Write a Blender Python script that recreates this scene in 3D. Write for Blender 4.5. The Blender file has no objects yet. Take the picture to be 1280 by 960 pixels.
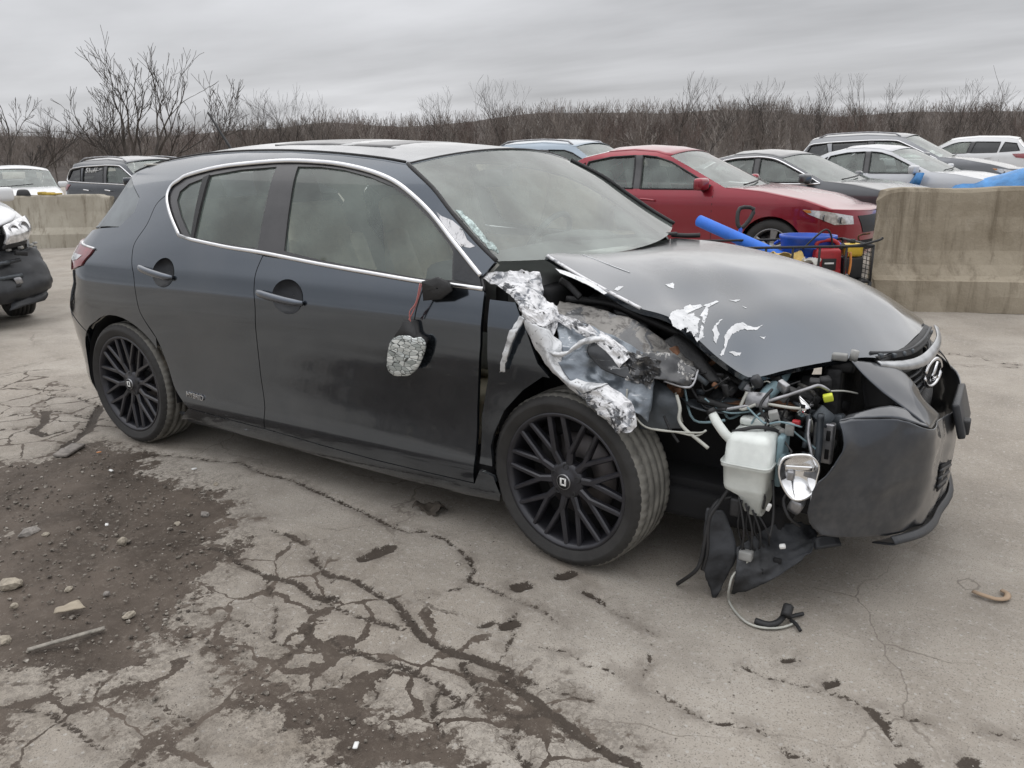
# Wrecked grey hatchback in a storage yard, overcast day.  World units are metres; the car's rear axle is at x = 0 and it faces +x.
import bpy, bmesh, math, random
import numpy as np
from mathutils import Vector, Matrix, noise
from mathutils.geometry import delaunay_2d_cdt

SC = bpy.context.scene
COL = SC.collection
# ------------------------------------------------------------------ camera
cam_d = bpy.data.cameras.new('camera'); cam = bpy.data.objects.new('camera', cam_d); COL.objects.link(cam)
yaw, pitch, roll = math.radians(122.4), math.radians(-16.0), math.radians(-.88)
fw = Vector((math.cos(pitch)*math.cos(yaw), math.cos(pitch)*math.sin(yaw), math.sin(pitch)))
r0 = fw.cross(Vector((0,0,1))).normalized(); u0 = r0.cross(fw)
rt = math.cos(roll)*r0 + math.sin(roll)*u0; up = -math.sin(roll)*r0 + math.cos(roll)*u0
M = Matrix((rt, up, -fw)).transposed().to_4x4(); M.translation = Vector((3.645,-3.022,1.357)); cam.matrix_world = M
cam_d.sensor_width = 36; cam_d.lens = 988/1280*36; cam_d.clip_start = .05; cam_d.clip_end = 2000
SC.camera = cam
SC.cycles.max_bounces = 12; SC.cycles.diffuse_bounces = 6; SC.cycles.glossy_bounces = 3; SC.cycles.transmission_bounces = 4; SC.cycles.transparent_max_bounces = 10
# ------------------------------------------------------------------ sky, sun, exposure
SC.view_settings.view_transform = 'Standard'; SC.view_settings.look = 'None'
SC.view_settings.exposure = .25; SC.view_settings.gamma = 1; SC.view_settings.use_curve_mapping = False
SUN_EL, SUN_AZ = math.radians(60), math.radians(110)
W = bpy.data.worlds.new('World'); SC.world = W; W.use_nodes = True
def sky():
    nt = W.node_tree; N = nt.nodes; L = nt.links; N.clear()
    out = N.new('ShaderNodeOutputWorld'); bg = N.new('ShaderNodeBackground'); bg.inputs[1].default_value = .1
    st = N.new('ShaderNodeTexSky'); st.sky_type = 'NISHITA'; st.sun_disc = False
    st.sun_elevation = SUN_EL; st.sun_rotation = math.radians(90) - SUN_AZ; st.air_density = 1; st.dust_density = 3
    tc = N.new('ShaderNodeTexCoord'); sp = N.new('ShaderNodeSeparateXYZ'); L.new(tc.outputs['Generated'], sp.inputs[0])
    def m(op, a, b=None, clamp=False):
        n = N.new('ShaderNodeMath'); n.operation = op; n.use_clamp = clamp
        for i, v in enumerate((a, b)):
            if v is None: continue
            if isinstance(v, (int, float)): n.inputs[i].default_value = v
            else: L.new(v, n.inputs[i])
        return n.outputs[0]
    z = m('MAXIMUM', sp.outputs[2], 0.0)
    # cloud deck: directions projected on a flat layer, so bands bunch up towards the horizon
    inv = m('DIVIDE', 1.0, m('ADD', z, .09))
    cv = N.new('ShaderNodeCombineXYZ'); L.new(m('MULTIPLY', sp.outputs[0], inv), cv.inputs[0]); L.new(m('MULTIPLY', sp.outputs[1], inv), cv.inputs[1])
    mp = N.new('ShaderNodeMapping'); L.new(cv.outputs[0], mp.inputs[0]); mp.inputs['Rotation'].default_value = (0,0,math.radians(30)); mp.inputs['Scale'].default_value = (.26,.5,1)
    n1 = N.new('ShaderNodeTexNoise'); L.new(mp.outputs[0], n1.inputs[0]); n1.inputs['Scale'].default_value = 1.0; n1.inputs['Detail'].default_value = 6; n1.inputs['Roughness'].default_value = .52; n1.inputs['Distortion'].default_value = .4
    n2 = N.new('ShaderNodeTexNoise'); L.new(mp.outputs[0], n2.inputs[0]); n2.inputs['Scale'].default_value = 3.2; n2.inputs['Detail'].default_value = 5
    cl = m('ADD', m('MULTIPLY', m('SUBTRACT', n1.outputs[0], .5), 1.6), m('MULTIPLY', m('SUBTRACT', n2.outputs[0], .5), .55))
    # standard overcast distribution: three times as bright overhead as low down, with a thin bright gap at the skyline
    lum = m('MULTIPLY', m('ADD', m('MULTIPLY', z, 2.8), 1.0), 3.6)
    rim = N.new('ShaderNodeMapRange'); rim.interpolation_type = 'SMOOTHSTEP'; L.new(z, rim.inputs[0]); rim.inputs[1].default_value = .0; rim.inputs[2].default_value = .13; rim.inputs[3].default_value = 1.5; rim.inputs[4].default_value = 0
    lum = m('ADD', lum, rim.outputs[0])
    lum = m('MULTIPLY', lum, m('ADD', m('MULTIPLY', cl, .8), 1.0))
    cc = N.new('ShaderNodeCombineColor'); L.new(m('MULTIPLY', lum, 1.0), cc.inputs[0]); L.new(m('MULTIPLY', lum, 1.01), cc.inputs[1]); L.new(m('MULTIPLY', lum, 1.045), cc.inputs[2])
    mx = N.new('ShaderNodeMix'); mx.data_type = 'RGBA'; mx.inputs[0].default_value = .96
    L.new(st.outputs[0], mx.inputs[6]); L.new(cc.outputs[0], mx.inputs[7])
    L.new(mx.outputs[2], bg.inputs[0]); L.new(bg.outputs[0], out.inputs[0])
sky()
sun_d = bpy.data.lights.new('sun', 'SUN'); sun = bpy.data.objects.new('sun', sun_d); COL.objects.link(sun)
sun_d.energy = .9; sun_d.angle = math.radians(120); sun_d.color = (1,.96,.9)
sd = Vector((math.cos(SUN_EL)*math.cos(SUN_AZ), math.cos(SUN_EL)*math.sin(SUN_AZ), math.sin(SUN_EL)))
sun.rotation_euler = sd.to_track_quat('Z','Y').to_euler(); sun.location = sd*30

# ------------------------------------------------------------------ measured outlines
def pchip(xk, yk, x):
    xk = np.array(xk, float); yk = np.array(yk, float); x = np.clip(np.asarray(x, float), xk[0], xk[-1])
    h = np.diff(xk); d = np.diff(yk) / h; m = np.zeros(len(xk))
    for i in range(1, len(xk) - 1):
        m[i] = 0 if d[i-1] * d[i] <= 0 else 3 * (h[i-1] + h[i]) / ((2*h[i] + h[i-1]) / d[i-1] + (h[i] + 2*h[i-1]) / d[i])
    m[0] = d[0]; m[-1] = d[-1]
    i = np.clip(np.searchsorted(xk, x, side='right') - 1, 0, len(h) - 1); t = (x - xk[i]) / h[i]
    return (1+2*t)*(1-t)**2*yk[i] + t*(1-t)**2*h[i]*m[i] + t*t*(3-2*t)*yk[i+1] + t*t*(t-1)*h[i]*m[i+1]

class Shell:
    """Right-hand body side of a car: s runs along the side (s = x) and on round the rear and front corners, z is height."""
    def __init__(self, prof, rear, front, s0, s1, taper=(), n=2.3, K=1.0, bulge=()):
        self.prof = prof; self.rear = rear; self.front = front; self.s0 = s0; self.s1 = s1
        self.taper = taper; self.n = n; self.K = K; self.bulge = bulge
    def half(self, s, z):
        w = pchip(*self.prof, z)
        for (sa, sb, za, zb, a, e) in self.taper:
            w = w - a * np.clip((s - sa) / (sb - sa), 0, 1)**e * np.clip((z - za) / (zb - za), 0, 1)
        for (sc, zc, rs, rz, a) in self.bulge:
            w = w + a * np.exp(-((s - sc) / rs)**2 - ((z - zc) / rz)**2)
        return w
    def __call__(self, sz):
        sz = np.asarray(sz, float).reshape(-1, 2); s = sz[:, 0]; z = sz[:, 1]
        w = self.half(s, z); x = s.copy(); y = w.copy(); e = 2 / self.n
        Lr = self.s0 - pchip(*self.rear, z); Lf = pchip(*self.front, z) - self.s1
        r = s < self.s0; f = s > self.s1
        th = np.clip((self.s0 - s[r]) / self.K, 0, 1) * math.pi / 2
        x[r] = self.s0 - Lr[r] * np.sin(th)**e; y[r] = w[r] * np.maximum(np.cos(th), 0)**e
        th = np.clip((s[f] - self.s1) / self.K, 0, 1) * math.pi / 2
        x[f] = self.s1 + Lf[f] * np.sin(th)**e; y[f] = w[f] * np.maximum(np.cos(th), 0)**e
        return np.stack([x, -y, z], 1)

LX = Shell(prof=([.12,.17,.22,.28,.34,.42,.52,.64,.74,.80,.88,.96,1.08,1.20,1.31,1.38,1.44],
                 [.79,.830,.850,.860,.853,.850,.855,.868,.878,.8775,.864,.838,.785,.725,.660,.590,.45]),
           rear=([.12,.25,.40,.52,.62,.72,.80,.88,.95,1.02,1.10,1.2,1.3,1.36,1.44],[-.70,-.78,-.86,-.90,-.89,-.78,-.68,-.69,-.69,-.60,-.49,-.40,-.34,-.32,-.30]),
           front=([.12,.25,.45,.6,.8,1.0],[3.3,3.42,3.5,3.48,3.4,3.3]), s0=-.15, s1=2.75,
           taper=((.6,-.6,.9,1.3,.19,1.3),(1.9,2.6,.95,1.3,.05,1.)), n=2.3, K=1.0, bulge=((0,.62,.42,.22,.012),(2.55,.62,.4,.2,.012)))

D = {'rd_rear':[(0.429,0.298),(0.384,0.349),(0.352,0.469),(0.32,0.575),(0.255,0.674),(0.24,0.748),(0.227,0.848),(0.183,0.943),(0.173,1.004),(0.217,1.084),(0.231,1.169),(0.284,1.212)],
'b_gap':[(1.063,0.99),(1.04,0.923),(1.038,0.86),(1.043,0.779),(1.021,0.64),(1.002,0.478),(1.008,0.336),(0.995,0.24)],
'rd_bot':[(0.755,0.244),(0.477,0.254)],
'fd_bot':[(1.322,0.226),(1.625,0.217),(1.904,0.218),(2.098,0.221)],
'dlo':[(0.494,1.046),(0.371,1.137),(0.3,1.205),(0.3,1.251),(0.348,1.278),(0.403,1.3),(0.607,1.333),(0.792,1.348),(1.018,1.357),(1.221,1.35),(1.363,1.338),(1.515,1.314),(1.641,1.282),(1.745,1.238),(1.872,1.167),(1.985,1.084),(2.081,1.015),(2.137,0.975),(2.157,0.935),(2.016,0.94),(1.893,0.941),(1.646,0.956),(1.388,0.973),(1.06,0.999),(0.839,1.011),(0.593,1.032)],
'g_quarter':[(0.528,1.294),(0.43,1.269),(0.375,1.234),(0.378,1.193),(0.454,1.123),(0.558,1.045),(0.572,1.046)],
'g_rear':[(0.567,1.306),(0.757,1.33),(0.978,1.341),(1.017,1.012),(0.809,1.022),(0.595,1.038)],
'g_front':[(1.097,1.341),(1.231,1.339),(1.371,1.326),(1.521,1.299),(1.649,1.265),(1.75,1.221),(1.871,1.15),(1.979,1.07),(1.998,1.053),(2.023,0.952),(1.891,0.949),(1.644,0.966),(1.385,0.985),(1.168,1.01)],
'fd_front':[(2.166,0.923),(2.167,0.853),(2.164,0.748),(2.127,0.511),(2.107,0.294)],
'pillar':[(1.688,1.336),(1.84,1.255),(1.957,1.17),(2.085,1.082),(2.184,1.023)],
'pill_base':[(2.142,0.97)],
'hatch_glass':[(-0.08,1.254),(0.049,1.197),(0.065,1.133),(-0.02,1.064),(-0.129,1.06)],
'fender_rem':[(2.185,0.906),(2.289,0.904),(2.315,0.859),(2.341,0.82),(2.388,0.713),(2.434,0.667),(2.404,0.668),(2.322,0.608),(2.239,0.521),(2.189,0.428),(2.174,0.375),(2.183,0.303),(2.124,0.303),(2.138,0.486),(2.182,0.642),(2.187,0.783)],
'rhand':[(0.273,0.902),(0.514,0.868)],
'fhand':[(1.07,0.849),(1.328,0.822)],
'rrec':[(0.438,0.884),(0.075,0.062)],
'frec':[(1.234,0.839),(0.085,0.066)],
'scrape':[(1.886,1.177),(1.916,1.161),(1.968,1.147),(2.016,1.122),(2.048,1.086),(2.086,1.067),(2.069,1.061),(2.028,1.064),(1.985,1.094),(1.941,1.125)],
'badge':[(0.482,0.313),(0.603,0.308)],
'rocker':[(2.208,0.198),(2.19,0.158),(2.021,0.144),(1.709,0.142),(1.281,0.154),(0.793,0.171),(0.458,0.19)],
'roofrail':[(1.55,1.354),(1.3,1.376),(1,1.392),(0.7,1.396),(0.4,1.386),(0.1,1.358),(-0.08,1.325)],
'mir':[(1.937,-0.9,0.952),(2.007,-0.9,0.973),(2.054,-0.9,0.959),(2.069,-0.9,0.931),(2.02,-0.9,0.897),(1.94,-0.9,0.885)],
'mirb':[(1.94,-0.86,0.946),(1.986,-0.85,0.959),(2.019,-0.85,0.95),(2.039,-0.86,0.926),(1.994,-0.86,0.897),(1.93,-0.86,0.889)],
'mg':[(1.785,-0.905,0.72),(1.807,-0.905,0.741),(1.857,-0.905,0.756),(1.896,-0.905,0.751),(1.93,-0.905,0.757),(1.949,-0.905,0.739),(1.941,-0.905,0.706),(1.919,-0.905,0.658),(1.889,-0.905,0.627),(1.859,-0.905,0.609),(1.812,-0.905,0.602),(1.783,-0.905,0.606),(1.766,-0.905,0.63),(1.773,-0.905,0.677)],
'mgb':[(1.788,-0.9,0.734),(1.832,-0.9,0.784),(1.845,-0.9,0.808),(1.896,-0.9,0.81),(1.905,-0.9,0.764),(1.943,-0.9,0.75),(1.93,-0.9,0.722),(1.851,-0.9,0.722)],
'mw':[[(1.937,-0.9,0.943),(1.924,-0.905,0.896),(1.904,-0.91,0.85),(1.88,-0.91,0.814)],[(1.93,-0.9,0.945),(1.916,-0.91,0.879),(1.89,-0.915,0.844),(1.887,-0.91,0.809)],[(1.943,-0.9,0.93),(1.915,-0.905,0.861),(1.901,-0.905,0.815)]],
'hood_r':[(2.259,-0.6,1.028),(2.392,-0.63,0.976),(2.527,-0.66,0.93),(2.651,-0.68,0.888),(2.782,-0.7,0.846),(2.874,-0.7,0.8),(2.936,-0.69,0.757),(3.005,-0.66,0.703)],
'hood_f':[(3.085,-0.6,0.72),(3.175,-0.53,0.733),(3.288,-0.46,0.749),(3.335,-0.42,0.744)],
'hood_c':[(2.6,0,0.99),(2.9,0,0.955),(3.15,0,0.9),(3.32,0,0.825),(3.4,0,0.755),(2.45,0.68,0.96),(2.7,0.72,0.915),(2.95,0.73,0.85),(3.15,0.7,0.78),(3.28,0.6,0.73),(3.36,0.4,0.735),(2.75,-0.3,0.962),(3.05,-0.25,0.905),(3.28,-0.25,0.815),(3.36,-0.25,0.765),(2.6,-0.45,0.95),(2.9,-0.45,0.87),(3.1,-0.42,0.83),(2.6,0.45,0.965),(2.95,0.45,0.905),(3.2,0.4,0.83)],
'hood_p':[(2.259,-0.6,1.028),(2.392,-0.63,0.976),(2.527,-0.66,0.93),(2.651,-0.68,0.888),(2.782,-0.7,0.846),(2.874,-0.7,0.8),(2.936,-0.69,0.757),(3.005,-0.66,0.703),(3.085,-0.6,0.72),(3.175,-0.53,0.733),(3.288,-0.46,0.749),(3.335,-0.42,0.744),(2.258,-0.5,1.022),(2.243,-0.28,1.007),(2.23,-0.04,0.993),(2.232,0.24,0.982),(2.256,0.43,0.978),(2.272,0.62,0.976),(2.6,0,0.99),(2.9,0,0.955),(3.15,0,0.9),(3.32,0,0.825),(3.4,0,0.755),(2.45,0.68,0.96),(2.7,0.72,0.915),(2.95,0.73,0.85),(3.15,0.7,0.78),(3.28,0.6,0.73),(3.36,0.4,0.735),(2.75,-0.3,0.962),(3.05,-0.25,0.905),(3.28,-0.25,0.815),(3.36,-0.25,0.765),(2.6,-0.45,0.95),(2.9,-0.45,0.87),(3.1,-0.42,0.83),(2.6,0.45,0.965),(2.95,0.45,0.905),(3.2,0.4,0.83)],
'hood_rear':[(2.258,-0.5),(2.243,-0.28),(2.23,-0.04),(2.232,0.24),(2.256,0.43),(2.272,0.62)],
'chips':[[(2.752,-0.672),(2.751,-0.622),(2.762,-0.59),(2.756,-0.557),(2.764,-0.532),(2.772,-0.536),(2.793,-0.518),(2.806,-0.525),(2.792,-0.552),(2.784,-0.583),(2.783,-0.617),(2.797,-0.579),(2.802,-0.595),(2.824,-0.6),(2.828,-0.633),(2.844,-0.675),(2.843,-0.71),(2.83,-0.695),(2.823,-0.72),(2.817,-0.688),(2.807,-0.73),(2.783,-0.732),(2.77,-0.712),(2.76,-0.704)],[(2.804,-0.52),(2.825,-0.491),(2.832,-0.473),(2.842,-0.47),(2.824,-0.526),(2.832,-0.547),(2.842,-0.613),(2.833,-0.61),(2.828,-0.583),(2.818,-0.585),(2.816,-0.551),(2.816,-0.523)],[(2.838,-0.625),(2.846,-0.629),(2.859,-0.671),(2.864,-0.665),(2.858,-0.701),(2.858,-0.718),(2.846,-0.709),(2.854,-0.69),(2.844,-0.658)],[(2.87,-0.619),(2.871,-0.59),(2.877,-0.559),(2.882,-0.553),(2.876,-0.595),(2.894,-0.614),(2.897,-0.653),(2.887,-0.65),(2.878,-0.623)],[(2.907,-0.606),(2.912,-0.564),(2.924,-0.532),(2.937,-0.511),(2.948,-0.514),(2.974,-0.503),(2.993,-0.481),(2.982,-0.507),(2.961,-0.524),(2.941,-0.541),(2.924,-0.58),(2.921,-0.615),(2.926,-0.643),(2.925,-0.678),(2.918,-0.684),(2.919,-0.639)],[(2.934,-0.642),(2.947,-0.624),(2.965,-0.61),(2.958,-0.629),(2.947,-0.636)],[(2.863,-0.43),(2.877,-0.415),(2.891,-0.4),(2.884,-0.425)],[(2.653,-0.468),(2.673,-0.444),(2.683,-0.474),(2.658,-0.472)],[(2.994,-0.523),(3.011,-0.513),(3.009,-0.52)],[(2.908,-0.436),(2.926,-0.437),(2.921,-0.444)],[(2.338,-0.68),(2.375,-0.656),(2.434,-0.651),(2.493,-0.665),(2.534,-0.681),(2.534,-0.704),(2.467,-0.687),(2.407,-0.687),(2.366,-0.695)],[(2.537,-0.634),(2.535,-0.6),(2.548,-0.583),(2.549,-0.629)],[(2.65,-0.469),(2.668,-0.44),(2.683,-0.469)]],
'torn':[[(2.119,-0.82,0.969),(2.178,-0.8,0.981),(2.242,-0.76,0.988),(2.288,-0.7,0.981)],[(2.213,-0.845,0.947),(2.266,-0.84,0.945),(2.303,-0.8,0.936),(2.342,-0.74,0.898)],[(2.306,-0.87,0.905),(2.348,-0.875,0.899),(2.381,-0.85,0.887),(2.412,-0.79,0.864)],[(2.326,-0.88,0.856),(2.383,-0.895,0.846),(2.424,-0.885,0.83),(2.439,-0.865,0.807)],[(2.377,-0.885,0.772),(2.424,-0.905,0.766),(2.45,-0.9,0.758),(2.474,-0.88,0.787)],[(2.427,-0.89,0.713),(2.461,-0.91,0.714),(2.473,-0.905,0.709),(2.488,-0.9,0.715)],[(2.494,-0.9,0.669),(2.522,-0.915,0.669),(2.539,-0.915,0.674),(2.553,-0.9,0.682)],[(2.548,-0.91,0.637),(2.591,-0.925,0.658),(2.621,-0.92,0.676),(2.647,-0.9,0.685)],[(2.598,-0.92,0.611),(2.638,-0.935,0.629),(2.667,-0.93,0.653),(2.69,-0.9,0.663)],[(2.658,-0.93,0.574),(2.691,-0.945,0.592),(2.718,-0.935,0.614),(2.732,-0.91,0.634)],[(2.704,-0.935,0.548),(2.726,-0.945,0.555),(2.742,-0.94,0.559),(2.754,-0.92,0.572)]],
'crush':[[(2.388,-0.8,0.864),(2.488,-0.81,0.848),(2.597,-0.82,0.825),(2.674,-0.8,0.788),(2.734,-0.79,0.757)],[(2.445,-0.85,0.804),(2.512,-0.855,0.8),(2.593,-0.85,0.79),(2.675,-0.82,0.757),(2.748,-0.8,0.721)],[(2.45,-0.885,0.76),(2.514,-0.87,0.759),(2.584,-0.83,0.738),(2.688,-0.815,0.719),(2.757,-0.8,0.686)],[(2.485,-0.9,0.71),(2.537,-0.875,0.706),(2.609,-0.85,0.688),(2.711,-0.83,0.682),(2.755,-0.81,0.647)],[(2.528,-0.905,0.67),(2.593,-0.89,0.66),(2.655,-0.87,0.643),(2.732,-0.85,0.633),(2.757,-0.83,0.601)],[(2.568,-0.905,0.628),(2.626,-0.9,0.62),(2.684,-0.89,0.606),(2.737,-0.87,0.593),(2.756,-0.85,0.565)]],
'shred':[[(2.382,-0.8,0.874),(2.464,-0.81,0.859),(2.55,-0.82,0.841),(2.627,-0.83,0.81),(2.695,-0.835,0.77)],[(2.402,-0.815,0.86),(2.472,-0.825,0.842),(2.554,-0.84,0.822),(2.632,-0.85,0.789),(2.685,-0.86,0.752)],[(2.417,-0.82,0.849),(2.484,-0.835,0.826),(2.557,-0.845,0.805),(2.626,-0.86,0.77),(2.667,-0.865,0.73)]],
'scratchpatch':[[(2.568,-0.845,0.806),(2.626,-0.85,0.793),(2.687,-0.84,0.763)],[(2.554,-0.86,0.767),(2.622,-0.862,0.755),(2.698,-0.85,0.726)],[(2.611,-0.872,0.72),(2.664,-0.87,0.706),(2.719,-0.86,0.693)]],
'clump':[[(2.682,-0.83,0.775),(2.735,-0.83,0.766),(2.779,-0.81,0.752)],[(2.676,-0.85,0.738),(2.74,-0.85,0.731),(2.778,-0.83,0.716)],[(2.688,-0.85,0.699),(2.73,-0.85,0.689),(2.754,-0.83,0.672)]],
'lip':[(2.438,-0.9,0.762),(2.476,-0.905,0.759),(2.502,-0.895,0.765),(2.519,-0.88,0.782),(2.548,-0.87,0.801),(2.584,-0.86,0.811),(2.612,-0.85,0.809)],
'flake':[[(2.323,-0.885,0.864),(2.341,-0.885,0.856)],[(2.305,-0.9,0.831),(2.323,-0.9,0.822)],[(2.282,-0.905,0.785),(2.304,-0.905,0.779)],[(2.263,-0.9,0.727),(2.281,-0.9,0.722)],[(2.242,-0.89,0.665),(2.264,-0.89,0.671)]],
'rail':[[(2.358,-0.68,0.882),(2.404,-0.68,0.883),(2.455,-0.68,0.876),(2.557,-0.69,0.86),(2.643,-0.69,0.847),(2.74,-0.69,0.789),(2.84,-0.68,0.73)],[(2.372,-0.74,0.874),(2.43,-0.745,0.863),(2.5,-0.75,0.849),(2.58,-0.755,0.826),(2.661,-0.76,0.799),(2.752,-0.75,0.761),(2.849,-0.72,0.725)],[(2.377,-0.78,0.862),(2.454,-0.79,0.844),(2.54,-0.8,0.826),(2.618,-0.81,0.794),(2.684,-0.81,0.756),(2.761,-0.79,0.735),(2.851,-0.75,0.712)]],
'rail2':[[(2.693,-0.8,0.775),(2.742,-0.79,0.774),(2.804,-0.77,0.767),(2.872,-0.74,0.725)],[(2.672,-0.83,0.743),(2.737,-0.82,0.739),(2.807,-0.8,0.733),(2.87,-0.76,0.702)],[(2.667,-0.84,0.704),(2.735,-0.83,0.7),(2.801,-0.82,0.697),(2.867,-0.79,0.678)]],
'strip':[[(2.731,-0.7,0.784),(2.776,-0.66,0.813)],[(2.799,-0.7,0.748),(2.825,-0.66,0.782)],[(2.855,-0.69,0.709),(2.863,-0.66,0.744)],[(2.893,-0.69,0.672),(2.927,-0.67,0.672)]],
'tower':[[(2.665,-0.76,0.658),(2.724,-0.76,0.682),(2.779,-0.76,0.663)],[(2.691,-0.79,0.611),(2.751,-0.8,0.623),(2.833,-0.79,0.633)],[(2.702,-0.8,0.562),(2.766,-0.81,0.562),(2.845,-0.8,0.565)],[(2.714,-0.8,0.521),(2.777,-0.81,0.533),(2.848,-0.79,0.541)]],
'apron':[[(2.805,-0.7,0.615),(2.871,-0.66,0.603),(2.949,-0.62,0.61),(3.027,-0.58,0.592)],[(2.852,-0.74,0.601),(2.905,-0.72,0.588),(2.969,-0.68,0.577),(3.027,-0.62,0.569)]],
'junk':[[(2.747,-0.8,0.746),(2.809,-0.79,0.726),(2.869,-0.77,0.699),(2.872,-0.74,0.723)],[(2.792,-0.81,0.693),(2.867,-0.79,0.678),(2.876,-0.75,0.723)],[(2.346,-0.66,0.952),(2.373,-0.64,0.929),(2.424,-0.66,0.898)],[(2.688,-0.83,0.756),(2.723,-0.835,0.725),(2.713,-0.84,0.685)],[(2.751,-0.78,0.767),(2.819,-0.75,0.736),(2.895,-0.71,0.672)],[(2.76,-0.66,0.801),(2.826,-0.66,0.756),(2.892,-0.66,0.696),(2.93,-0.67,0.665)],[(2.87,-0.72,0.625),(2.949,-0.7,0.605),(3.013,-0.66,0.583)],[(2.912,-0.6,0.674),(2.985,-0.58,0.647),(3.056,-0.56,0.641)],[(2.987,-0.62,0.61),(3.068,-0.64,0.597),(3.135,-0.66,0.567)],[(3.128,-0.6,0.626),(3.183,-0.62,0.589),(3.188,-0.66,0.5)]],
'wires':[[(2.831,-0.8,0.65),(2.85,-0.82,0.618),(2.853,-0.83,0.583),(2.876,-0.84,0.561),(2.91,-0.85,0.545),(2.957,-0.86,0.521)],[(2.804,-0.83,0.588),(2.825,-0.84,0.558),(2.841,-0.84,0.535),(2.858,-0.84,0.515)],[(2.693,-0.86,0.666),(2.699,-0.87,0.621),(2.729,-0.87,0.582),(2.759,-0.87,0.558),(2.802,-0.86,0.55),(2.865,-0.85,0.552),(2.927,-0.85,0.561),(2.942,-0.84,0.568)],[(2.781,-0.86,0.551),(2.852,-0.85,0.55),(2.915,-0.85,0.549),(2.94,-0.84,0.568)]],
'neck':[(2.907,-0.78,0.611),(2.931,-0.79,0.594),(2.968,-0.79,0.557),(2.999,-0.77,0.51)],
'tank_px':[(2.981,-0.8,0.517),(2.994,-0.78,0.551),(3.121,-0.7,0.539),(3.129,-0.7,0.502),(3.132,-0.7,0.398),(3.114,-0.74,0.398),(3.104,-0.74,0.298),(3.068,-0.76,0.306),(3.052,-0.78,0.345),(3.031,-0.8,0.377),(2.987,-0.8,0.38)],
'fog_c':(3.205,-0.8,0.458),
'bracket':[(3.177,-0.66,0.657),(3.215,-0.66,0.638),(3.221,-0.66,0.622),(3.196,-0.66,0.595),(3.174,-0.66,0.604),(3.178,-0.66,0.638)],
'support':[(3.238,-0.66,0.577),(3.284,-0.64,0.572),(3.294,-0.64,0.467),(3.243,-0.66,0.479)],
'pole':[(3.226,-0.66,0.613),(3.229,-0.66,0.533),(3.232,-0.68,0.438)],
'hose':[(3.082,-0.5,0.691),(3.074,-0.55,0.668),(3.059,-0.6,0.642),(3.042,-0.64,0.619)],
'cables':[[(2.949,-0.7,0.595),(3.029,-0.68,0.617),(3.105,-0.66,0.646),(3.18,-0.64,0.68),(3.207,-0.62,0.688),(3.234,-0.6,0.67)],[(3.196,-0.66,0.593),(3.2,-0.68,0.546),(3.217,-0.7,0.505),(3.235,-0.72,0.453)],[(3.076,-0.68,0.627),(3.135,-0.68,0.626),(3.177,-0.67,0.625)],[(2.996,-0.76,0.548),(3.061,-0.74,0.568),(3.111,-0.7,0.555),(3.131,-0.68,0.527)],[(3.127,-0.76,0.419),(3.138,-0.78,0.377),(3.146,-0.8,0.309),(3.145,-0.82,0.26)],[(3.099,-0.77,0.386),(3.113,-0.78,0.366),(3.11,-0.78,0.329)],[(3.23,-0.58,0.664),(3.266,-0.55,0.662),(3.298,-0.5,0.646)]],
'conn':[(3.103,-0.7,0.594),(3.15,-0.7,0.566),(3.125,-0.69,0.544),(3.235,-0.62,0.655),(3.189,-0.6,0.686),(3.131,-0.8,0.347),(3.184,-0.82,0.242)],
'bumper':[[(3.283,-0.8,0.295),(3.247,-0.82,0.348),(3.258,-0.83,0.448),(3.291,-0.82,0.493),(3.318,-0.8,0.57),(3.297,-0.78,0.638)],[(3.362,-0.72,0.273),(3.342,-0.745,0.347),(3.34,-0.755,0.433),(3.346,-0.75,0.491),(3.354,-0.74,0.562),(3.339,-0.72,0.636)],[(3.437,-0.62,0.256),(3.428,-0.645,0.332),(3.433,-0.655,0.416),(3.438,-0.65,0.482),(3.436,-0.645,0.566),(3.429,-0.635,0.624)],[(3.497,-0.48,0.235),(3.502,-0.51,0.313),(3.51,-0.525,0.396),(3.514,-0.53,0.473),(3.514,-0.53,0.543),(3.508,-0.53,0.575)],[(3.523,-0.32,0.207),(3.532,-0.34,0.282),(3.536,-0.35,0.356),(3.535,-0.36,0.427),(3.534,-0.36,0.506),(3.519,-0.36,0.559)],[(3.53,-0.12,0.175),(3.542,-0.12,0.237),(3.552,-0.12,0.299),(3.555,-0.12,0.369),(3.554,-0.12,0.435),(3.542,-0.12,0.518)]],
'wing':[[(3.27,-0.5,0.743),(3.314,-0.53,0.711),(3.37,-0.55,0.674),(3.43,-0.55,0.634),(3.508,-0.53,0.575)],[(3.305,-0.46,0.736),(3.364,-0.47,0.708),(3.416,-0.47,0.675),(3.462,-0.45,0.629),(3.513,-0.4,0.564)],[(3.342,-0.42,0.724),(3.398,-0.38,0.699),(3.439,-0.36,0.656),(3.467,-0.34,0.608),(3.516,-0.33,0.56)]],
'shelf':[[(3.297,-0.78,0.638),(3.339,-0.72,0.636),(3.429,-0.635,0.624),(3.508,-0.53,0.575)],[(3.307,-0.7,0.632),(3.352,-0.66,0.645),(3.411,-0.58,0.644),(3.475,-0.5,0.597)]],
'mous_u':[(3.333,-0.43,0.733),(3.392,-0.33,0.72),(3.427,-0.2,0.711),(3.446,-0.05,0.714),(3.45,0.12,0.721),(3.424,0.32,0.719)],
'mous_l':[(3.339,-0.43,0.721),(3.398,-0.34,0.697),(3.438,-0.21,0.683),(3.458,-0.06,0.682),(3.461,0.11,0.692),(3.434,0.33,0.7)],
'mous_t':[(3.351,-0.42,0.718),(3.398,-0.36,0.699),(3.439,-0.36,0.656),(3.435,-0.37,0.655)],
'emblem':(3.452,-0.03,0.623),
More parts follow.
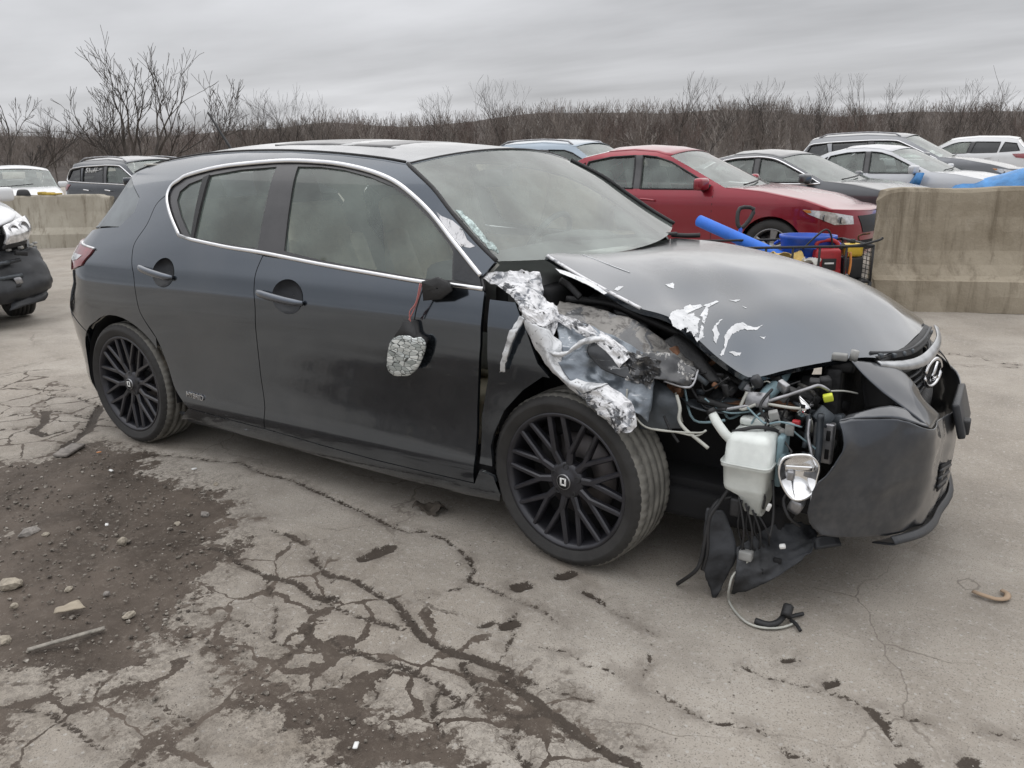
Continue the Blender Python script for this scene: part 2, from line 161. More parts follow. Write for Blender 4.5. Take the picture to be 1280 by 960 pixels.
'flap':[[(2.943,-0.79,0.294),(2.989,-0.76,0.285)],[(2.938,-0.8,0.209),(3.019,-0.76,0.218)],[(2.95,-0.81,0.1),(3.041,-0.77,0.162)],[(2.968,-0.8,0.029),(3.023,-0.78,0.092)],[(2.986,-0.8,-0.011),(3.001,-0.79,0.031)]],
'shield':[[(3.055,-0.8,0.193),(3.085,-0.74,0.221),(3.137,-0.66,0.235),(3.221,-0.6,0.231)],[(3.052,-0.82,0.147),(3.1,-0.78,0.169),(3.175,-0.7,0.194),(3.244,-0.62,0.209)],[(3.053,-0.83,0.105),(3.109,-0.8,0.129),(3.18,-0.74,0.159),(3.249,-0.66,0.201)],[(3.047,-0.83,0.043),(3.126,-0.81,0.09),(3.182,-0.76,0.128),(3.247,-0.7,0.186)]],
'cable2':[[(3.017,-0.77,0.343),(2.981,-0.79,0.333),(2.96,-0.81,0.295),(2.955,-0.83,0.221),(2.948,-0.84,0.141),(2.929,-0.84,0.094),(2.861,-0.797,0.01)],[(3.005,-0.78,0.374),(2.98,-0.8,0.323),(2.959,-0.82,0.272),(2.963,-0.83,0.168),(2.951,-0.83,0.104)]],
'wwire':[(3.093,-0.8,0.174),(3.074,-0.81,0.146),(3.047,-0.83,0.109),(3.041,-0.84,0.063),(3.033,-0.804,0.008),(3.065,-0.85,0.006),(3.112,-0.893,0.006),(3.157,-0.901,0.006),(3.203,-0.878,0.006),(3.231,-0.842,0.006),(3.241,-0.816,0.006)],
'gconn':[[(3.138,-0.884,0.012),(3.176,-0.885,0.012),(3.198,-0.863,0.015),(3.207,-0.827,0.02)],[(3.215,-0.841,0.03),(3.215,-0.812,0.05)],[(3.217,-0.816,0.012),(3.234,-0.788,0.01),(3.251,-0.768,0.01)],[(3.226,-0.823,0.01),(3.245,-0.836,0.01),(3.263,-0.86,0.008)]],
'cracks':[(0.008,[(0.224,-0.912),(0.399,-0.86),(0.562,-0.826),(0.696,-0.773),(0.911,-0.817),(1.049,-0.802),(1.164,-0.816),(1.403,-0.858),(1.664,-0.906),(1.821,-0.931),(1.876,-0.899),(2.013,-0.913),(2.143,-0.97),(2.218,-1.036),(2.248,-1.109),(2.312,-1.113),(2.4,-1.128)]),(0.006,[(2.4,-1.128),(2.453,-1.132),(2.541,-1.135),(2.626,-1.181)]),(0.004,[(2.273,-1.144),(2.23,-1.205),(2.193,-1.263),(2.16,-1.34)]),(0.014,[(1.688,-1.267),(1.805,-1.32),(1.907,-1.298),(2.024,-1.328),(2.135,-1.344),(2.217,-1.394),(2.327,-1.451),(2.434,-1.463),(2.542,-1.453),(2.61,-1.455),(2.699,-1.461)]),(0.006,[(2.699,-1.461),(2.781,-1.46),(2.871,-1.445)]),(0.011,[(1.299,-1.406),(1.377,-1.391),(1.505,-1.434),(1.627,-1.431),(1.764,-1.417),(1.88,-1.45),(1.939,-1.415),(1.878,-1.439)]),(0.006,[(1.365,-1.185),(1.469,-1.192),(1.611,-1.205),(1.777,-1.301),(1.866,-1.357)]),(0.008,[(1.818,-1.439),(1.945,-1.446),(2.063,-1.464),(2.15,-1.455),(2.249,-1.448)]),(0.005,[(2.257,-1.473),(2.29,-1.549)]),(0.01,[(2.078,-1.58),(2.151,-1.614),(2.252,-1.599),(2.343,-1.59),(2.451,-1.593),(2.499,-1.597),(2.6,-1.631)]),(0.003,[(2.217,-1.63),(2.251,-1.73),(2.224,-1.779)]),(0.01,[(2.495,-1.499),(2.592,-1.558),(2.666,-1.606),(2.752,-1.598),(2.781,-1.566)]),(0.016,[(2.63,-1.486),(2.734,-1.519),(2.857,-1.563),(2.933,-1.585),(2.998,-1.591),(3.066,-1.593)]),(0.005,[(2.48,-1.194),(2.546,-1.3),(2.573,-1.398),(2.582,-1.446)]),(0.01,[(2.606,-0.977),(2.667,-0.992),(2.716,-1.02)]),(0.003,[(2.716,-1.02),(2.771,-1.042),(2.845,-1.061),(2.895,-1.091),(2.937,-1.215),(2.95,-1.293)]),(0.003,[(2.634,-1.315),(2.72,-1.291),(2.789,-1.322),(2.843,-1.307),(2.958,-1.321),(3.029,-1.334),(3.096,-1.346)]),(0.006,[(2.956,-1.322),(3.06,-1.33),(3.107,-1.349),(3.178,-1.352),(3.26,-1.327),(3.306,-1.336),(3.351,-1.374),(3.396,-1.363),(3.462,-1.362)]),(0.003,[(3.172,-1.102),(3.247,-1.11)]),(0.006,[(3.247,-1.11),(3.323,-1.101),(3.427,-1.095),(3.495,-1.115)]),(0.01,[(3.495,-1.115),(3.519,-1.139),(3.569,-1.207)]),(0.003,[(3.495,-1.115),(3.548,-1.096),(3.622,-1.09),(3.687,-1.094),(3.761,-1.049),(3.823,-1.042)]),(0.011,[(-1.785,-0.638),(-1.633,-0.578),(-1.469,-0.572),(-1.355,-0.564),(-1.211,-0.62),(-1.091,-0.552),(-0.908,-0.578),(-0.768,-0.583),(-0.652,-0.637),(-0.541,-0.763),(-0.685,-0.752),(-0.863,-0.756),(-0.956,-0.79),(-1.086,-0.742),(-1.211,-0.62)]),(0.01,[(-1.047,-0.995),(-1.045,-0.918),(-0.961,-0.89),(-0.948,-0.805)]),(0.024,[(-0.938,-0.799),(-0.743,-0.914),(-0.637,-1.028),(-0.502,-1.034)]),(0.01,[(-0.637,-1.028),(-0.806,-1.056),(-0.81,-1.11)]),(0.01,[(-0.502,-1.034),(-0.49,-0.944)]),(0.024,[(-0.734,-0.604),(-0.509,-0.781),(-0.377,-0.88),(-0.304,-1),(-0.227,-1.109)]),(0.005,[(-2.216,-0.429),(-2.17,-0.229),(-2.146,0.064)]),(0.008,[(-0.457,-0.822),(-0.343,-0.757),(-0.188,-0.771)]),(0.005,[(0.05,-0.859),(0.127,-0.905),(0.244,-0.924)]),(0.016,[(3.326,3.118),(3.516,3.117),(3.67,3.001),(3.889,3.003)]),(0.006,[(3.401,2.757),(3.58,2.832),(3.845,2.955)]),(0.022,[(2.499,-1.273),(2.517,-1.248)]),(0.025,[(2.411,-1.062),(2.43,-1.033)]),(0.025,[(2.498,-0.926),(2.518,-0.896)]),(0.015,[(2.432,-1.308),(2.45,-1.283)]),(0.02,[(3.592,-1.278),(3.609,-1.259)]),(0.02,[(3.708,-1.202),(3.726,-1.182)]),(0.03,[(1.834,-1.164),(1.851,-1.133)]),(0.03,[(1.841,-1.104),(1.859,-1.072)]),(0.012,[(3.253,-1.014),(3.273,-0.99)]),(0.012,[(3.38,-1.068),(3.4,-1.044)]),(0.028,[(1.845,-1.151),(1.856,-1.06)]),(0.005,[(1.593,-1.7),(1.78,-1.667),(1.948,-1.689),(2.105,-1.651)]),(0.005,[(1.62,-1.434),(1.824,-1.563),(1.948,-1.689)]),(0.004,[(1.909,-1.457),(2.009,-1.605),(2.057,-1.758)]),(0.006,[(1.784,-1.787),(2.074,-1.83),(2.255,-1.799)]),(0.005,[(2.33,-1.598),(2.381,-1.722),(2.392,-1.824)]),(0.005,[(2.5,-1.597),(2.546,-1.696),(2.65,-1.767)]),(0.006,[(2.592,-1.557),(2.581,-1.639),(2.546,-1.696)]),(0.006,[(2.751,-1.597),(2.782,-1.687),(2.852,-1.729)]),(0.005,[(1.556,-2.257),(1.696,-2.208),(1.916,-2.211),(2.077,-2.19)]),(0.005,[(1.853,-2.041),(2.043,-2.034),(2.157,-2.096)])],
'cells':[[(-2.655,-0.539),(-1.873,-0.283),(-0.793,-0.486),(-0.386,-0.762),(-0.118,-1.032),(-0.074,-1.253),(-0.365,-1.535)],[(1.144,-1.536),(1.231,-1.096),(1.723,-1.194),(2.145,-1.261),(2.555,-1.326),(2.917,-1.437),(3.165,-1.63),(1.813,-2.45),(1.373,-2.252),(1.546,-2.127),(1.743,-1.812)]],
'dirt':[[(-0.421,-1.394),(-0.194,-1.315),(-0.11,-1.162),(-0.198,-0.988),(-0.04,-0.955),(0.205,-0.926),(0.44,-1.048),(0.661,-1.061),(0.803,-1.023),(1.023,-1.107),(1.222,-1.217),(1.274,-1.324),(1.442,-1.382),(1.451,-1.465),(1.439,-1.557),(1.525,-1.662),(1.639,-1.758),(1.783,-1.779),(1.933,-1.75),(1.969,-1.805),(1.762,-1.812),(1.63,-1.871),(1.742,-1.979),(1.67,-2.058),(1.588,-2.089),(1.469,-2.16),(1.385,-2.229)],[(1.798,-1.791),(1.946,-1.762),(2.172,-1.825),(2.326,-1.813),(2.214,-1.817),(2.29,-1.771),(2.384,-1.746),(2.433,-1.776),(2.507,-1.76),(2.587,-1.726),(2.684,-1.749),(2.755,-1.794),(2.476,-1.963),(2.344,-1.941),(2.299,-1.92),(2.156,-1.962),(1.97,-1.878)],[(2.622,-1.571),(2.683,-1.503),(2.819,-1.529),(2.934,-1.571),(2.86,-1.603),(2.784,-1.635),(2.694,-1.647)],[(1.915,-2.122),(1.957,-2.082),(2.07,-2.102),(2.092,-2.137),(1.996,-2.147)],[(1.6,-2.312),(1.662,-2.275),(1.748,-2.31),(1.695,-2.357)],[(1.691,-2.08),(1.756,-1.988),(1.838,-2.042),(1.784,-2.108)]],
'stones':[((0.942,-1.929),0.03),((0.601,-1.687),0.028),((0.668,-1.663),0.014),((0.983,-1.546),0.02),((1.048,-1.237),0.018),((1.462,-1.832),0.016),((1.141,-1.84),0.012),((1.279,-1.793),0.012),((1.267,-2.106),0.018),((1.023,-1.344),0.012),((-0.168,-1.125),0.02),((0.829,-1.012),0.012),((1.092,-1.989),0.012),((1.238,-1.923),0.012)],
'stick':[(1.391,-2.101),(1.478,-1.918)],
'scrap':[(1.268,-1.958),(1.329,-1.89),(1.284,-1.885),(1.259,-1.942)],
'strap':[(3.679,-0.366),(3.708,-0.376),(3.745,-0.381),(3.77,-0.361),(3.772,-0.327),(3.756,-0.314)],
'board':[(-0.112,-1.168),(-0.175,-1.052)],
'bits':[(0.284,-1.159),(0.602,-0.953),(0.802,-1.498),(0.007,-1.05),(2.469,-1.892)],
'leaf':(1.801,-0.753),
'bar_r':[(2.645,4.552),(3.848,4.976)],
'bar_l':[(-10.591,5.721,0.737),(-12.847,4.313,0.805)],
'bar_m':[(-6.041,4.491,0.947),(-0.903,5.542,0.968)],
'tube':[(1.043,4.482,0.744),(1.878,4.184,0.482)],
'shovel':[(1.309,5.199,0.906),(1.272,5.084,0.635),(1.266,4.962,0.286)],
'basket':[(0.978,4.079,0.403),(2.624,4.478,0.315),(0.952,4.126,0.59),(2.603,4.56,0.597)],
'bucket':[(1.807,4.941,0.664)],
'can':[(2.276,4.458,0.543)],
'bas':{'fr_t':(2.645,4.235,0.649),
'fl_t':(1.565,3.529,0.591),
'fr_b':(2.666,4.157,0.379),
'br_t':(2.451,5.076,0.586),
'bl_t':(1.237,4.305,0.585)},
'cap':(-11.994,4.873,0.861),
'glove':(-11.591,5.122,0.839)}

# ------------------------------------------------------------------ helpers
def tag(o, label=None, cat=None, group=None, kind=None):
    if label: o['label'] = label
    if cat: o['category'] = cat
    if group: o['group'] = group
    if kind: o['kind'] = kind
    return o
def empty(name, loc=(0,0,0), rz=0):
    o = bpy.data.objects.new(name, None); COL.objects.link(o); o.location = loc; o.rotation_euler = (0,0,rz); o.empty_display_size = .3
    return o
def obj(name, verts, faces, mat, parent=None, normals=None, smooth=True):
    me = bpy.data.meshes.new(name)
    me.from_pydata([tuple(map(float, v)) for v in verts], [], [tuple(int(i) for i in f) for f in faces])
    me.update()
    if smooth: me.shade_smooth()
    if normals is not None: me.normals_split_custom_set_from_vertices([tuple(map(float, n)) for n in normals])
    o = bpy.data.objects.new(name, me); COL.objects.link(o)
    if mat: me.materials.append(mat)
    o.parent = parent
    return o
def bmobj(name, bm, mat, parent=None, smooth=False):
    me = bpy.data.meshes.new(name); bm.to_mesh(me); bm.free()
    if smooth: me.shade_smooth()
    o = bpy.data.objects.new(name, me); COL.objects.link(o)
    if mat: me.materials.append(mat)
    o.parent = parent
    return o
def resample(pts, step, closed=True):
    p = np.asarray(pts, float); q = np.vstack([p, p[:1]]) if closed else p
    out = []
    for a, b in zip(q[:-1], q[1:]):
        n = max(1, int(math.ceil(np.linalg.norm(b-a)/step)))
        for k in range(n): out.append(a+(b-a)*k/n)
    if not closed: out.append(q[-1])
    return np.array(out)
def smooth_curve(pts, n=6, closed=False):
    """Catmull-Rom through points"""
    p = np.asarray(pts, float); m = len(p); out = []
    if m < 3 and not closed: return resample(p, np.linalg.norm(p[1]-p[0])/n + 1e-9, False)
    for i in range(m if closed else m-1):
        if closed: a, b, c, d = p[i-1], p[i], p[(i+1) % m], p[(i+2) % m]
        else: a, b, c, d = p[max(i-1,0)], p[i], p[i+1], p[min(i+2,m-1)]
        for k in range(n):
            t = k/n
            out.append(.5*((2*b)+(c-a)*t+(2*a-5*b+4*c-d)*t*t+(-a+3*b-3*c+d)*t**3))
    if not closed: out.append(p[-1])
    return np.array(out)
def in_poly(q, poly):
    x, y = q[:,0], q[:,1]; ins = np.zeros(len(q), bool); n = len(poly)
    for i in range(n):
        x0, y0 = poly[i-1]; x1, y1 = poly[i]
        if y0 == y1: continue
        c = ((y0 > y) != (y1 > y)) & (x < (x1-x0)*(y-y0)/(y1-y0)+x0); ins ^= c
    return ins
def seg_dist(q, poly, closed=True):
    d = np.full(len(q), 1e9); n = len(poly)
    for i in range(0 if closed else 1, n):
        a = np.asarray(poly[i-1]); b = np.asarray(poly[i]); ab = b-a; L2 = ab@ab + 1e-12
        t = np.clip(((q-a)@ab)/L2, 0, 1); d = np.minimum(d, np.linalg.norm(q-a-t[:,None]*ab, axis=1))
    return d
def area2(p):
    p = np.asarray(p); x, y = p[:,0], p[:,1]; return float(np.sum(x*np.roll(y,-1)-np.roll(x,-1)*y))
def inset(poly, d):
    p = np.asarray(poly, float)
    if area2(p) < 0: p = p[::-1]
    e = np.roll(p,-1,0)-p; L = np.linalg.norm(e, axis=1, keepdims=True)+1e-9; nrm = np.stack([-e[:,1], e[:,0]],1)/L
    v = nrm+np.roll(nrm,1,0); v /= np.maximum((v*v).sum(1,keepdims=True)/2, .35)
    return p+v*d
def panel(name, surf, outline, res, mat, parent, holes=(), thick=.014, off=0., gap=.0022, mirror=False, out_dir=None):
    """Sheet cut to a 2-D outline and laid on a surface, with a turned-in edge."""
    ol = resample(inset(outline, gap), res); hs = [resample(inset(h, -gap), res) for h in holes]
    loops = [ol]+hs; lo = ol.min(0); hi = ol.max(0)
    gx = np.arange(lo[0], hi[0]+res, res); gy = np.arange(lo[1], hi[1]+res, res*.87)
    X, Y = np.meshgrid(gx, gy); X[1::2] += res/2; q = np.stack([X.ravel(), Y.ravel()],1)
    k = in_poly(q, ol)
    for h in hs: k &= ~in_poly(q, h)
    q = q[k]
    for l in loops:
        if len(q): q = q[seg_dist(q, l) > res*.55]
    allp = np.vstack(loops+[q]) if len(q) else np.vstack(loops)
    edges = []; base = 0; spans = []
    for l in loops:
        n = len(l); edges += [(base+i, base+(i+1) % n) for i in range(n)]; spans.append((base, n)); base += n
    vs, _, fs, _, _, _ = delaunay_2d_cdt([Vector(p) for p in allp], edges, [], 0, 1e-7)
    v2 = np.array([(v.x, v.y) for v in vs]); f = np.array([list(t) for t in fs])
    c = v2[f].mean(1); keep = in_poly(c, ol)
    for h in hs: keep &= ~in_poly(c, h)
    f = f[keep]
    e = 1.5e-3
    P = surf(v2); du = (surf(v2+[e,0])-surf(v2-[e,0])); dv = (surf(v2+[0,e])-surf(v2-[0,e]))
    nr = np.cross(du, dv); nr /= np.linalg.norm(nr, axis=1, keepdims=True)+1e-12
    od = np.asarray(out_dir if out_dir is not None else (0,-1,0), float)
    sgn = np.sign((nr@od).sum()); nr *= sgn
    P = P+nr*off
    fn = np.cross(P[f[:,1]]-P[f[:,0]], P[f[:,2]]-P[f[:,0]]); fl = (fn*nr[f].mean(1)).sum(1) < 0; f[fl] = f[fl][:,::-1]
    V = [P]; NN = [nr]; F = [tuple(t) for t in f]; nb = len(P)
    if thick:
        # boundary edges of the kept faces
        cnt = {}
        for t in f:
            for a, b in ((t[0],t[1]),(t[1],t[2]),(t[2],t[0])): cnt[(a,b)] = 1
        be = [(a,b) for (a,b) in cnt if (b,a) not in cnt]
        ids = sorted({i for ab in be for i in ab}); mp = {i: j for j, i in enumerate(ids)}; nI = len(ids)
        A = P[ids]; B = A-nr[ids]*thick; tn = np.zeros_like(A)
        for a, b in be:
            d = P[b]-P[a]; o_ = np.cross(d, nr[a]); o_ /= np.linalg.norm(o_)+1e-12; tn[mp[a]] += o_; tn[mp[b]] += o_
        tn /= np.linalg.norm(tn, axis=1, keepdims=True)+1e-12
        V += [A, B]; NN += [tn, tn]
        for a, b in be: F.append((nb+mp[a], nb+nI+mp[a], nb+nI+mp[b], nb+mp[b]))
    V = np.vstack(V); NN = np.vstack(NN)
    if mirror:
        V = V*[1,-1,1]; NN = NN*[1,-1,1]; F = [t[::-1] for t in F]
    return obj(name, V, F, mat, parent, NN)
def grid_interp(G, nu, nv):
    G = np.asarray(G, float)
    A = np.stack([smooth_curve(G[:,j], nu) for j in range(G.shape[1])],1)
    return np.stack([smooth_curve(A[i], nv) for i in range(A.shape[0])],0)
def sheet(name, G, nu, nv, mat, parent, thick=.003, crumple=0, cscale=12, seed=0, jag=0, flip=False, interp=True, flat=False):
    """Lofted sheet through a grid of control points; crumple folds it, jag tears its rim."""
    A = grid_interp(G, nu, nv) if interp else np.asarray(G, float)
    m, n = A.shape[:2]
    du = np.gradient(A, axis=0); dv = np.gradient(A, axis=1); nr = np.cross(du, dv); nr /= np.linalg.norm(nr, axis=2, keepdims=True)+1e-9
    if flip: nr = -nr
    if crumple:
        for i in range(m):
            for j in range(n):
                p = Vector(A[i,j])*cscale+Vector((seed*7.1, 0, 0))
                h = 1-2*abs(noise.noise(p))+.6*(1-2*abs(noise.noise(p*2.3)))+.3*noise.noise(p*5)
                A[i,j] += nr[i,j]*crumple*(h-.7)
    if jag:
        for i in range(m):
            for j, k in ((0,1),(n-1,n-2)): A[i,j] += (A[i,k]-A[i,j])*jag*noise.noise(Vector(A[i,j])*60)
        for j in range(n):
            for i, k in ((0,1),(m-1,m-2)): A[i,j] += (A[k,j]-A[i,j])*jag*noise.noise(Vector(A[i,j])*60)
    V = A.reshape(-1,3); F = []
    for i in range(m-1):
        for j in range(n-1):
            q = (i*n+j, i*n+j+1, (i+1)*n+j+1, (i+1)*n+j)
            F.append(q[::-1] if flip else q)
    if thick:
        B = (A-nr*thick).reshape(-1,3); N0 = len(V); V = np.vstack([V,B])
        F += [tuple(N0+k for k in f[::-1]) for f in list(F)]
        rim = [(0,j) for j in range(n)]+[(i,n-1) for i in range(1,m)]+[(m-1,j) for j in range(n-2,-1,-1)]+[(i,0) for i in range(m-2,0,-1)]
        ids = [i*n+j for i,j in rim]
        for a, b in zip(ids, ids[1:]+ids[:1]): F.append((a, a+N0, b+N0, b) if not flip else (b, b+N0, a+N0, a))
    return obj(name, V, F, mat, parent, smooth=not flat)
def tube(name, pts, r, mat, parent=None, n=6, sm=5, closed=False, flat=None, caps=True):
    """Swept round (or flattened) bar; r may be a number or a list per control point."""
    c = smooth_curve(pts, sm, closed) if sm else np.asarray(pts, float)
    m = len(c)
    if isinstance(r, (list, tuple)): rr = np.interp(np.linspace(0,1,m), np.linspace(0,1,len(r)), r)
    else: rr = np.full(m, r)
    t = np.gradient(c, axis=0) if not closed else np.roll(c,-1,0)-np.roll(c,1,0); t /= np.linalg.norm(t, axis=1, keepdims=True)+1e-12
    if flat is not None: ref = np.asarray(flat[0], float); k = flat[1]
    else: ref = np.array((0,0,1.)) if abs(t[:,2]).mean() < .8 else np.array((1.,0,0)); k = 1
    V = []; F = []
    for i in range(m):
        a = ref-t[i]*(ref@t[i]); a /= np.linalg.norm(a)+1e-12; b = np.cross(t[i], a)
        for j in range(n):
            th = 2*math.pi*(j+.5)/n; V.append(c[i]+rr[i]*(k*a*math.cos(th)+b*math.sin(th)))
    for i in range(m if closed else m-1):
        for j in range(n):
            F.append((i*n+j, i*n+(j+1) % n, ((i+1) % m)*n+(j+1) % n, ((i+1) % m)*n+j))
    if caps and not closed: F += [tuple(range(n))[::-1], tuple((m-1)*n+j for j in range(n))]
    return obj(name, V, F, mat, parent)
def lathe(prof, n=48, axis='y'):
    """prof: list of (radius, along).  Spins about the y axis."""
    V = []; F = []; m = len(prof)
    for i in range(n):
        a = 2*math.pi*i/n
        for r, h in prof: V.append((r*math.cos(a), h, r*math.sin(a)) if axis == 'y' else (r*math.cos(a), r*math.sin(a), h))
    for i in range(n):
        for j in range(m-1):
            F.append((i*m+j, i*m+j+1, ((i+1) % n)*m+j+1, ((i+1) % n)*m+j))
    return np.array(V), F
def rbox(name, c, s, mat, parent=None, bev=.02, seg=2, rot=(0,0,0), taper=(1,1), smooth=True, shear=0):
    """Rounded box; taper scales its top in x and y, shear leans it along x."""
    bm = bmesh.new(); bmesh.ops.create_cube(bm, size=1)
    for v in bm.verts:
        k = v.co.z+.5
        v.co.x *= 1+(taper[0]-1)*k; v.co.y *= 1+(taper[1]-1)*k
        v.co = Vector((v.co.x*s[0]+shear*k, v.co.y*s[1], v.co.z*s[2]))
    if bev: bmesh.ops.bevel(bm, geom=bm.edges[:], offset=bev, segments=seg, profile=.6, affect='EDGES', clamp_overlap=True)
    from mathutils import Euler
    R = Euler(rot).to_matrix()
    for v in bm.verts: v.co = R@v.co+Vector(c)
    return bmobj(name, bm, mat, parent, smooth)
def prism(name, pts, direc, mat, parent=None, bev=0):
    """Flat outline in 3-D, extruded along a vector."""
    bm = bmesh.new(); d = Vector(direc)
    a = [bm.verts.new(p) for p in pts]; b = [bm.verts.new(Vector(p)+d) for p in pts]
    bm.faces.new(a); bm.faces.new(b[::-1]); n = len(a)
    for i in range(n): bm.faces.new((a[i], b[i], b[(i+1) % n], a[(i+1) % n])[::-1])
    bmesh.ops.recalc_face_normals(bm, faces=bm.faces[:])
    if bev: bmesh.ops.bevel(bm, geom=bm.edges[:], offset=bev, segments=2, affect='EDGES', clamp_overlap=True)
    return bmobj(name, bm, mat, parent, bool(bev))
def copy_tree(o, parent=None):
    c = o.copy(); COL.objects.link(c); c.parent = parent
    for ch in list(o.children): copy_tree(ch, c)
    return c

# ------------------------------------------------------------------ materials
MATS = {}
class NT:
    def __init__(s, name):
        s.mat = bpy.data.materials.new(name); s.mat.use_nodes = True; s.t = s.mat.node_tree; s.N = s.t.nodes; s.L = s.t.links
        s.b = s.N['Principled BSDF']; s.out = s.N['Material Output']
        s.tc = s.N.new('ShaderNodeTexCoord'); s.co = s.tc.outputs['Object']
    def noise(s, scale, detail=4, rough=.55, dist=0, co=None, out=0):
        n = s.N.new('ShaderNodeTexNoise'); s.L.new(co or s.co, n.inputs[0]); n.inputs['Scale'].default_value = scale; n.inputs['Detail'].default_value = detail
        n.inputs['Roughness'].default_value = rough; n.inputs['Distortion'].default_value = dist; return n.outputs[out]
    def vor(s, scale, feature='F1', co=None, out=0, rand=1):
        n = s.N.new('ShaderNodeTexVoronoi'); n.feature = feature; s.L.new(co or s.co, n.inputs['Vector']); n.inputs['Scale'].default_value = scale; n.inputs['Randomness'].default_value = rand; return n.outputs[out]
    def m(s, op, a, b=None, clamp=False):
        n = s.N.new('ShaderNodeMath'); n.operation = op; n.use_clamp = clamp
        for i, v in enumerate((a,b)):
            if v is None: continue
            if isinstance(v, (int,float)): n.inputs[i].default_value = v
            else: s.L.new(v, n.inputs[i])
        return n.outputs[0]
    def rng(s, v, a, b, c=0., d=1., sm=True):
        n = s.N.new('ShaderNodeMapRange'); n.interpolation_type = 'SMOOTHSTEP' if sm else 'LINEAR'; s.L.new(v, n.inputs[0])
        for i, x in enumerate((a,b,c,d)): n.inputs[i+1].default_value = x
        return n.outputs[0]
    def mix(s, f, a, b):
        n = s.N.new('ShaderNodeMix'); n.data_type = 'RGBA'
        for i, v in ((0,f),(6,a),(7,b)):
            if isinstance(v, (int,float)): n.inputs[i].default_value = v
            elif isinstance(v, tuple): n.inputs[i].default_value = (*v,1) if len(v) == 3 else v
            else: s.L.new(v, n.inputs[i])
        return n.outputs[2]
    def attr(s, name):
        n = s.N.new('ShaderNodeAttribute'); n.attribute_name = name; return n.outputs['Fac']
    def set(s, k, v):
        if isinstance(v, (int,float)): s.b.inputs[k].default_value = v
        elif isinstance(v, tuple): s.b.inputs[k].default_value = (*v,1) if len(s.b.inputs[k].default_value) == 4 else v
        else: s.L.new(v, s.b.inputs[k])
    def bump(s, h, dist=.01, strength=1., prev=None):
        n = s.N.new('ShaderNodeBump'); s.L.new(h, n.inputs['Height']); n.inputs['Distance'].default_value = dist; n.inputs['Strength'].default_value = strength
        if prev: s.L.new(prev, n.inputs['Normal'])
        s.L.new(n.outputs[0], s.b.inputs['Normal']); return n.outputs[0]
def paint(name, col, metal=.5, rough=.34, dust=.25, coat=1., dustcol=(.24,.228,.21), wave=0, updust=.16):
    t = NT(name); n1 = t.noise(2.3, 5, .6); n2 = t.noise(38, 3)
    sp = t.N.new('ShaderNodeSeparateXYZ'); t.L.new(t.co, sp.inputs[0])
    low = t.rng(sp.outputs[2], .18, .75, 1., 0.)
    d = t.m('MULTIPLY', t.rng(n1, .42, .72), dust); d = t.m('ADD', d, t.m('MULTIPLY', t.m('MULTIPLY', low, t.rng(n2, .3, .8)), dust*.9)); gn = t.N.new('ShaderNodeNewGeometry'); sn = t.N.new('ShaderNodeSeparateXYZ'); t.L.new(gn.outputs['Normal'], sn.inputs[0]); upd = t.m('MULTIPLY', t.rng(sn.outputs[2], .55, .97), t.rng(n1, .25, .75, .65, 1.25)); d = t.m('ADD', d, t.m('MULTIPLY', upd, updust)); d = t.m('ADD', d, dust*.08, True)
    t.set('Base Color', t.mix(d, col, dustcol)); t.set('Metallic', t.m('MULTIPLY', t.m('SUBTRACT', 1., d), metal)); t.set('Roughness', t.m('ADD', rough, t.m('MULTIPLY', d, .4)))
    t.set('Coat Weight', t.rng(d, .05, .5, coat, coat*.35)); t.set('Coat Roughness', t.rng(d, 0, .5, .04, .40))
    if wave: t.bump(t.noise(3.2, 2), wave, 1)
    return t.mat
def plain(name, col, rough=.5, metal=0., var=.18, scale=9, bump=0., bscale=60, coat=0., spec=.5, trans=0):
    t = NT(name); n = t.noise(scale, 5, .6)
    dk = tuple(c*(1-var) for c in col); lt = tuple(min(1,c*(1+var)) for c in col)
    t.set('Base Color', t.mix(t.rng(n, .3, .7), dk, lt)); t.set('Metallic', metal); t.set('Roughness', t.rng(n, .2, .8, max(.03,rough-.08), min(1,rough+.1)))
    t.set('Coat Weight', coat); t.set('Specular IOR Level', spec)
    if bump: t.bump(t.noise(bscale, 4), bump)
    if trans: t.set('Subsurface Weight', trans); t.set('Subsurface Radius', (.03,.03,.03))
    return t.mat
def glass(name, tint=(.72,.80,.76), dust=.14, dcol=(.50,.53,.50), ior=1.7):
    """Thin pane: clear tinted transmission, mirror reflection by Fresnel, a film of dust and painted haze."""
    t = NT(name); N, L = t.N, t.L; N.remove(t.b)
    tr = N.new('ShaderNodeBsdfTransparent'); tr.inputs[0].default_value = (*tint,1)
    gl = N.new('ShaderNodeBsdfGlossy'); gl.inputs['Roughness'].default_value = .02
    df = N.new('ShaderNodeBsdfDiffuse'); df.inputs[0].default_value = (*dcol,1)
    fr = N.new('ShaderNodeFresnel'); fr.inputs[0].default_value = ior
    m1 = N.new('ShaderNodeMixShader'); m2 = N.new('ShaderNodeMixShader')
    L.new(t.rng(t.noise(3.5, 5, .6), .3, .75, dust*.55, dust*1.4), m1.inputs[0]); L.new(tr.outputs[0], m1.inputs[1]); L.new(df.outputs[0], m1.inputs[2])
    L.new(fr.outputs[0], m2.inputs[0]); L.new(m1.outputs[0], m2.inputs[1]); L.new(gl.outputs[0], m2.inputs[2]); L.new(m2.outputs[0], t.out.inputs[0])
    return t.mat
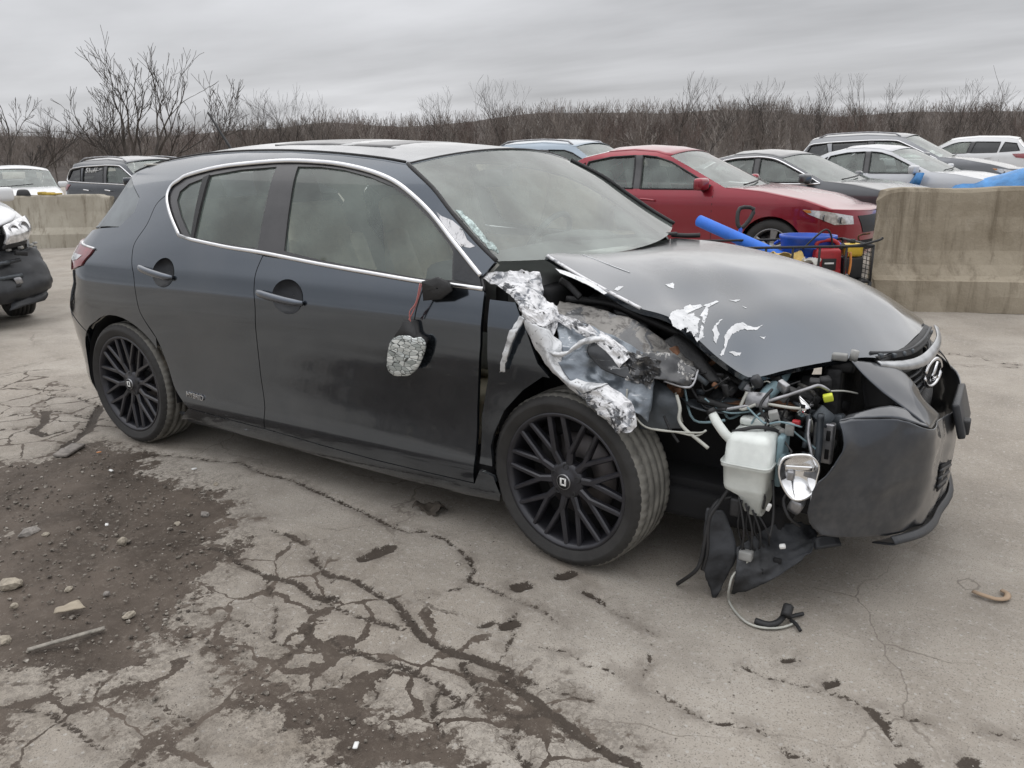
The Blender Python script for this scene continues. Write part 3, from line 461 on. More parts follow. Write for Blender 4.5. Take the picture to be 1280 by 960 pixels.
def torn_metal(name, a=(.70,.70,.71), b=(.18,.19,.21), paintc=(.035,.039,.046), pfac=.4, metal=.35):
    t = NT(name); n1 = t.noise(17, 6, .7, 1.2); n2 = t.noise(55, 4, .6, .5); n3 = t.noise(8, 5, .65, .8)
    c = t.mix(t.rng(n1, .36, .50), b, a); c = t.mix(t.rng(n2, .62, .70), c, (.06,.055,.05))
    k = t.rng(n3, pfac+.02, pfac-.02)
    t.set('Base Color', t.mix(k, c, paintc)); t.set('Metallic', t.m('MULTIPLY', t.m('SUBTRACT',1.,k), metal)); t.set('Roughness', t.rng(n2, .2, .8, .3, .62)); t.set('Coat Weight', k)
    t.bump(n1, .004, .6); return t.mat
MM = MATS
MM['lex'] = paint('dark_grey_metallic_paint', (.082,.097,.117), .95, .14, .06, wave=.0003, updust=.24)
MM['lexroof'] = MM['lex']
MM['chrome'] = plain('chrome_trim', (.75,.75,.76), .16, 1., .06)
MM['blackgloss'] = plain('satin_black_pillar', (.035,.034,.036), .32, 0, .2, coat=.3)
MM['black'] = plain('black_plastic', (.018,.018,.019), .55, 0, .35, bump=.0015, bscale=140)
MM['bplast'] = plain('weathered_black_plastic', (.026,.028,.032), .46, 0, .45, 6, bump=.001, bscale=90)
MM['flapm'] = plain('dusty_splash_shield', (.030,.032,.036), .55, 0, .75, 7, bump=.004, bscale=25)
MM['dark'] = plain('grimy_dark_metal', (.020,.020,.021), .6, .3, .5, 14, bump=.004, bscale=40)
MM['void'] = plain('dark_liner', (.010,.010,.011), .85, 0, .3)
MM['steel'] = plain('bare_steel', (.34,.34,.35), .38, .8, .3, 18, bump=.003, bscale=30)
MM['grey_part'] = plain('grey_painted_metal', (.07,.08,.09), .42, .3, .35, 9, bump=.002, bscale=20)
MM['torn'] = torn_metal('torn_primer_metal', pfac=.41)
MM['crush'] = torn_metal('crushed_fender_paint', a=(.55,.55,.56), pfac=.66, paintc=(.05,.058,.068))
MM['railm'] = torn_metal('scraped_rail_metal', a=(.24,.23,.215), b=(.10,.094,.088), pfac=.46, paintc=(.06,.062,.065))
def chipped():
    t = NT('chipped_white_primer'); n = t.noise(70, 5, .75, .8); n2 = t.noise(22, 4, .6)
    t.set('Base Color', t.mix(t.rng(n, .60, .66), t.mix(t.rng(n2, .3, .7), (.56,.57,.58), (.76,.77,.78)), (.07,.08,.09))); t.set('Roughness', .55); t.bump(n, .003, .7); return t.mat
MM['primer'] = chipped()
MM['glass'] = glass('side_window_glass', (.91,.985,.945), .12, (.60,.74,.66), 1.75)  # pale green film is dust plus haze and reflection put into the colour
MM['wsglass'] = glass('windshield_glass', (.91,.985,.945), .19, (.66,.76,.70), 1.8)  # paler film: dust, with haze and sky reflection laid in as colour
MM['hatchglass'] = glass('hatch_glass', (.16,.20,.21), .35, (.40,.44,.46))
MM['crazed'] = plain('crazed_green_glass', (.50,.60,.58), .2, 0, .4, 80, bump=.01, bscale=90)
MM['rubber'] = plain('tyre_rubber', (.026,.025,.024), .72, 0, .3, 12, bump=.001, bscale=120)
MM['tread'] = plain('dusty_tyre_tread', (.15,.144,.128), .88, 0, .35, 16, bump=.002, bscale=70)
MM['rim'] = plain('dark_satin_wheel', (.030,.030,.036), .36, .35, .25, 10, coat=.25)
MM['discm'] = plain('brake_disc_steel', (.13,.12,.12), .5, .8, .3)
MM['tan'] = plain('tan_leather', (.58,.50,.39), .6, 0, .12, 12, bump=.002, bscale=120)
MM['trimgrey'] = plain('grey_interior_plastic', (.13,.13,.128), .7, 0, .15)
MM['cloth'] = plain('pale_headliner', (.55,.54,.50), .9, 0, .08)
MM['milky'] = plain('milky_tank_plastic', (.66,.69,.66), .35, 0, .12, 10, trans=.3)
MM['white'] = plain('white_plastic', (.75,.75,.73), .4, 0, .08)
MM['red_lens'] = plain('red_lamp_lens', (.22,.035,.04), .15, 0, .3, coat=1)
MM['clear_lens'] = plain('clear_lamp_lens', (.62,.62,.63), .12, .6, .3, 22, coat=1)
MM['mirrorbowl'] = plain('lamp_reflector', (.86,.86,.86), .08, 1., .08)
def foil():
    t = NT('shattered_mirror_glass'); mp = t.N.new('ShaderNodeMapping'); t.L.new(t.co, mp.inputs[0]); mp.inputs['Scale'].default_value = (1,.3,2.4)
    v = t.N.new('ShaderNodeTexVoronoi'); t.L.new(mp.outputs[0], v.inputs['Vector']); v.inputs['Scale'].default_value = 34; sc_ = t.N.new('ShaderNodeSeparateColor'); t.L.new(v.outputs['Color'], sc_.inputs[0]); e = t.vor(34, 'DISTANCE_TO_EDGE', mp.outputs[0])
    c = t.mix(sc_.outputs[0], (.30,.33,.32), (.82,.85,.83)); t.set('Base Color', t.mix(t.rng(e, .07, .02), c, (.07,.075,.07))); t.set('Metallic', .45); t.set('Roughness', .3); t.bump(t.m('ADD', t.m('MULTIPLY', sc_.outputs[1], .6), t.rng(e, 0, .08, -.4, 0)), .004, .8); return t.mat
MM['foil'] = foil()
def scratched():
    t = NT('scratched_fender_paint'); mp = t.N.new('ShaderNodeMapping'); t.L.new(t.co, mp.inputs[0]); mp.inputs['Rotation'].default_value = (0,math.radians(42),0); mp.inputs['Scale'].default_value = (6,30,120); n = t.noise(1., 4, .7, .1, mp.outputs[0]); n2 = t.noise(9, 5, .7, .6); n3 = t.noise(28, 5, .7)
    k = t.m('MULTIPLY', t.rng(n, .60, .66), t.rng(n2, .42, .56)); w = t.m('MULTIPLY', t.rng(n2, .64, .67), t.rng(n3, .40, .50))
    c = t.mix(t.rng(n2, .3, .7), (.11,.13,.155), (.24,.27,.30)); c = t.mix(t.rng(n3, .55, .75, 0, .6), c, (.03,.03,.032)); c = t.mix(t.m('MAXIMUM', t.m('MULTIPLY', k, .7), w), c, (.62,.63,.64))
    t.set('Base Color', c); t.set('Metallic', .5); t.set('Roughness', .36); t.set('Coat Weight', .6); t.bump(n3, .002, .6); return t.mat
MM['scr'] = scratched()
MM['amber'] = plain('amber_lens', (.55,.2,.04), .2, 0, .2, coat=1)
MM['yellow'] = plain('yellow_plastic', (.62,.42,.04), .45, 0, .15)
MM['lime'] = plain('yellow_green_connector', (.55,.60,.05), .45, 0, .1)
MM['redp'] = plain('red_plastic', (.34,.02,.025), .4, 0, .2)
MM['bluep'] = plain('blue_plastic', (.015,.075,.42), .42, 0, .2)
MM['bluefoam'] = plain('blue_foam_tube', (.025,.15,.62), .6, 0, .1)
MM['tarp'] = plain('blue_tarpaulin', (.07,.24,.52), .5, 0, .25, 5, bump=.02, bscale=9)
MM['wire'] = plain('pale_wire', (.42,.42,.38), .5, 0, .15)
MM['pink'] = plain('red_wire', (.45,.16,.15), .5, 0, .2)
MM['bluehose'] = plain('blue_grey_hose', (.20,.29,.32), .6, 0, .2, 18)
MM['rust'] = plain('rusty_steel', (.16,.08,.045), .8, .3, .6, 22, bump=.004, bscale=50)

# ------------------------------------------------------------------ ground
def gz(x, y):
    x = np.asarray(x, float); y = np.asarray(y, float)
    return -.013*np.logaddexp(0, (-1.8-x)/.6)*.6
def vnoise(q, f, seed):
    """smooth value noise in -1..1"""
    t = np.random.RandomState(seed).rand(256,256)*2-1; p = q*f; i = np.floor(p).astype(int); r = p-i; r = r*r*(3-2*r); a = i & 255; b = (i+1) & 255
    return (t[a[:,0],a[:,1]]*(1-r[:,0])+t[b[:,0],a[:,1]]*r[:,0])*(1-r[:,1])+(t[a[:,0],b[:,1]]*(1-r[:,0])+t[b[:,0],b[:,1]]*r[:,0])*r[:,1]
CF = np.array([math.cos(yaw), math.sin(yaw)]); CR = np.array([math.sin(yaw), -math.cos(yaw)]); C0 = np.array([3.645,-3.022])
def ground():
    b = [.7]
    while b[-1] < 9: b.append(b[-1]+.0145*max(1, (b[-1]/2.6)**1.35))
    while b[-1] < 900: b.append(b[-1]*1.09)
    b = [-400,-120,-40,-14,-6,-3,-1.5,-.5,0,.35]+b
    a = list(np.arange(-2.4,2.6,.0155)); st = .0155
    while a[-1] < 900: st *= 1.07; a.append(a[-1]+st)
    left = []; st = .0135; x = -2.4
    while x > -900: st *= 1.06; x -= st; left.append(x)
    a = left[::-1]+a
    A, B = np.meshgrid(np.array(a), np.array(b)); m, n = A.shape
    xy = C0+A.reshape(-1,1)*CR+B.reshape(-1,1)*CF
    crk = np.full(len(xy), .5); dirt = np.full(len(xy), -.8)
    near = np.where((np.abs(A.ravel()) < 9) & (B.ravel() < 14) & (B.ravel() > .2))[0]; q = xy[near]
    d = np.full(len(q), .5)
    for w, pts in D['cracks']:
        p = np.array(pts); lo = p.min(0)-.35; hi = p.max(0)+.35
        k = np.where((q > lo).all(1) & (q < hi).all(1))[0]
        if len(k): d[k] = np.minimum(d[k], seg_dist(q[k], p, False)-w)
    crk[near] = d
    e = np.full(len(q), -.8)
    for pts in D['dirt']:
        p = np.array(pts); s = np.where(in_poly(q, p), 1., -1.)*seg_dist(q, p); e = np.maximum(e, s)
    dirt[near] = e
    cel = np.full(len(xy), -1.); ec = np.full(len(q), -1.)
    for pts in D['cells']:
        p = np.array(pts); ec = np.maximum(ec, np.where(in_poly(q, p), 1., -1.)*seg_dist(q, p))
    cel[near] = ec
    z = gz(xy[:,0], xy[:,1]); zz = np.zeros(len(xy))
    f1, f2, f3 = vnoise(q, 2.2, 1), vnoise(q, 9, 2), vnoise(q, 26, 3)
    cc = d+.006*f3+.006*vnoise(q, 70, 4); g = e+.05*f2+.03*f3
    kc = 1/(1+np.exp(np.clip(cc/.0035,-30,30))); kg = 1/(1+np.exp(np.clip(-g/.02,-30,30)))
    zz[near] = .004*f1+.0018*f2-.012*kc*(1-kg)+kg*(-.006+.005*f2+.005*f3)
    z = z+zz
    F = (np.arange(m-1)[:,None]*n+np.arange(n-1)[None]).ravel(); F = np.stack([F, F+1, F+n+1, F+n],1)
    me = bpy.data.meshes.new('ground'); V = np.column_stack([xy, z])
    me.vertices.add(len(V)); me.vertices.foreach_set('co', V.ravel()); me.loops.add(F.size); me.loops.foreach_set('vertex_index', F.ravel())
    me.polygons.add(len(F)); me.polygons.foreach_set('loop_start', np.arange(0,F.size,4)); me.polygons.foreach_set('loop_total', np.full(len(F),4)); me.update(calc_edges=True); me.shade_smooth()
    for nm, ar in (('crack',crk),('dirt',dirt),('cells',cel)):
        at = me.attributes.new(nm, 'FLOAT', 'POINT'); at.data.foreach_set('value', ar.astype(np.float32))
    o = bpy.data.objects.new('ground', me); COL.objects.link(o); tag(o, kind='structure')
    t = NT('cracked_concrete'); co = t.co
    n_big = t.noise(.55, 5, .6, .6); n_mid = t.noise(3.2, 6, .65, .3); n_fine = t.noise(48, 4, .75); n_grit = t.noise(210, 2, .7); n_edge = t.noise(24, 5, .75)
    n_e2 = t.noise(9, 5, .7)
    conc = t.mix(t.rng(n_big, .3, .7), (.285,.252,.212), (.40,.367,.322)); conc = t.mix(t.rng(n_mid, .35, .75, 0., .6), conc, (.215,.192,.165))
    conc = t.mix(t.rng(n_fine, .50, .70, 0., .55), conc, (.43,.405,.37)); conc = t.mix(t.rng(n_grit, .56, .66, 0., .7), conc, (.11,.095,.08))
    v = t.vor(75, out=0); vc = t.N.new('ShaderNodeTexVoronoi'); t.L.new(co, vc.inputs['Vector']); vc.inputs['Scale'].default_value = 60
    spc = t.N.new('ShaderNodeSeparateColor'); t.L.new(vc.outputs['Color'], spc.inputs[0])
    peb = t.m('MULTIPLY', t.rng(vc.outputs['Distance'], .32, .22), t.rng(spc.outputs[0], .86, .9)); conc = t.mix(t.m('MULTIPLY', peb, .7), conc, (.42,.40,.37))
    # pale scuffed drag lines
    mp = t.N.new('ShaderNodeMapping'); t.L.new(co, mp.inputs[0]); mp.inputs['Rotation'].default_value = (0,0,math.radians(8)); mp.inputs['Scale'].default_value = (.7,9,1)
    scr = t.noise(1.6, 5, .7, .2, mp.outputs[0]); conc = t.mix(t.rng(scr, .60, .74, 0., .35), conc, (.37,.355,.33))
    stn = t.noise(1.1, 4, .6, 1.0); conc = t.mix(t.rng(stn, .60, .74, 0., .5), conc, (.15,.12,.09))
    # fine random hairline cracks
    wv = t.N.new('ShaderNodeMapping'); t.L.new(co, wv.inputs[0]); nd = t.N.new('ShaderNodeTexNoise'); nd.inputs['Scale'].default_value = 3; nd.inputs['Detail'].default_value = 5; t.L.new(co, nd.inputs[0])
    ad = t.N.new('ShaderNodeMix'); ad.data_type = 'VECTOR'; ad.inputs[0].default_value = .22; t.L.new(co, ad.inputs[4]); t.L.new(nd.outputs['Color'], ad.inputs[5])
    ve = t.vor(1.7, 'DISTANCE_TO_EDGE', ad.outputs[1]); hl = t.m('MULTIPLY', t.rng(ve, .005, .0015), t.rng(t.noise(.8, 3), .52, .62))
    soil = t.mix(t.rng(n_mid, .3, .7), (.058,.045,.035), (.115,.092,.074)); soil = t.mix(t.rng(n_fine, .52, .72, 0., .7), soil, (.17,.145,.12)); soil = t.mix(t.m('MULTIPLY', t.rng(n_grit, .6, .75), .5), soil, (.15,.13,.11))
    # traced cracks: ragged, swelling and closing along their length
    wob = t.noise(6.5, 4, .7)
    ck = t.m('ADD', t.attr('crack'), t.m('ADD', t.m('MULTIPLY', t.m('SUBTRACT', n_edge, .5), .040), t.m('ADD', t.m('MULTIPLY', t.m('SUBTRACT', n_grit, .5), .018), t.m('MULTIPLY', t.m('SUBTRACT', wob, .47), .022))))
    cm = t.rng(ck, .0025, -.0025)
    # finer crazing between them where the slab has broken up
    zone = t.rng(t.m('ADD', t.attr('cells'), t.m('MULTIPLY', t.m('SUBTRACT', n_e2, .5), .5)), -.02, .10)
    v2 = t.vor(5.2, 'DISTANCE_TO_EDGE', ad.outputs[1]); v3 = t.vor(13., 'DISTANCE_TO_EDGE', ad.outputs[1])
    wid = t.m('ADD', .011, t.m('MULTIPLY', t.rng(n_e2, .40, .75), .085))
    c2 = t.m('MULTIPLY', t.m('LESS_THAN', t.m('ADD', v2, t.m('MULTIPLY', t.m('SUBTRACT', n_edge, .5), .05)), wid), zone)
    c3 = t.m('MULTIPLY', t.m('MULTIPLY', t.m('LESS_THAN', t.m('ADD', v3, t.m('MULTIPLY', t.m('SUBTRACT', n_grit, .5), .03)), .010), zone), t.rng(n_big, .42, .58))
    halo = t.m('MULTIPLY', t.rng(ck, .060, .0), t.rng(n_e2, .42, .60)); conc = t.mix(t.m('MULTIPLY', halo, .45), conc, (.12,.10,.082))
    gk = t.m('ADD', t.attr('dirt'), t.m('ADD', t.m('MULTIPLY', t.m('SUBTRACT', n_e2, .5), .55), t.m('MULTIPLY', t.m('SUBTRACT', n_edge, .5), .24)))
    gm = t.rng(gk, -.012, .02)
    thin = t.m('MULTIPLY', t.rng(gk, -.20, .0), t.rng(n_fine, .38, .60)); conc = t.mix(t.m('MULTIPLY', thin, .6), conc, (.10,.083,.066))
    msk = t.m('MAXIMUM', t.m('MAXIMUM', cm, gm), t.m('MAXIMUM', c2, t.m('MAXIMUM', t.m('MULTIPLY', c3, .6), t.m('MULTIPLY', hl, .5))))
    t.set('Base Color', t.mix(t.m('MULTIPLY', cm, .6), t.mix(msk, conc, soil), (.034,.027,.021))); t.set('Roughness', t.rng(msk, 0, 1, .86, .75)); t.set('Specular IOR Level', .25)
    t.bump(t.m('ADD', t.m('MULTIPLY', n_fine, .45), t.m('MULTIPLY', n_grit, .4)), .008, .8)
    me.materials.append(t.mat)
    return o
GROUND = ground()

# loose pebbles and grit on the soil: too many to count
def rock_mesh(rng, r, sub=1, flat=.55):
    bm = bmesh.new(); bmesh.ops.create_icosphere(bm, subdivisions=sub, radius=1); s = rng.random()*100
    ax = Vector((rng.uniform(.7,1.3), rng.uniform(.6,1), flat*rng.uniform(.7,1.2)))
    for v in bm.verts:
        k = 1+.38*noise.noise(v.co*1.3+Vector((s,0,0)))+.15*noise.noise(v.co*3+Vector((0,s,0)))
        v.co = Vector((v.co.x*ax.x, v.co.y*ax.y, v.co.z*ax.z))*k*r
    return bm
def pebbles():
    rng = random.Random(4); base = []
    for k in range(8):
        bm = rock_mesh(rng, 1); bm.verts.ensure_lookup_table(); base.append((np.array([v.co[:] for v in bm.verts]), np.array([[v.index for v in f.verts] for f in bm.faces]))); bm.free()
    polys = [np.array(p) for p in D['dirt']]; allp = np.vstack(polys); lo, hi = allp.min(0)-.3, allp.max(0)+.5
    nr = np.random.RandomState(3); q = nr.uniform(lo, hi, (16000,2)); ins = np.zeros(len(q), bool)
    for p in polys: ins |= in_poly(q, p) & (nr.rand(len(q)) < .8); ins |= (seg_dist(q, p) < .12) & (nr.rand(len(q)) < .22)
    q = q[ins][:4200]
    extra = []
    for w, pts in D['cracks']:
        if w > .007:
            c = resample(pts, .03, False); extra.append(c+nr.normal(0, .022, c.shape))
    # thin scatter of grit over the open concrete, and broken chips on the soil
    m0 = len(q)+sum(len(x) for x in extra); fb = 1.0+5.5*nr.rand(3800)**1.3; fa = nr.uniform(-.68,.68,3800)*fb; extra.append(C0+fa[:,None]*CR+fb[:,None]*CF); m1 = m0+3800
    ch = nr.uniform(lo, hi, (2600,2)); ch = ch[in_poly(ch, polys[0])][:420]; extra.append(ch)
    q = np.vstack([q]+extra); V = []; F = []; nv = 0
    for i, p in enumerate(q):
        v, f = base[i % 8]; s = .0016+.0050*nr.rand()**4+(.006 if nr.rand() < .02 else 0); a = nr.rand()*6.28; ca, sa = math.cos(a), math.sin(a)
        if m0 <= i < m1: s = .0012+.0028*nr.rand()**3
        elif i >= m1: s = .003+.008*nr.rand()**2.2
        w = v*s; w = np.column_stack([w[:,0]*ca-w[:,1]*sa+p[0], w[:,0]*sa+w[:,1]*ca+p[1], w[:,2]+s*.2-.003]); V.append(w); F.append(f+nv); nv += len(v)
    t = NT('pebble_stone'); r = t.noise(55, 2, .5); c = t.mix(t.rng(r, .35, .6), (.07,.058,.048), (.20,.178,.15)); c = t.mix(t.rng(r, .60, .66), c, (.38,.35,.31)); t.set('Base Color', c); t.set('Roughness', .95)
    o = obj('pebbles', np.vstack(V), np.vstack(F), t.mat, None, smooth=False)
    tag(o, 'small loose grit and pebbles on the dark soil and in cracks', 'gravel', kind='stuff')
pebbles()

# ------------------------------------------------------------------ bare trees
def grow(rng, h, spread=.55, levels=5, trunk_r=None, lean=(0,0), forks=(2,3), first=.3, twig=.012, droop=0., dens=.5):
    """Branch segments of a leafless tree: rows of p0, p1, r0, r1, level."""
    segs = []; trunk_r = trunk_r or h*.017; g = rng.gauss
    def branch(p, d, L, r, lev):
        n = 4 if lev < 2 else 3; st = L/n; x, y, z = p; dx, dy, dz = d
        for k in range(n):
            dx += g(0,.14); dy += g(0,.14); dz += g(.05,.08); m = math.sqrt(dx*dx+dy*dy+dz*dz); dx /= m; dy /= m; dz /= m
            x2, y2, z2 = x+dx*st, y+dy*st, z+dz*st; ra = r*(1-.45*k/n); rb = r*(1-.45*(k+1)/n)
            segs.append((x,y,z,x2,y2,z2,max(ra,twig*.5),max(rb,twig*.45),lev)); x, y, z = x2, y2, z2
            if lev < levels and k < n-1 and rng.random() < (dens if lev else dens*.35): side((x,y,z), (dx,dy,dz), L*rng.uniform(.4,.75), rb*.6, lev+1, 1.1)
        if lev < levels:
            for _ in range(rng.choice(forks) if lev < 2 else 2): side((x,y,z), (dx,dy,dz), L*rng.uniform(.62,.92), r*.55, lev+1, .75)
    def side(p, d, L, r, lev, k):
        a = [g(0,1), g(0,1), g(.2,.5)]; t = sum(i*j for i, j in zip(a,d)); a = [i-t*j for i, j in zip(a,d)]; m = math.sqrt(sum(i*i for i in a))+1e-6; f = spread*k*rng.uniform(.6,1.3)/m
        e = [j+i*f for i, j in zip(a,d)]; m = math.sqrt(sum(i*i for i in e)); branch(p, [i/m for i in e], L, r, lev)
    branch((0,0,0), (lean[0],lean[1],1), h*first, trunk_r, 0)
    return np.array(segs)
def segs_mesh(s, minr=0., n=3):
    p0 = s[:,0:3]; p1 = s[:,3:6]; r = np.maximum(s[:,6:8], minr); d = p1-p0; d /= np.linalg.norm(d, axis=1, keepdims=True)+1e-9
    ref = np.where(np.abs(d[:,2:3]) < .9, np.array([[0,0,1.]]), np.array([[1.,0,0]])); a = np.cross(d, ref); a /= np.linalg.norm(a, axis=1, keepdims=True); b = np.cross(d, a); th = 2*np.pi*np.arange(n)/n
    ring = a[:,None]*np.cos(th)[None,:,None]+b[:,None]*np.sin(th)[None,:,None]
    V = np.concatenate([p0[:,None]+ring*r[:,0,None,None], p1[:,None]+ring*r[:,1,None,None]], 1).reshape(-1,3); k = np.arange(n); q = np.stack([k, (k+1) % n, n+(k+1) % n, n+k],1)
    F = (np.arange(len(s))[:,None,None]*2*n+q[None]).reshape(-1,4)
    return V, F
def ribbon_mesh(s):
    p0 = s[:,0:3]; p1 = s[:,3:6]; d = p1-p0; d /= np.linalg.norm(d, axis=1, keepdims=True)+1e-9; a = np.cross(d, np.random.RandomState(1).normal(size=d.shape)); a /= np.linalg.norm(a, axis=1, keepdims=True)+1e-9; r = s[:,6:8]*1.25
    V = np.stack([p0-a*r[:,:1], p0+a*r[:,:1], p1+a*r[:,1:], p1-a*r[:,1:]], 1).reshape(-1,3); return V, np.arange(len(V)).reshape(-1,4)
def quads(name, V, F, mat, parent=None, attr=None):
    me = bpy.data.meshes.new(name); me.vertices.add(len(V)); me.vertices.foreach_set('co', np.asarray(V, float).ravel()); me.loops.add(F.size); me.loops.foreach_set('vertex_index', F.ravel().astype(np.int32))
    me.polygons.add(len(F)); me.polygons.foreach_set('loop_start', np.arange(0,F.size,4)); me.polygons.foreach_set('loop_total', np.full(len(F),4)); me.update(calc_edges=True); me.shade_smooth()
    if attr: at = me.attributes.new(attr[0], 'FLOAT', 'POINT'); at.data.foreach_set('value', attr[1].astype(np.float32))
    o = bpy.data.objects.new(name, me); COL.objects.link(o); me.materials.append(mat); o.parent = parent; return o
MM['bark'] = plain('grey_brown_bark', (.075,.065,.057), .95, 0, .35, 3)
MM['twig'] = plain('brown_twigs', (.055,.047,.042), .95, 0, .35, 2)
def bare_tree(name, loc, h, seed, label, spread=.5, levels=6, first=.3, twig=.02, group=None, lean=(0,0), trunk_r=None, forks=(2,3), droop=0, limbs=None, dens=.5):
    rng = random.Random(seed)
    if limbs:
        parts = []; foot = grow(rng, h, .1, 0, trunk_r, (0,0), (2,), .14, twig); x, y, z = foot[-1,3:6]; parts.append(foot)
        for (lx, ly, k) in limbs:
            g_ = grow(rng, h*k, spread, levels-1, trunk_r*.62, (lx*CR[0]+ly*CF[0], lx*CR[1]+ly*CF[1]), forks, .34, twig, dens=dens); g_[:,[0,3]] += x; g_[:,[1,4]] += y; g_[:,[2,5]] += z*.9; parts.append(g_)
        s = np.vstack(parts)
    else: s = grow(rng, h, spread, levels, trunk_r, lean, forks, first, twig, droop, dens)
    s[:,:8] *= h/s[:,5].max(); o = empty(name, loc)
    V, F = segs_mesh(s[s[:,8] < 2], 0, 6); quads('trunk', V, F, MM['bark'], o)
    V, F = segs_mesh(s[s[:,8] >= 2], twig*.45); quads('crown', V, F, MM['twig'], o)
    tag(o, label, 'tree', group)
    return o
def polar(u, dist):
    """ground point in the direction of a photo column"""
    t = (u-640)/988; d = CF*1+CR*t; p = C0+d*dist; return p
def tree_at(u, dist, vtop, seed, label, **k):
    p = polar(u, dist); hz = 196.7-(u-640)*math.tan(math.radians(.88)); zt = 1.357+(hz-vtop)/988*dist*1.04; base = -1.2-dist*.012
    return bare_tree('bare_tree', (p[0], p[1], base), zt-base, seed, label, group='bare trees standing above the wood', **k)
tree_at(205, 62, 54, 11, 'large spreading bare tree with several trunks above the dark grey SUV', spread=.40, levels=6, twig=.034, trunk_r=.40, forks=(2,), dens=.30, limbs=((-.10,.2,.98),(-.45,-.2,.92),(.22,-.1,.95),(.75,.2,.9),(1.5,0,.66),(-1.5,.1,.78)))
tree_at(44, 66, 84, 5, 'bare tree at the far left edge with wide open crown', spread=.42, levels=6, twig=.034, trunk_r=.30, dens=.28, forks=(2,), limbs=((.1,.1,.9),(-.7,0,.85),(1.1,0,.8),(-1.5,0,.6)))
tree_at(274, 80, 105, 8, 'small bare tree close to the right of the largest tree', spread=.5, levels=5, first=.33, twig=.045, dens=.4)
tree_at(150, 70, 118, 31, 'slim bare tree leaning left below the largest tree', spread=.5, levels=5, first=.4, twig=.045, lean=(-.25,.1), dens=.35)
sky_trees = [(96,140),(330,122),(362,124),(392,118),(414,125),(556,122),(616,105),(632,112),(842,106),(872,108),(936,108),(948,112),(1003,104),(1052,104),(1088,103),(1108,105),(1165,110),(1200,112),(1217,98),(1238,104),(1268,122)]
notes = ['short bushy bare tree between the two leftmost big trees','bare tree on the skyline above the rear window','upright bare tree on the skyline, second of the group over the roof','taller bare tree on the skyline over the car roof','thin bare tree on the skyline right of the group over the roof','low bare tree on the skyline left of the round-topped pair','round-topped bare tree on the skyline above the windshield','bare tree just right of the round-topped skyline tree','broad bare tree on the skyline above the red sedan','bare tree beside the broad one above the red sedan','bare tree on the skyline left of the grey SUV','thin bare tree next to the one left of the grey SUV','fine bare tree on the skyline above the grey SUV rear','dead leaning snag on the skyline above the grey SUV','bare tree with wind-bent crown above the grey SUV','bare tree right of the wind-bent one','bare tree on the skyline above the pale damaged SUV','low bare tree near the pair of tall poles','tall pole-like dead trunk on the right skyline','second tall dead trunk near the right edge','bare tree at the right edge of the skyline']
for i, ((u, v), nt) in enumerate(zip(sky_trees, notes)):
    snag = i in (13,18,19)
    tree_at(u, 105+7*(i % 4), v, 50+i, nt, spread=.18 if snag else .42, levels=2 if snag else 5, first=.75 if snag else .33, twig=.024, dens=.35, forks=(1,2) if snag else (2,3), trunk_r=.16)
def skyline(u): return np.interp(u, [-200,0,100,200,300,420,520,600,680,760,860,960,1040,1120,1200,1280,1500], [154,154,156,155,150,138,142,137,127,126,125,122,130,128,124,130,130])
# the wood behind: one mass of bare stems
def wood():
    rng = random.Random(2); var = []
    for k in range(9):
        s = grow(rng, 11, .27, 4, .11, (0,0), (2,3), .46, .03, dens=.55); s[:,:6] /= s[:,5].max(); s[:,6:8] = np.where(s[:,8:9] > 0, np.maximum(s[:,6:8]*.055, .0013), s[:,6:8]*.055); th = s[:,8] < 1; V1, F1 = segs_mesh(s[th]); V2, F2 = ribbon_mesh(s[~th]); var.append((np.vstack([V1,V2]), np.vstack([F1,F2+len(V1)])))
    Vs = []; Fs = []; nv = 0; nr = np.random.RandomState(8); pale = []
    cols = []
    for i in range(1750):
        u = nr.uniform(-260, 1560); row = nr.rand()**.8; dist = 108+row*60
        # skyline of the photo, read along its columns
        vt = skyline(u)
        hz = 196.7-(u-640)*.01536; p = polar(u, dist); base = -1.2-dist*.012; zt = 1.357+(hz-vt)/988*dist
        h = (zt-base)*(nr.uniform(.82,.98) if row > .35 else nr.uniform(.5,.92)); V, F = var[i % 9]; a = nr.rand()*6.28; ca, sa = math.cos(a), math.sin(a); w = h*nr.uniform(.8,1.15)
        Vs.append(np.column_stack([(V[:,0]*ca-V[:,1]*sa)*w+p[0], (V[:,0]*sa+V[:,1]*ca)*w+p[1], V[:,2]*h+base])); Fs.append(F+nv); nv += len(V); cols.append(np.full(len(V), nr.rand()))
    V = np.vstack(Vs); F = np.vstack(Fs)
    t = NT('winter_wood_stems'); r = t.attr('shade'); c = t.mix(t.rng(r, 0, .8), (.115,.096,.084), (.19,.164,.146)); c = t.mix(t.rng(r, .90, .93), c, (.34,.31,.285)); c = t.mix(t.m('MULTIPLY', t.rng(r, .75, .6), t.rng(t.noise(.06, 3), .5, .6)), c, (.115,.085,.074))
    t.set('Base Color', c); t.set('Roughness', .95)
    o = quads('bare_wood', V, F, t.mat, None, ('shade', np.concatenate(cols))); tag(o, 'brown leafless winter wood along the horizon', 'wood', kind='stuff')
    print('wood tris', len(F)*2)
wood()
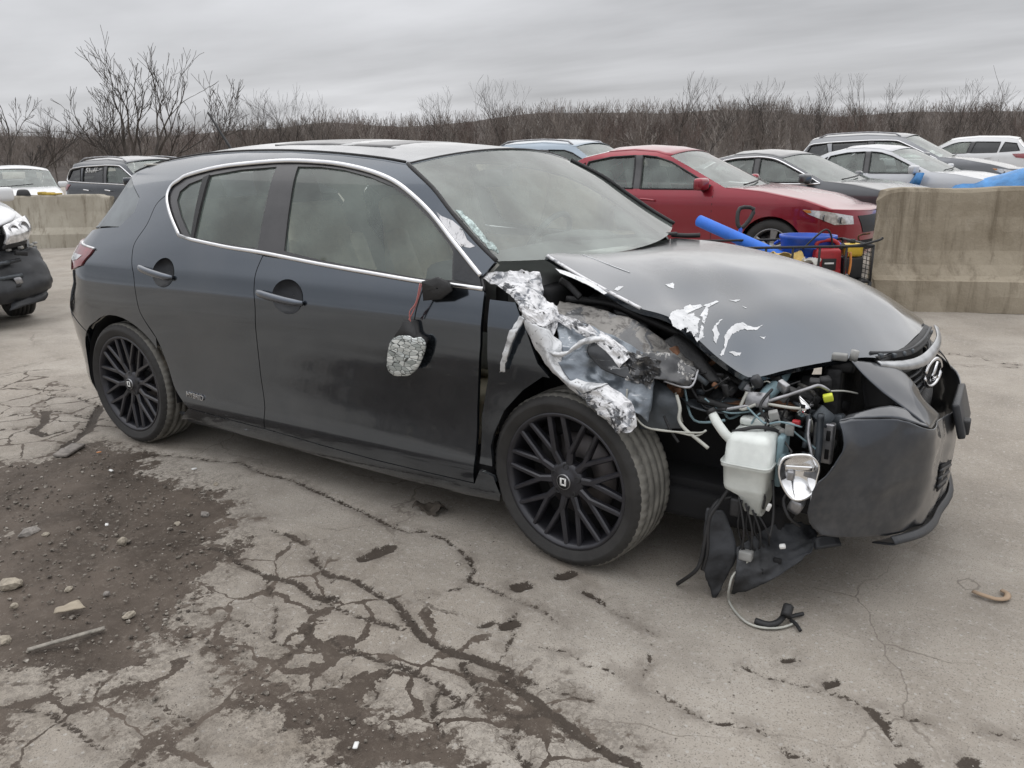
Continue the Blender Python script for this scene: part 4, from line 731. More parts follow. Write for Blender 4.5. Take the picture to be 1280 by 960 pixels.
def hills():
    us = np.linspace(-900, 2200, 160); V = []; F = []; rows = [(98,0),(112,.06),(130,.30),(150,.58),(168,.90),(200,.95),(420,.9)]
    for d, k in rows:
        for u in us:
            p = polar(u, d); hz = 196.7-(u-640)*.01536; top = 1.357+(hz-skyline(u)-13)/988*168; base = -2.4
            V.append((p[0], p[1], base+(top-base)*k+(1.1*noise.noise(Vector((u*.011, d*.02, 0))) if d > 120 else 0)))
    n = len(us)
    for i in range(len(rows)-1):
        for j in range(n-1): F.append((i*n+j, i*n+j+1, (i+1)*n+j+1, (i+1)*n+j))
    t = NT('leaf_litter_hillside'); mp = t.N.new('ShaderNodeMapping'); t.L.new(t.co, mp.inputs[0]); mp.inputs['Scale'].default_value = (1,1,.18); a = t.noise(.35, 6, .7, 0, mp.outputs[0]); b = t.noise(2.2, 6, .75, 0, mp.outputs[0])
    t.set('Base Color', t.mix(t.rng(a, .3, .7), (.055,.045,.039), t.mix(t.rng(b, .4, .7), (.078,.065,.056), (.135,.115,.102)))); t.set('Roughness', 1.)
    tag(obj('wooded_hillside', V, F, t.mat), kind='structure')
hills()

# ------------------------------------------------------------------ wheels
def wheel(name, parent, loc, R, rw, rim_r, mats, spokes=10, steer=0, detail=True, cap=True, dirty=False):
    """Wheel standing at loc (hub); outer face looks along -y."""
    w = bpy.data.objects.new(name, None); COL.objects.link(w); w.parent = parent; w.location = loc; w.rotation_euler = (0,0,steer); w.empty_display_size = .1
    hw = rw/2; ns = 240 if detail else 48
    # tyre: outer sidewall, shoulder, five ribs with grooves
    pr = [(rim_r-.004,-hw+.012),(rim_r+.012,-hw+.001),(rim_r+.03,-hw-.004),((R+rim_r)/2,-hw-.006),(R-.022,-hw+.002),(R-.009,-hw+.012)]
    tread = []
    g = np.linspace(-hw+.02, hw-.02, 6)
    for k in range(5): tread += [(R-.0015*abs(k-2), g[k]+.004),(R-.0015*abs(k-2), g[k+1]-.004)] + ([(R-.009, g[k+1]-.003),(R-.009, g[k+1]+.003)] if k < 4 else [])
    inner = [(R-.009,hw-.012),(R-.03,hw),(rim_r,hw-.01)]
    prof = pr+tread+inner; V, F = lathe(prof, ns); m = len(prof)
    if detail:
        for i in range(ns):
            for j, (r, h) in enumerate(prof):
                if 4 <= j <= len(pr)+1 or len(pr)+len(tread)-2 <= j:
                    if i % 4 == 0 and R-.012 < r:
                        V[i*m+j] *= [(r-.0035)/r, 1, (r-.0035)/r]
    sw = [f for k, f in enumerate(F) if (k % (m-1)) < 5 or (k % (m-1)) >= len(pr)+len(tread)-1]; tr = [f for k, f in enumerate(F) if not ((k % (m-1)) < 5 or (k % (m-1)) >= len(pr)+len(tread)-1)]
    ty = obj('tyre', V, sw+tr, mats['rubber'], w); ty.data.materials.append(mats['tread'])
    idx = np.zeros(len(F), np.int32); idx[len(sw):] = 1; ty.data.polygons.foreach_set('material_index', idx)
    # rim barrel and lip
    face = -hw+.006
    prof = [(rim_r+.002,face+.004),(rim_r,face),(rim_r-.008,face+.001),(rim_r-.016,face+.012),(rim_r-.022,face+.03),(rim_r-.03,face+.12),(rim_r-.01,hw-.01)]
    V, F = lathe(prof, 64); obj('rim', V, F, mats['rim'], w)
    bm = bmesh.new()
    def bar(a0, r0, a1, r1, w0, w1, d0, d1, t=.022):
        p0 = Vector((r0*math.cos(a0), d0, r0*math.sin(a0))); p1 = Vector((r1*math.cos(a1), d1, r1*math.sin(a1))); ax = (p1-p0).normalized(); sd_ = ax.cross(Vector((0,1,0))).normalized(); ys = Vector((0,1,0))
        vs = []
        for p, ww in ((p0,w0),(p1,w1)):
            for sx, dy in ((-1,.006),(-.55,0),(.55,0),(1,.006),(1,t),(-1,t)): vs.append(bm.verts.new(p+sd_*(sx*ww/2)+ys*dy))
        for j in range(6): bm.faces.new((vs[j], vs[(j+1) % 6], vs[6+(j+1) % 6], vs[6+j]))
        bm.faces.new(vs[:6][::-1]); bm.faces.new(vs[6:])
    fr = rim_r*.44
    for k in range(spokes):
        a = 2*math.pi*k/spokes+.16; st = math.pi/spokes
        if spokes >= 8:
            bar(a, .045, a, fr, .030, .024, face+.022, face+.014); bar(a, fr*.97, a-st*.62, rim_r-.012, .020, .017, face+.014, face+.006); bar(a, fr*.97, a+st*.62, rim_r-.012, .020, .017, face+.014, face+.006)
        else: bar(a-.05, .05, a-.09, rim_r-.012, .04, .05, face+.02, face+.008); bar(a+.05, .05, a+.09, rim_r-.012, .04, .05, face+.02, face+.008)
    bmesh.ops.recalc_face_normals(bm, faces=bm.faces[:]); bmobj('spokes', bm, mats['rim'], w)
    V, F = lathe([(0,face+.012),(.030,face+.012),(.034,face+.016),(.05,face+.018),(.062,face+.021),(.068,face+.03),(.066,face+.06)], 40); obj('hub', V, F, mats['rim'], w)
    if detail:
        for k in range(5):
            a = 2*math.pi*k/5+.3; V, F = lathe([(0,face+.02),(.006,face+.02),(.009,face+.014),(.012,face+.0155),(.013,face+.03)], 12); obj('lug_nut', V+np.array((.050*math.cos(a),.002,.050*math.sin(a))), F, mats['black'], w)
        V, F = lathe([(0,face+.006),(.024,face+.006),(.027,face+.010),(.028,face+.016)], 32); obj('centre_cap', V, F, mats['black'], w)
        V, F = lathe([(.0245,face+.0045),(.027,face+.0045),(.027,face+.012)], 32); obj('cap_ring', V, F, mats['steel'], w)
        for (x, z, sx, sz) in ((-.009,.001,.007,.026),(.009,.003,.007,.022),(0,-.010,.024,.006),(.002,.012,.018,.005)):
            rbox('cap_emblem', (x, face+.0035, z), (sx,.003,sz), MM['white'], w, .0008, 1)
    V, F = lathe([(.06,.0),(.148,.0),(.148,.022),(.06,.022)], 48); obj('brake_disc', V, F, MM['discm'], w)
    rbox('brake_caliper', (-.11,.005,.06), (.07,.06,.13), MM['dark'], w, .012)
    V, F = lathe([(0,.02),(rim_r-.03,.02),(rim_r-.03,.03)], 32); obj('brake_backplate', V, F, MM['void'], w)
    return w

# ------------------------------------------------------------------ the wrecked hatchback
def build_wreck():
    car = empty('wrecked_hatchback'); tag(car, 'dark grey hatchback with crushed front corner, torn fender and black wheels', 'car')
    A = lambda k: list(D[k])
    HX, HF_ = .03, 2.48
    arch = [(HX+.345*math.cos(a), .31+.345*math.sin(a)) for a in np.linspace(math.radians(205), math.radians(28), 22)]
    rd_rear = A('rd_rear'); bg = A('b_gap'); dlo = A('dlo')
    # dlo order: rear-lower corner, up the C side, along the top to the front, down to the front-lower tip, back along the bottom
    top_i = dlo[:18]; bot = dlo[18:]            # bot: front -> rear
    def ell(c, rx, rz, n=28): return [(c[0]+rx*math.cos(t), c[1]+rz*math.sin(t)) for t in np.linspace(0, 2*math.pi, n, endpoint=False)]
    rr, rs = D['rrec']; fr, fs = D['frec']
    bot_r = bot[::-1]                            # rear -> front
    i_b = min(range(len(bot_r)), key=lambda i: abs(bot_r[i][0]-bg[0][0]))
    # rear door
    lowc = smooth_curve([(rd_rear[0][0]+.06, rd_rear[0][1]-.03)]+rd_rear[:1], 2)
    rd = [dlo[2], dlo[1], dlo[0]]+bot_r[:i_b]+smooth_curve(bg, 4).tolist()+list(D['rd_bot'])+smooth_curve(rd_rear, 4).tolist()
    o = panel('rear_door', LX, rd, .022, MM['lex'], car, holes=[ell(rr, rs[0], rs[1])])
    door_fit(car, o, rr, rs, D['rhand'])
    fd = [bg[0]]+bot_r[i_b+1:]+[D['fd_front'][0]]+list(D['fd_front'][1:])+list(D['fd_bot'])[::-1]+smooth_curve(bg, 4).tolist()[::-1]
    o2 = panel('front_door', LX, fd, .022, MM['lex'], car, holes=[ell(fr, fs[0], fs[1])])
    door_fit(car, o2, fr, fs, D['fhand'])
    # badge on the rear door
    b0, b1 = D['badge']; text_on('door_badge', 'HYBRID', LX([b0])[0], LX([b1])[0], .026, MM['chrome'], o)
    # body side: pillars, roof rail, quarter
    quarter_back = [(-.30,.62),(-.60,.66),(-.70,.70),(-.72,.95),(-.66,1.04)]
    hg = A('hatch_glass')
    side = list(reversed(D['pillar']))+A('roofrail')+[(-.166,1.30)]+hg[:4]+[(-.16,1.055),(-.40,1.03),(-.60,1.0),(-.64,.94),(-.62,.70),(-.45,.655),(-.335,.61)]
    a_up = [p for p in arch if p[0] < .0 and p[1] > .56 or 0 <= p[0] and p[1] > rd_rear[2][1]-.02]
    # quarter follows the arch, then the door gap, then the window chrome to the pillar foot
    a_up = [p for p in arch if (p[0] < HX and p[1] > .52) or (p[0] >= HX and p[0] < rd_rear[3][0]-.01)]
    gap_up = [p for p in smooth_curve(rd_rear[3:], 4).tolist()]
    side += a_up+gap_up+top_i[2:]+[D['pill_base'][0]]
    panel('body_side', LX, side, .022, MM['lex'], car)
    bump_o = [(-1.14,.65),(-.62,.685),(-.455,.648),(-.335,.60)]+[p for p in arch if p[0] < -.02 and p[1] <= .53][::-1][:0]+[p for p in sorted(arch, key=lambda p: -p[1]) if p[0] < -.2 and p[1] < .58]+[(-.285,.20),(-.5,.19),(-1.14,.22)]
    panel('rear_bumper', LX, bump_o, .024, MM['lex'], car); panel('rear_bumper', LX, bump_o, .03, MM['lex'], car, mirror=True)
    panel('tailgate', LX, [(-1.148,.66),(-.64,.70),(-.655,.94),(-.62,1.0),(-1.148,1.02)], .04, MM['lex'], car); panel('tailgate', LX, [(-1.148,.66),(-.64,.70),(-.655,.94),(-.62,1.0),(-1.148,1.02)], .04, MM['lex'], car, mirror=True)
    tl = panel('tail_lamp', LX, [(-.135,.962),(-.30,.975),(-.64,.985),(-.64,.86),(-.33,.845),(-.19,.878),(-.15,.93)], .02, MM['red_lens'], car, off=.007, thick=.02)
    panel('clear_strip', LX, [(-.20,.925),(-.36,.93),(-.36,.89),(-.24,.90)], .012, MM['clear_lens'], tl, off=.0095, thick=.004)
    tube('lamp_edge', LX([(-.135,.962),(-.30,.977),(-.64,.987)])+np.array((0,-.007,0)), .006, MM['clear_lens'], tl)
    hgl = [(-.165,1.30)]+hg[:4]+[(-.15,1.062),(-.45,1.04),(-.80,1.02),(-1.146,1.02),(-1.146,1.30)]
    panel('tailgate_glass', LX, hgl, .03, MM['hatchglass'], car, off=-.004, thick=.004); panel('tailgate_glass', LX, hgl, .03, MM['hatchglass'], car, off=-.004, thick=.004, mirror=True)
    # rocker
    rk = A('rocker'); rock = [D['rd_bot'][1]]+[D['rd_bot'][0]]+[bg[-1]]+list(D['fd_bot'])+[(2.13,.285),(2.19,.27)]+rk+[(.37,.17)]
    panel('rocker_panel', LX, rock, .025, MM['lex'], car)
    panel('rocker_trim', LX, [(.36,.205),(2.17,.185),(2.17,.135),(.40,.15)], .04, MM['bplast'], car, off=-.012)
    # windows and their frame
    fr_o = panel('window_frame', LX, dlo, .03, MM['blackgloss'], car, holes=[A('g_quarter'), A('g_rear'), A('g_front')], off=-.006, gap=-.003)
    for nm, k in (('quarter_glass','g_quarter'),('rear_door_glass','g_rear'),('front_door_glass','g_front')):
        panel(nm, LX, D[k], .04, MM['glass'], car, off=-.013, thick=.004, gap=-.004)
    divide = [D['g_quarter'][0], D['g_rear'][0], D['g_rear'][-1], D['g_quarter'][-1]]
    panel('window_divider', LX, divide, .03, MM['black'], car, off=-.003, gap=0)
    up_c = LX(smooth_curve(top_i[0:18], 5)); nrm = np.array((0,-1,.35))
    tube('chrome_trim', up_c+np.array((0,-.002,.001)), .0095, MM['chrome'], car, n=8, sm=0, flat=((0,-1,.3),.55))
    bc = LX(smooth_curve(bot_r, 5)); tube('chrome_trim', np.vstack([LX([dlo[0]]), bc])+np.array((0,-.003,0)), .0085, MM['chrome'], car, n=8, sm=0, flat=((0,-1,.3),.6))
    sail = [(D['g_front'][8][0], D['g_front'][8][1]), dlo[15], dlo[16], dlo[17], dlo[18], D['g_front'][9]]
    panel('mirror_sail', LX, sail, .02, MM['bplast'], car, off=.0, gap=.006)
    # left side mirrored, one sheet per element
    mk = dict(mirror=True)
    panel('rear_door', LX, rd, .04, MM['lex'], car, **mk); panel('front_door', LX, fd, .04, MM['lex'], car, **mk); panel('body_side', LX, side, .035, MM['lex'], car, **mk); panel('rocker_panel', LX, rock, .05, MM['lex'], car, **mk)
    panel('window_frame', LX, dlo, .04, MM['blackgloss'], car, holes=[A('g_quarter'), A('g_rear'), A('g_front')], off=-.006, gap=-.003, **mk)
    for nm, k in (('quarter_glass','g_quarter'),('rear_door_glass','g_rear'),('front_door_glass','g_front')): panel(nm, LX, D[k], .05, MM['glass'], car, off=-.013, thick=.004, gap=-.004, **mk)
    for mir in (False, True): panel('inner_trim', LX, side, .07, MM['cloth'], car, off=-.030, thick=0, mirror=mir)
    panel('left_fender', LX, [(2.16,.93),(2.16,.30),(2.17,.3)]+[(2.55+.35*math.cos(a), .31+.35*math.sin(a)) for a in np.linspace(math.pi, 0, 16)]+[(3.0,.35),(3.15,.60),(3.0,.80),(2.7,.88),(2.4,.93)], .05, MM['lex'], car, mirror=True)
    # roof
    redge = LX(smooth_curve([D['pillar'][0]]+A('roofrail')+[(-.166,1.30)], 4)); rows = []
    for i, p in enumerate(redge):
        t = i/(len(redge)-1); cz = .052+.004*math.sin(t*3.1); row = []
        for u in np.linspace(-1,1,25):
            k = 1-abs(u)**2.2; row.append((p[0]+(.055*k if t < .1 else .055*k*max(0,1-(t-.1)*3))-(.12*k*max(0,(t-.8)/.2)), u*abs(p[1]), p[2]+cz*k))
        rows.append(row)
    rf = sheet('roof', rows, 1, 1, MM['lex'], car, .01, interp=False, flip=True)
    # sunroof: glass panel with a raised dark deflector edge
    sr = []
    for x in np.linspace(.72,1.42,8):
        j = np.argmin(np.abs(redge[:,0]-x)); sr.append([(x, y, redge[j,2]+.056*(1-abs(y/abs(redge[j,1]))**2.2)+.0015) for y in np.linspace(-.40,.40,12)])
    sheet('sunroof_glass', sr, 1, 1, MM['blackgloss'], rf, .006, interp=False)
    tube('sunroof_seal', [sr[0][0],sr[-1][0],sr[-1][-1],sr[0][-1]], .003, MM['black'], rf, sm=0, closed=True)
    tube('roof_seam', redge[1:-1]+np.array((0,.012,.008)), .0045, MM['black'], rf, sm=0)
    tube('antenna', [(-.06,0,1.40),(-.16,0,1.52),(-.24,0,1.62)], [.008,.007,.006], MM['black'], rf); rbox('antenna_base', (-.05,0,1.392), (.08,.04,.03), MM['black'], rf, .01)
    # windshield
    pil = LX(smooth_curve(D['pillar'], 4)); rows = []
    for i, p in enumerate(pil):
        t = i/(len(pil)-1); row = []
        for u in np.linspace(-1,1,25):
            k = 1-abs(u)**2.1; row.append((p[0]+(.055+.10*t)*k, u*abs(p[1])*.985, p[2]+(.052*(1-t)-.03*t)*k))
        rows.append(row)
    ws = sheet('windshield', rows, 1, 1, MM['wsglass'], car, 0, interp=False, flip=True)
    tube('windshield_seal', pil+np.array((.004,-.004,.004)), .008, MM['black'], ws, sm=0); tube('windshield_seal', pil*[1,-1,1]+np.array((.004,.004,.004)), .010, MM['black'], ws, sm=0)
    tube('header_seal', np.array(rows[0])+np.array((-.004,0,.004)), .005, MM['black'], ws, sm=0)
    # cracked and crazed lower corner
    cz = [[pil[int(8+3*i)]+np.array((.012+.018*j,.018*j+.004,.010)) for j in (0,.5,1)] for i in range(3)]
    sheet('crazed_glass', cz, 5, 4, MM['crazed'], ws, .004, .012, 30, 3, .6)
    tube('wiper', [(2.28,.60,1.0),(2.22,.2,1.02),(2.15,-.25,1.045)], .008, MM['black'], ws); tube('wiper', [(2.25,.62,.99),(2.31,.66,.985),(2.36,.70,.985)], .012, MM['black'], ws)
    # scraped A-pillar
    pl = D['scrape']; panel('pillar_scrape', LX, pl, .012, MM['torn'], car, off=.0015, thick=.002, gap=0)
    # mirror stump and its dangling glass
    mp = np.array(D['mir']); mb = np.array(D['mirb']); cl = lambda q: np.vstack([q, q[:1]]); mc_ = mp.mean(0)
    sheet('mirror_stump', [cl(mb), cl((mp+mb)/2+np.array((0,-.008,0))), cl(mp), cl(mc_+(mp-mc_)*.9+np.array((0,-.006,0))), cl(mc_+(mp-mc_)*.05+np.array((0,-.002,0)))], 2, 1, MM['black'], car, 0, interp=False)
    hang = hanging_mirror(car)
    # hood
    H = thin_plate(np.array(D['hood_p']))
    H0 = H
    def H(q):
        q = np.atleast_2d(np.asarray(q, float)); x, y = q[:,0], q[:,1]; w_ = np.clip((-.12-y)/.35, 0, 1)*np.clip((x-2.35)/.3, 0, 1)
        return H0(q)+w_*(.010*np.sin((x-y*.9)*15+1.2)*np.exp(-((x-2.95)/.28)**2)+.007*np.sin((x+y)*22)*np.exp(-((x-2.75)/.3)**2))-.010*np.exp(-(((x-3.12)/.06)**2+((y+.05)/.07)**2))
    def hs(q): q = np.atleast_2d(q); return np.column_stack([q, H(q)])
    fc = smooth_curve([D['hood_f'][-1][:2],(3.385,-.25),(3.405,0),(3.40,.2),(3.36,.42),(3.27,.60)], 5).tolist()
    lc = smooth_curve([(3.27,.60),(3.14,.69),(2.95,.725),(2.7,.715),(2.45,.68),D['hood_rear'][-1]], 5).tolist()
    hol = [p[:2] for p in smooth_curve(D['hood_r'], 4)]+[p[:2] for p in D['hood_f'][:-1]]+fc+lc[1:]+[p for p in reversed(D['hood_rear'][:-1])]
    hd = panel('hood', hs, [tuple(p) for p in hol], .022, MM['lex'], car, thick=.02, out_dir=(0,0,1), gap=0)
    for k, c in enumerate(D['chips']):
        c = [(x+.0035*noise.noise(Vector((x*130,y*130,k))), y+.0035*noise.noise(Vector((x*130,y*130,k+9)))) for x, y in resample(c, .006)]
        panel('paint_chip', hs, c, .008, MM['primer'], hd, off=.0012, thick=0, out_dir=(0,0,1), gap=0)
    tube('hood_fold', [(x, y, float(H([(x,y)])[0])+.001) for x, y in ((2.30,-.40),(2.42,-.44),(2.52,-.47))], .0016, MM['primer'], hd)
    hoodr = np.array(D['hood_r']); tube('bare_edge', hoodr[:4]+np.array((.002,0,-.004)), .006, MM['torn'], hd)
    tube('hood_lip', np.vstack([np.column_stack([np.array(fc), H(np.array(fc))])])+np.array((-.004,0,-.016)), .010, MM['black'], hd)
    # front damage
    fen = panel('fender_remnant', LX, D['fender_rem'], .018, MM['lex'], car, off=-.004)
    T_ = np.array(D['torn'])[:, ::-1]
    sheet('torn_edge', T_[:4], 9, 8, MM['torn'], fen, .002, .013, 17, 1, .9, flip=True, flat=True)
    sheet('peeled_strip', T_[3:8], 8, 6, MM['peel'], fen, .003, .005, 9, 21, .9, flip=True); sheet('peeled_end', T_[7:], 8, 6, MM['torn'], fen, .003, .009, 13, 22, .9, flip=True, flat=True)
    sheet('crushed_skin', D['crush'], 8, 8, MM['scr'], fen, .002, .016, 8, 2, .6)
    sheet('shredded_edge', D['shred'], 8, 6, MM['torn'], fen, .002, .009, 26, 31, .9, flat=True); sheet('scratched_dent', D['scratchpatch'], 6, 6, MM['scrdark'], fen, .002, .004, 9, 32, .5); sheet('shredded_clump', D['clump'], 8, 7, MM['rail2m'], fen, .003, .024, 15, 33, .9, flat=True)
    lp = np.array(D['lip']); lh = np.array([.004,.009,.006,.010,.012,.010,.004])[:,None]*np.array([[.25,0,1.]]); sheet('folded_lip', [lp+lh, lp+np.array((0,-.006,0)), lp-lh], 4, 6, MM['peel'], fen, .002, .004, 24, 41, .8)
    sheet('hanging_flake', D['flake'], 6, 4, MM['peel'], fen, .002, .006, 22, 4, .9)
    sheet('inner_rail', D['rail'], 6, 6, MM['railm'], car, .004, .006, 11, 5, .6)
    sheet('crushed_rail_end', D['rail2'], 7, 6, MM['rail2m'], car, .004, .014, 10, 6, .7)
    sheet('bent_hood_hinge', D['strip'], 5, 3, MM['black'], car, .006, .003, 20, 7)
    tw = sheet('strut_tower', D['tower'], 6, 6, MM['grey_part'], car, .004, .004, 10, 8)
    sheet('headlamp_apron', D['apron'], 6, 4, MM['grey_part'], car, .004, .004, 12, 9)
    sheet('rusty_tray', [[(2.93,-.66,.60),(3.05,-.62,.60),(3.16,-.58,.585)],[(2.95,-.58,.60),(3.06,-.54,.60),(3.17,-.5,.585)]], 6, 6, MM['rust'], car, .004, .006, 18, 10)
    for k, w_ in enumerate(D['wires']): tube('loose_wire', w_, (.0055,.0042,.003,.003)[k], MM['wire'] if k != 1 else MM['dark'], car)
    for k, w_ in enumerate(D['junk']): tube('bent_bracket', w_, (.004,.004,.012,.010,.009,.012,.012,.014,.010,.008)[k], (MM['steel'],MM['steel'],MM['dark'],MM['torn'],MM['grey_part'],MM['black'],MM['dark'],MM['black'],MM['black'],MM['grey_part'])[k], car, n=6, flat=((0,-1,.4),.5))
    engine_bay(car)
    front_end(car)
    # wheels
    wm = dict(rubber=MM['rubber'], tread=MM['tread'], rim=MM['rim'], black=MM['black'], steel=MM['steel'])
    wheel('rear_wheel', car, (HX,-.765,.3075), .3075, .21, .240, wm); wheel('front_wheel', car, (HF_,-.765,.3075), .3075, .21, .240, wm, steer=math.radians(-6.5))
    for nm, x in (('rear_wheel',HX),('front_wheel',2.58)):
        w = wheel(nm, car, (x,.765,.3075), .3075, .21, .240, wm, detail=False); w.rotation_euler = (0,0,math.pi)
    # wheel houses and underbody
    for x, r in ((HX,.352),(2.5,.38)):
        for s in (-1,1):
            if x > 1 and s < 0: continue
            V = []; F = []
            for i, a in enumerate(np.linspace(-.15, math.pi+.15, 24)):
                for y in (.845,.50): V.append((x+r*math.cos(a), s*y, .31+r*math.sin(a)))
            for i in range(23): F.append((2*i,2*i+1,2*i+3,2*i+2))
            V += [(x+r*math.cos(a), s*.5, .31+r*math.sin(a)) for a in np.linspace(-.15, math.pi+.15, 24)]; F.append(tuple(range(48,72)))
            obj('wheel_house', V, F, MM['void'], car)
    rbox('underbody', (1.3,0,.24), (3.7,1.36,.10), MM['void'], car, .02); rbox('underbody', (1.28,0,.245), (1.75,1.62,.10), MM['void'], car, .02)
    interior(car)
    return car
def thin_plate(pts):
    X = pts[:,:2]; n = len(X); r = np.linalg.norm(X[:,None]-X[None], axis=2)
    K = np.where(r > 0, r*r*np.log(r+1e-12), 0)+np.eye(n)*2e-4; A = np.zeros((n+3,n+3)); A[:n,:n] = K; A[:n,n] = 1; A[:n,n+1:] = X; A[n,:n] = 1; A[n+1:,:n] = X.T
    w = np.linalg.solve(A, np.concatenate([pts[:,2], np.zeros(3)]))
    def f(q):
        q = np.atleast_2d(np.asarray(q, float)); r = np.linalg.norm(q[:,None]-X[None], axis=2); return np.where(r > 0, r*r*np.log(r+1e-12), 0)@w[:n]+w[n]+q@w[n+1:]
    return f
def door_fit(car, door, c, r, hand):
    """recessed cup and pull handle"""
    rows = []
    for k, (s, d) in enumerate(((1.02,.0015),(.98,-.006),(.8,-.024),(.45,-.032),(.02,-.034))):
        p = LX([(c[0]+r[0]*s*math.cos(t), c[1]+r[1]*s*math.sin(t)) for t in np.linspace(0,2*math.pi,29)]); rows.append(p+np.array((0,-d,0)))
    sheet('handle_recess', rows, 1, 1, MM['bplast'], door, 0, interp=False)
    a, b = LX(hand); n = np.array((0,-1,0)); m = (a+b)/2
    tube('door_handle', [a+n*.012, a*.85+b*.15+n*.026, m+n*.032, a*.12+b*.88+n*.024, b+n*.006], [.010,.0165,.0165,.0155,.010], MM['lexhandle'], door, n=10, flat=((0,-1,0),.7))
def text_on(name, s, p0, p1, h, mat, parent, ext=.001):
    cu = bpy.data.curves.new(name, 'FONT'); cu.body = s; cu.size = 1; cu.extrude = .03; cu.align_x = 'LEFT'
    t = bpy.data.objects.new(name+'_tmp', cu); COL.objects.link(t); dg = bpy.context.evaluated_depsgraph_get(); dg.update()
    me = bpy.data.meshes.new_from_object(t.evaluated_get(dg)); bpy.data.objects.remove(t)
    p0 = Vector(p0); p1 = Vector(p1); xs = [v.co.x for v in me.vertices]; wd = max(xs); ax = (p1-p0); L = ax.length; ax.normalize(); out = Vector((0,-1,0)); upv = out.cross(ax)*-1; upv = ax.cross(out)*-1
    if upv.z < 0: upv = -upv
    for v in me.vertices: v.co = p0+ax*(v.co.x/wd*L)+upv*(v.co.y/.72*h)+out*(.003+v.co.z*.05)
    o = bpy.data.objects.new(name, me); COL.objects.link(o); me.materials.append(mat); o.parent = parent
    return o
def hanging_mirror(car):
    g = np.array(D['mg']); c = g.mean(0); rows = [g, g+np.array((0,-.006,0)), c+(g-c)*.8+np.array((0,-.010,0)), c+(g-c)*.4+np.array((0,-.011,0)), c+(g-c)*.01+np.array((0,-.011,0))]
    rows = [np.vstack([r, r[:1]]) for r in rows]
    o = sheet('mirror_glass_backing', rows, 3, 2, MM['foil'], car, 0, .0025, 30, 11)
    b = np.array(D['mgb']); prism('mirror_motor', b, (0,.035,0), MM['black'], o, .004)
    for k, w in enumerate(D['mw']): tube('mirror_wire', w, .0022, MM['pink'] if k < 2 else MM['dark'], o)
    return o
def engine_bay(car):
    v = MM['void']; dk = MM['dark']
    rbox('engine_bay_floor', (2.85,0,.30), (1.0,1.3,.04), v, car, .01); rbox('firewall', (2.16,0,.62), (.04,1.5,.62), v, car, .01)
    rbox('inner_wall', (2.58,-.50,.53), (.78,.02,.44), v, car, .01); rbox('cowl', (2.24,0,.86), (.16,1.36,.12), v, car, .02)
    rbox('radiator', (3.22,.02,.50), (.05,1.0,.42), dk, car, .01); rbox('upper_tie_bar', (3.24,0,.715), (.07,.94,.04), dk, car, .01)
    rbox('engine_block', (2.75,.1,.62), (.5,.6,.36), dk, car, .04); rbox('air_box', (2.78,-.36,.72), (.34,.2,.16), MM['bplast'], car, .03, 2, (.1,.05,.1)); rbox('fuse_box', (2.50,-.50,.80), (.28,.16,.13), MM['bplast'], car, .02, 2, (.12,.05,0))
    V, F = lathe([(.02,0),(.07,0),(.075,.02),(.06,.03),(.02,.035)], 24, 'z'); obj('strut_mount', V+np.array((2.44,-.60,.83)), F, dk, car)
    tube('wiring_loom', [(2.35,-.62,.88),(2.5,-.58,.87),(2.62,-.60,.84),(2.8,-.60,.78),(2.95,-.58,.70)], .014, MM['black'], car)
    tube('wiring_loom', [(2.9,-.60,.66),(3.0,-.56,.62),(3.1,-.5,.62),(3.2,-.45,.60)], .016, MM['black'], car); tube('bumper_beam', [(3.30,-.56,.50),(3.40,-.3,.50),(3.43,0,.50),(3.40,.3,.50),(3.28,.6,.50)], .04, dk, car, n=8)
    rng = random.Random(77); pal = (MM['dark'],MM['bplast'],MM['grey_part'],MM['rust'],MM['steel'],MM['black'],MM['dark'],MM['railm'])
    for k in range(46):
        t = rng.random(); p = (2.80+.42*t+rng.uniform(-.04,.04), -.70+.13*t+rng.uniform(-.05,.09), .70-.10*t+rng.uniform(-.09,.05)); rbox('bay_fitting', p, (rng.uniform(.015,.07), rng.uniform(.01,.03), rng.uniform(.01,.06)), pal[k % 8], car, .003, 1, (rng.uniform(-.7,.7), rng.uniform(-.7,.7), rng.uniform(-.7,.7)))
    for k in range(22):
        t = rng.random(); a = Vector((2.78+.40*t, -.72+.12*t+rng.uniform(-.04,.05), .69-.09*t+rng.uniform(-.06,.05))); b = a+Vector((rng.uniform(-.10,.16), rng.uniform(-.05,.06), rng.uniform(-.12,.05))); c = (a+b)/2+Vector((rng.uniform(-.03,.03), rng.uniform(-.04,.01), rng.uniform(-.05,.03))); tube('bay_wire', [a,c,b], rng.uniform(.0022,.0055), (MM['black'],MM['dark'],MM['wire'],MM['black'],MM['bluehose'])[k % 5], car, n=5)
    tube('coolant_hose', D['hose'], [.018,.022,.024,.02], MM['bluehose'], car, n=10)
    rng = random.Random(5)
    for k in range(16):
        p = (rng.uniform(3.02,3.24), rng.uniform(-.55,-.40), rng.uniform(.40,.68)); rbox('engine_bracket', p, (rng.uniform(.03,.09), rng.uniform(.02,.05), rng.uniform(.03,.10)), (dk, MM['bplast'], MM['grey_part'])[k % 3], car, .006, 1, (rng.uniform(-.4,.4), rng.uniform(-.4,.4), rng.uniform(-.5,.5)))
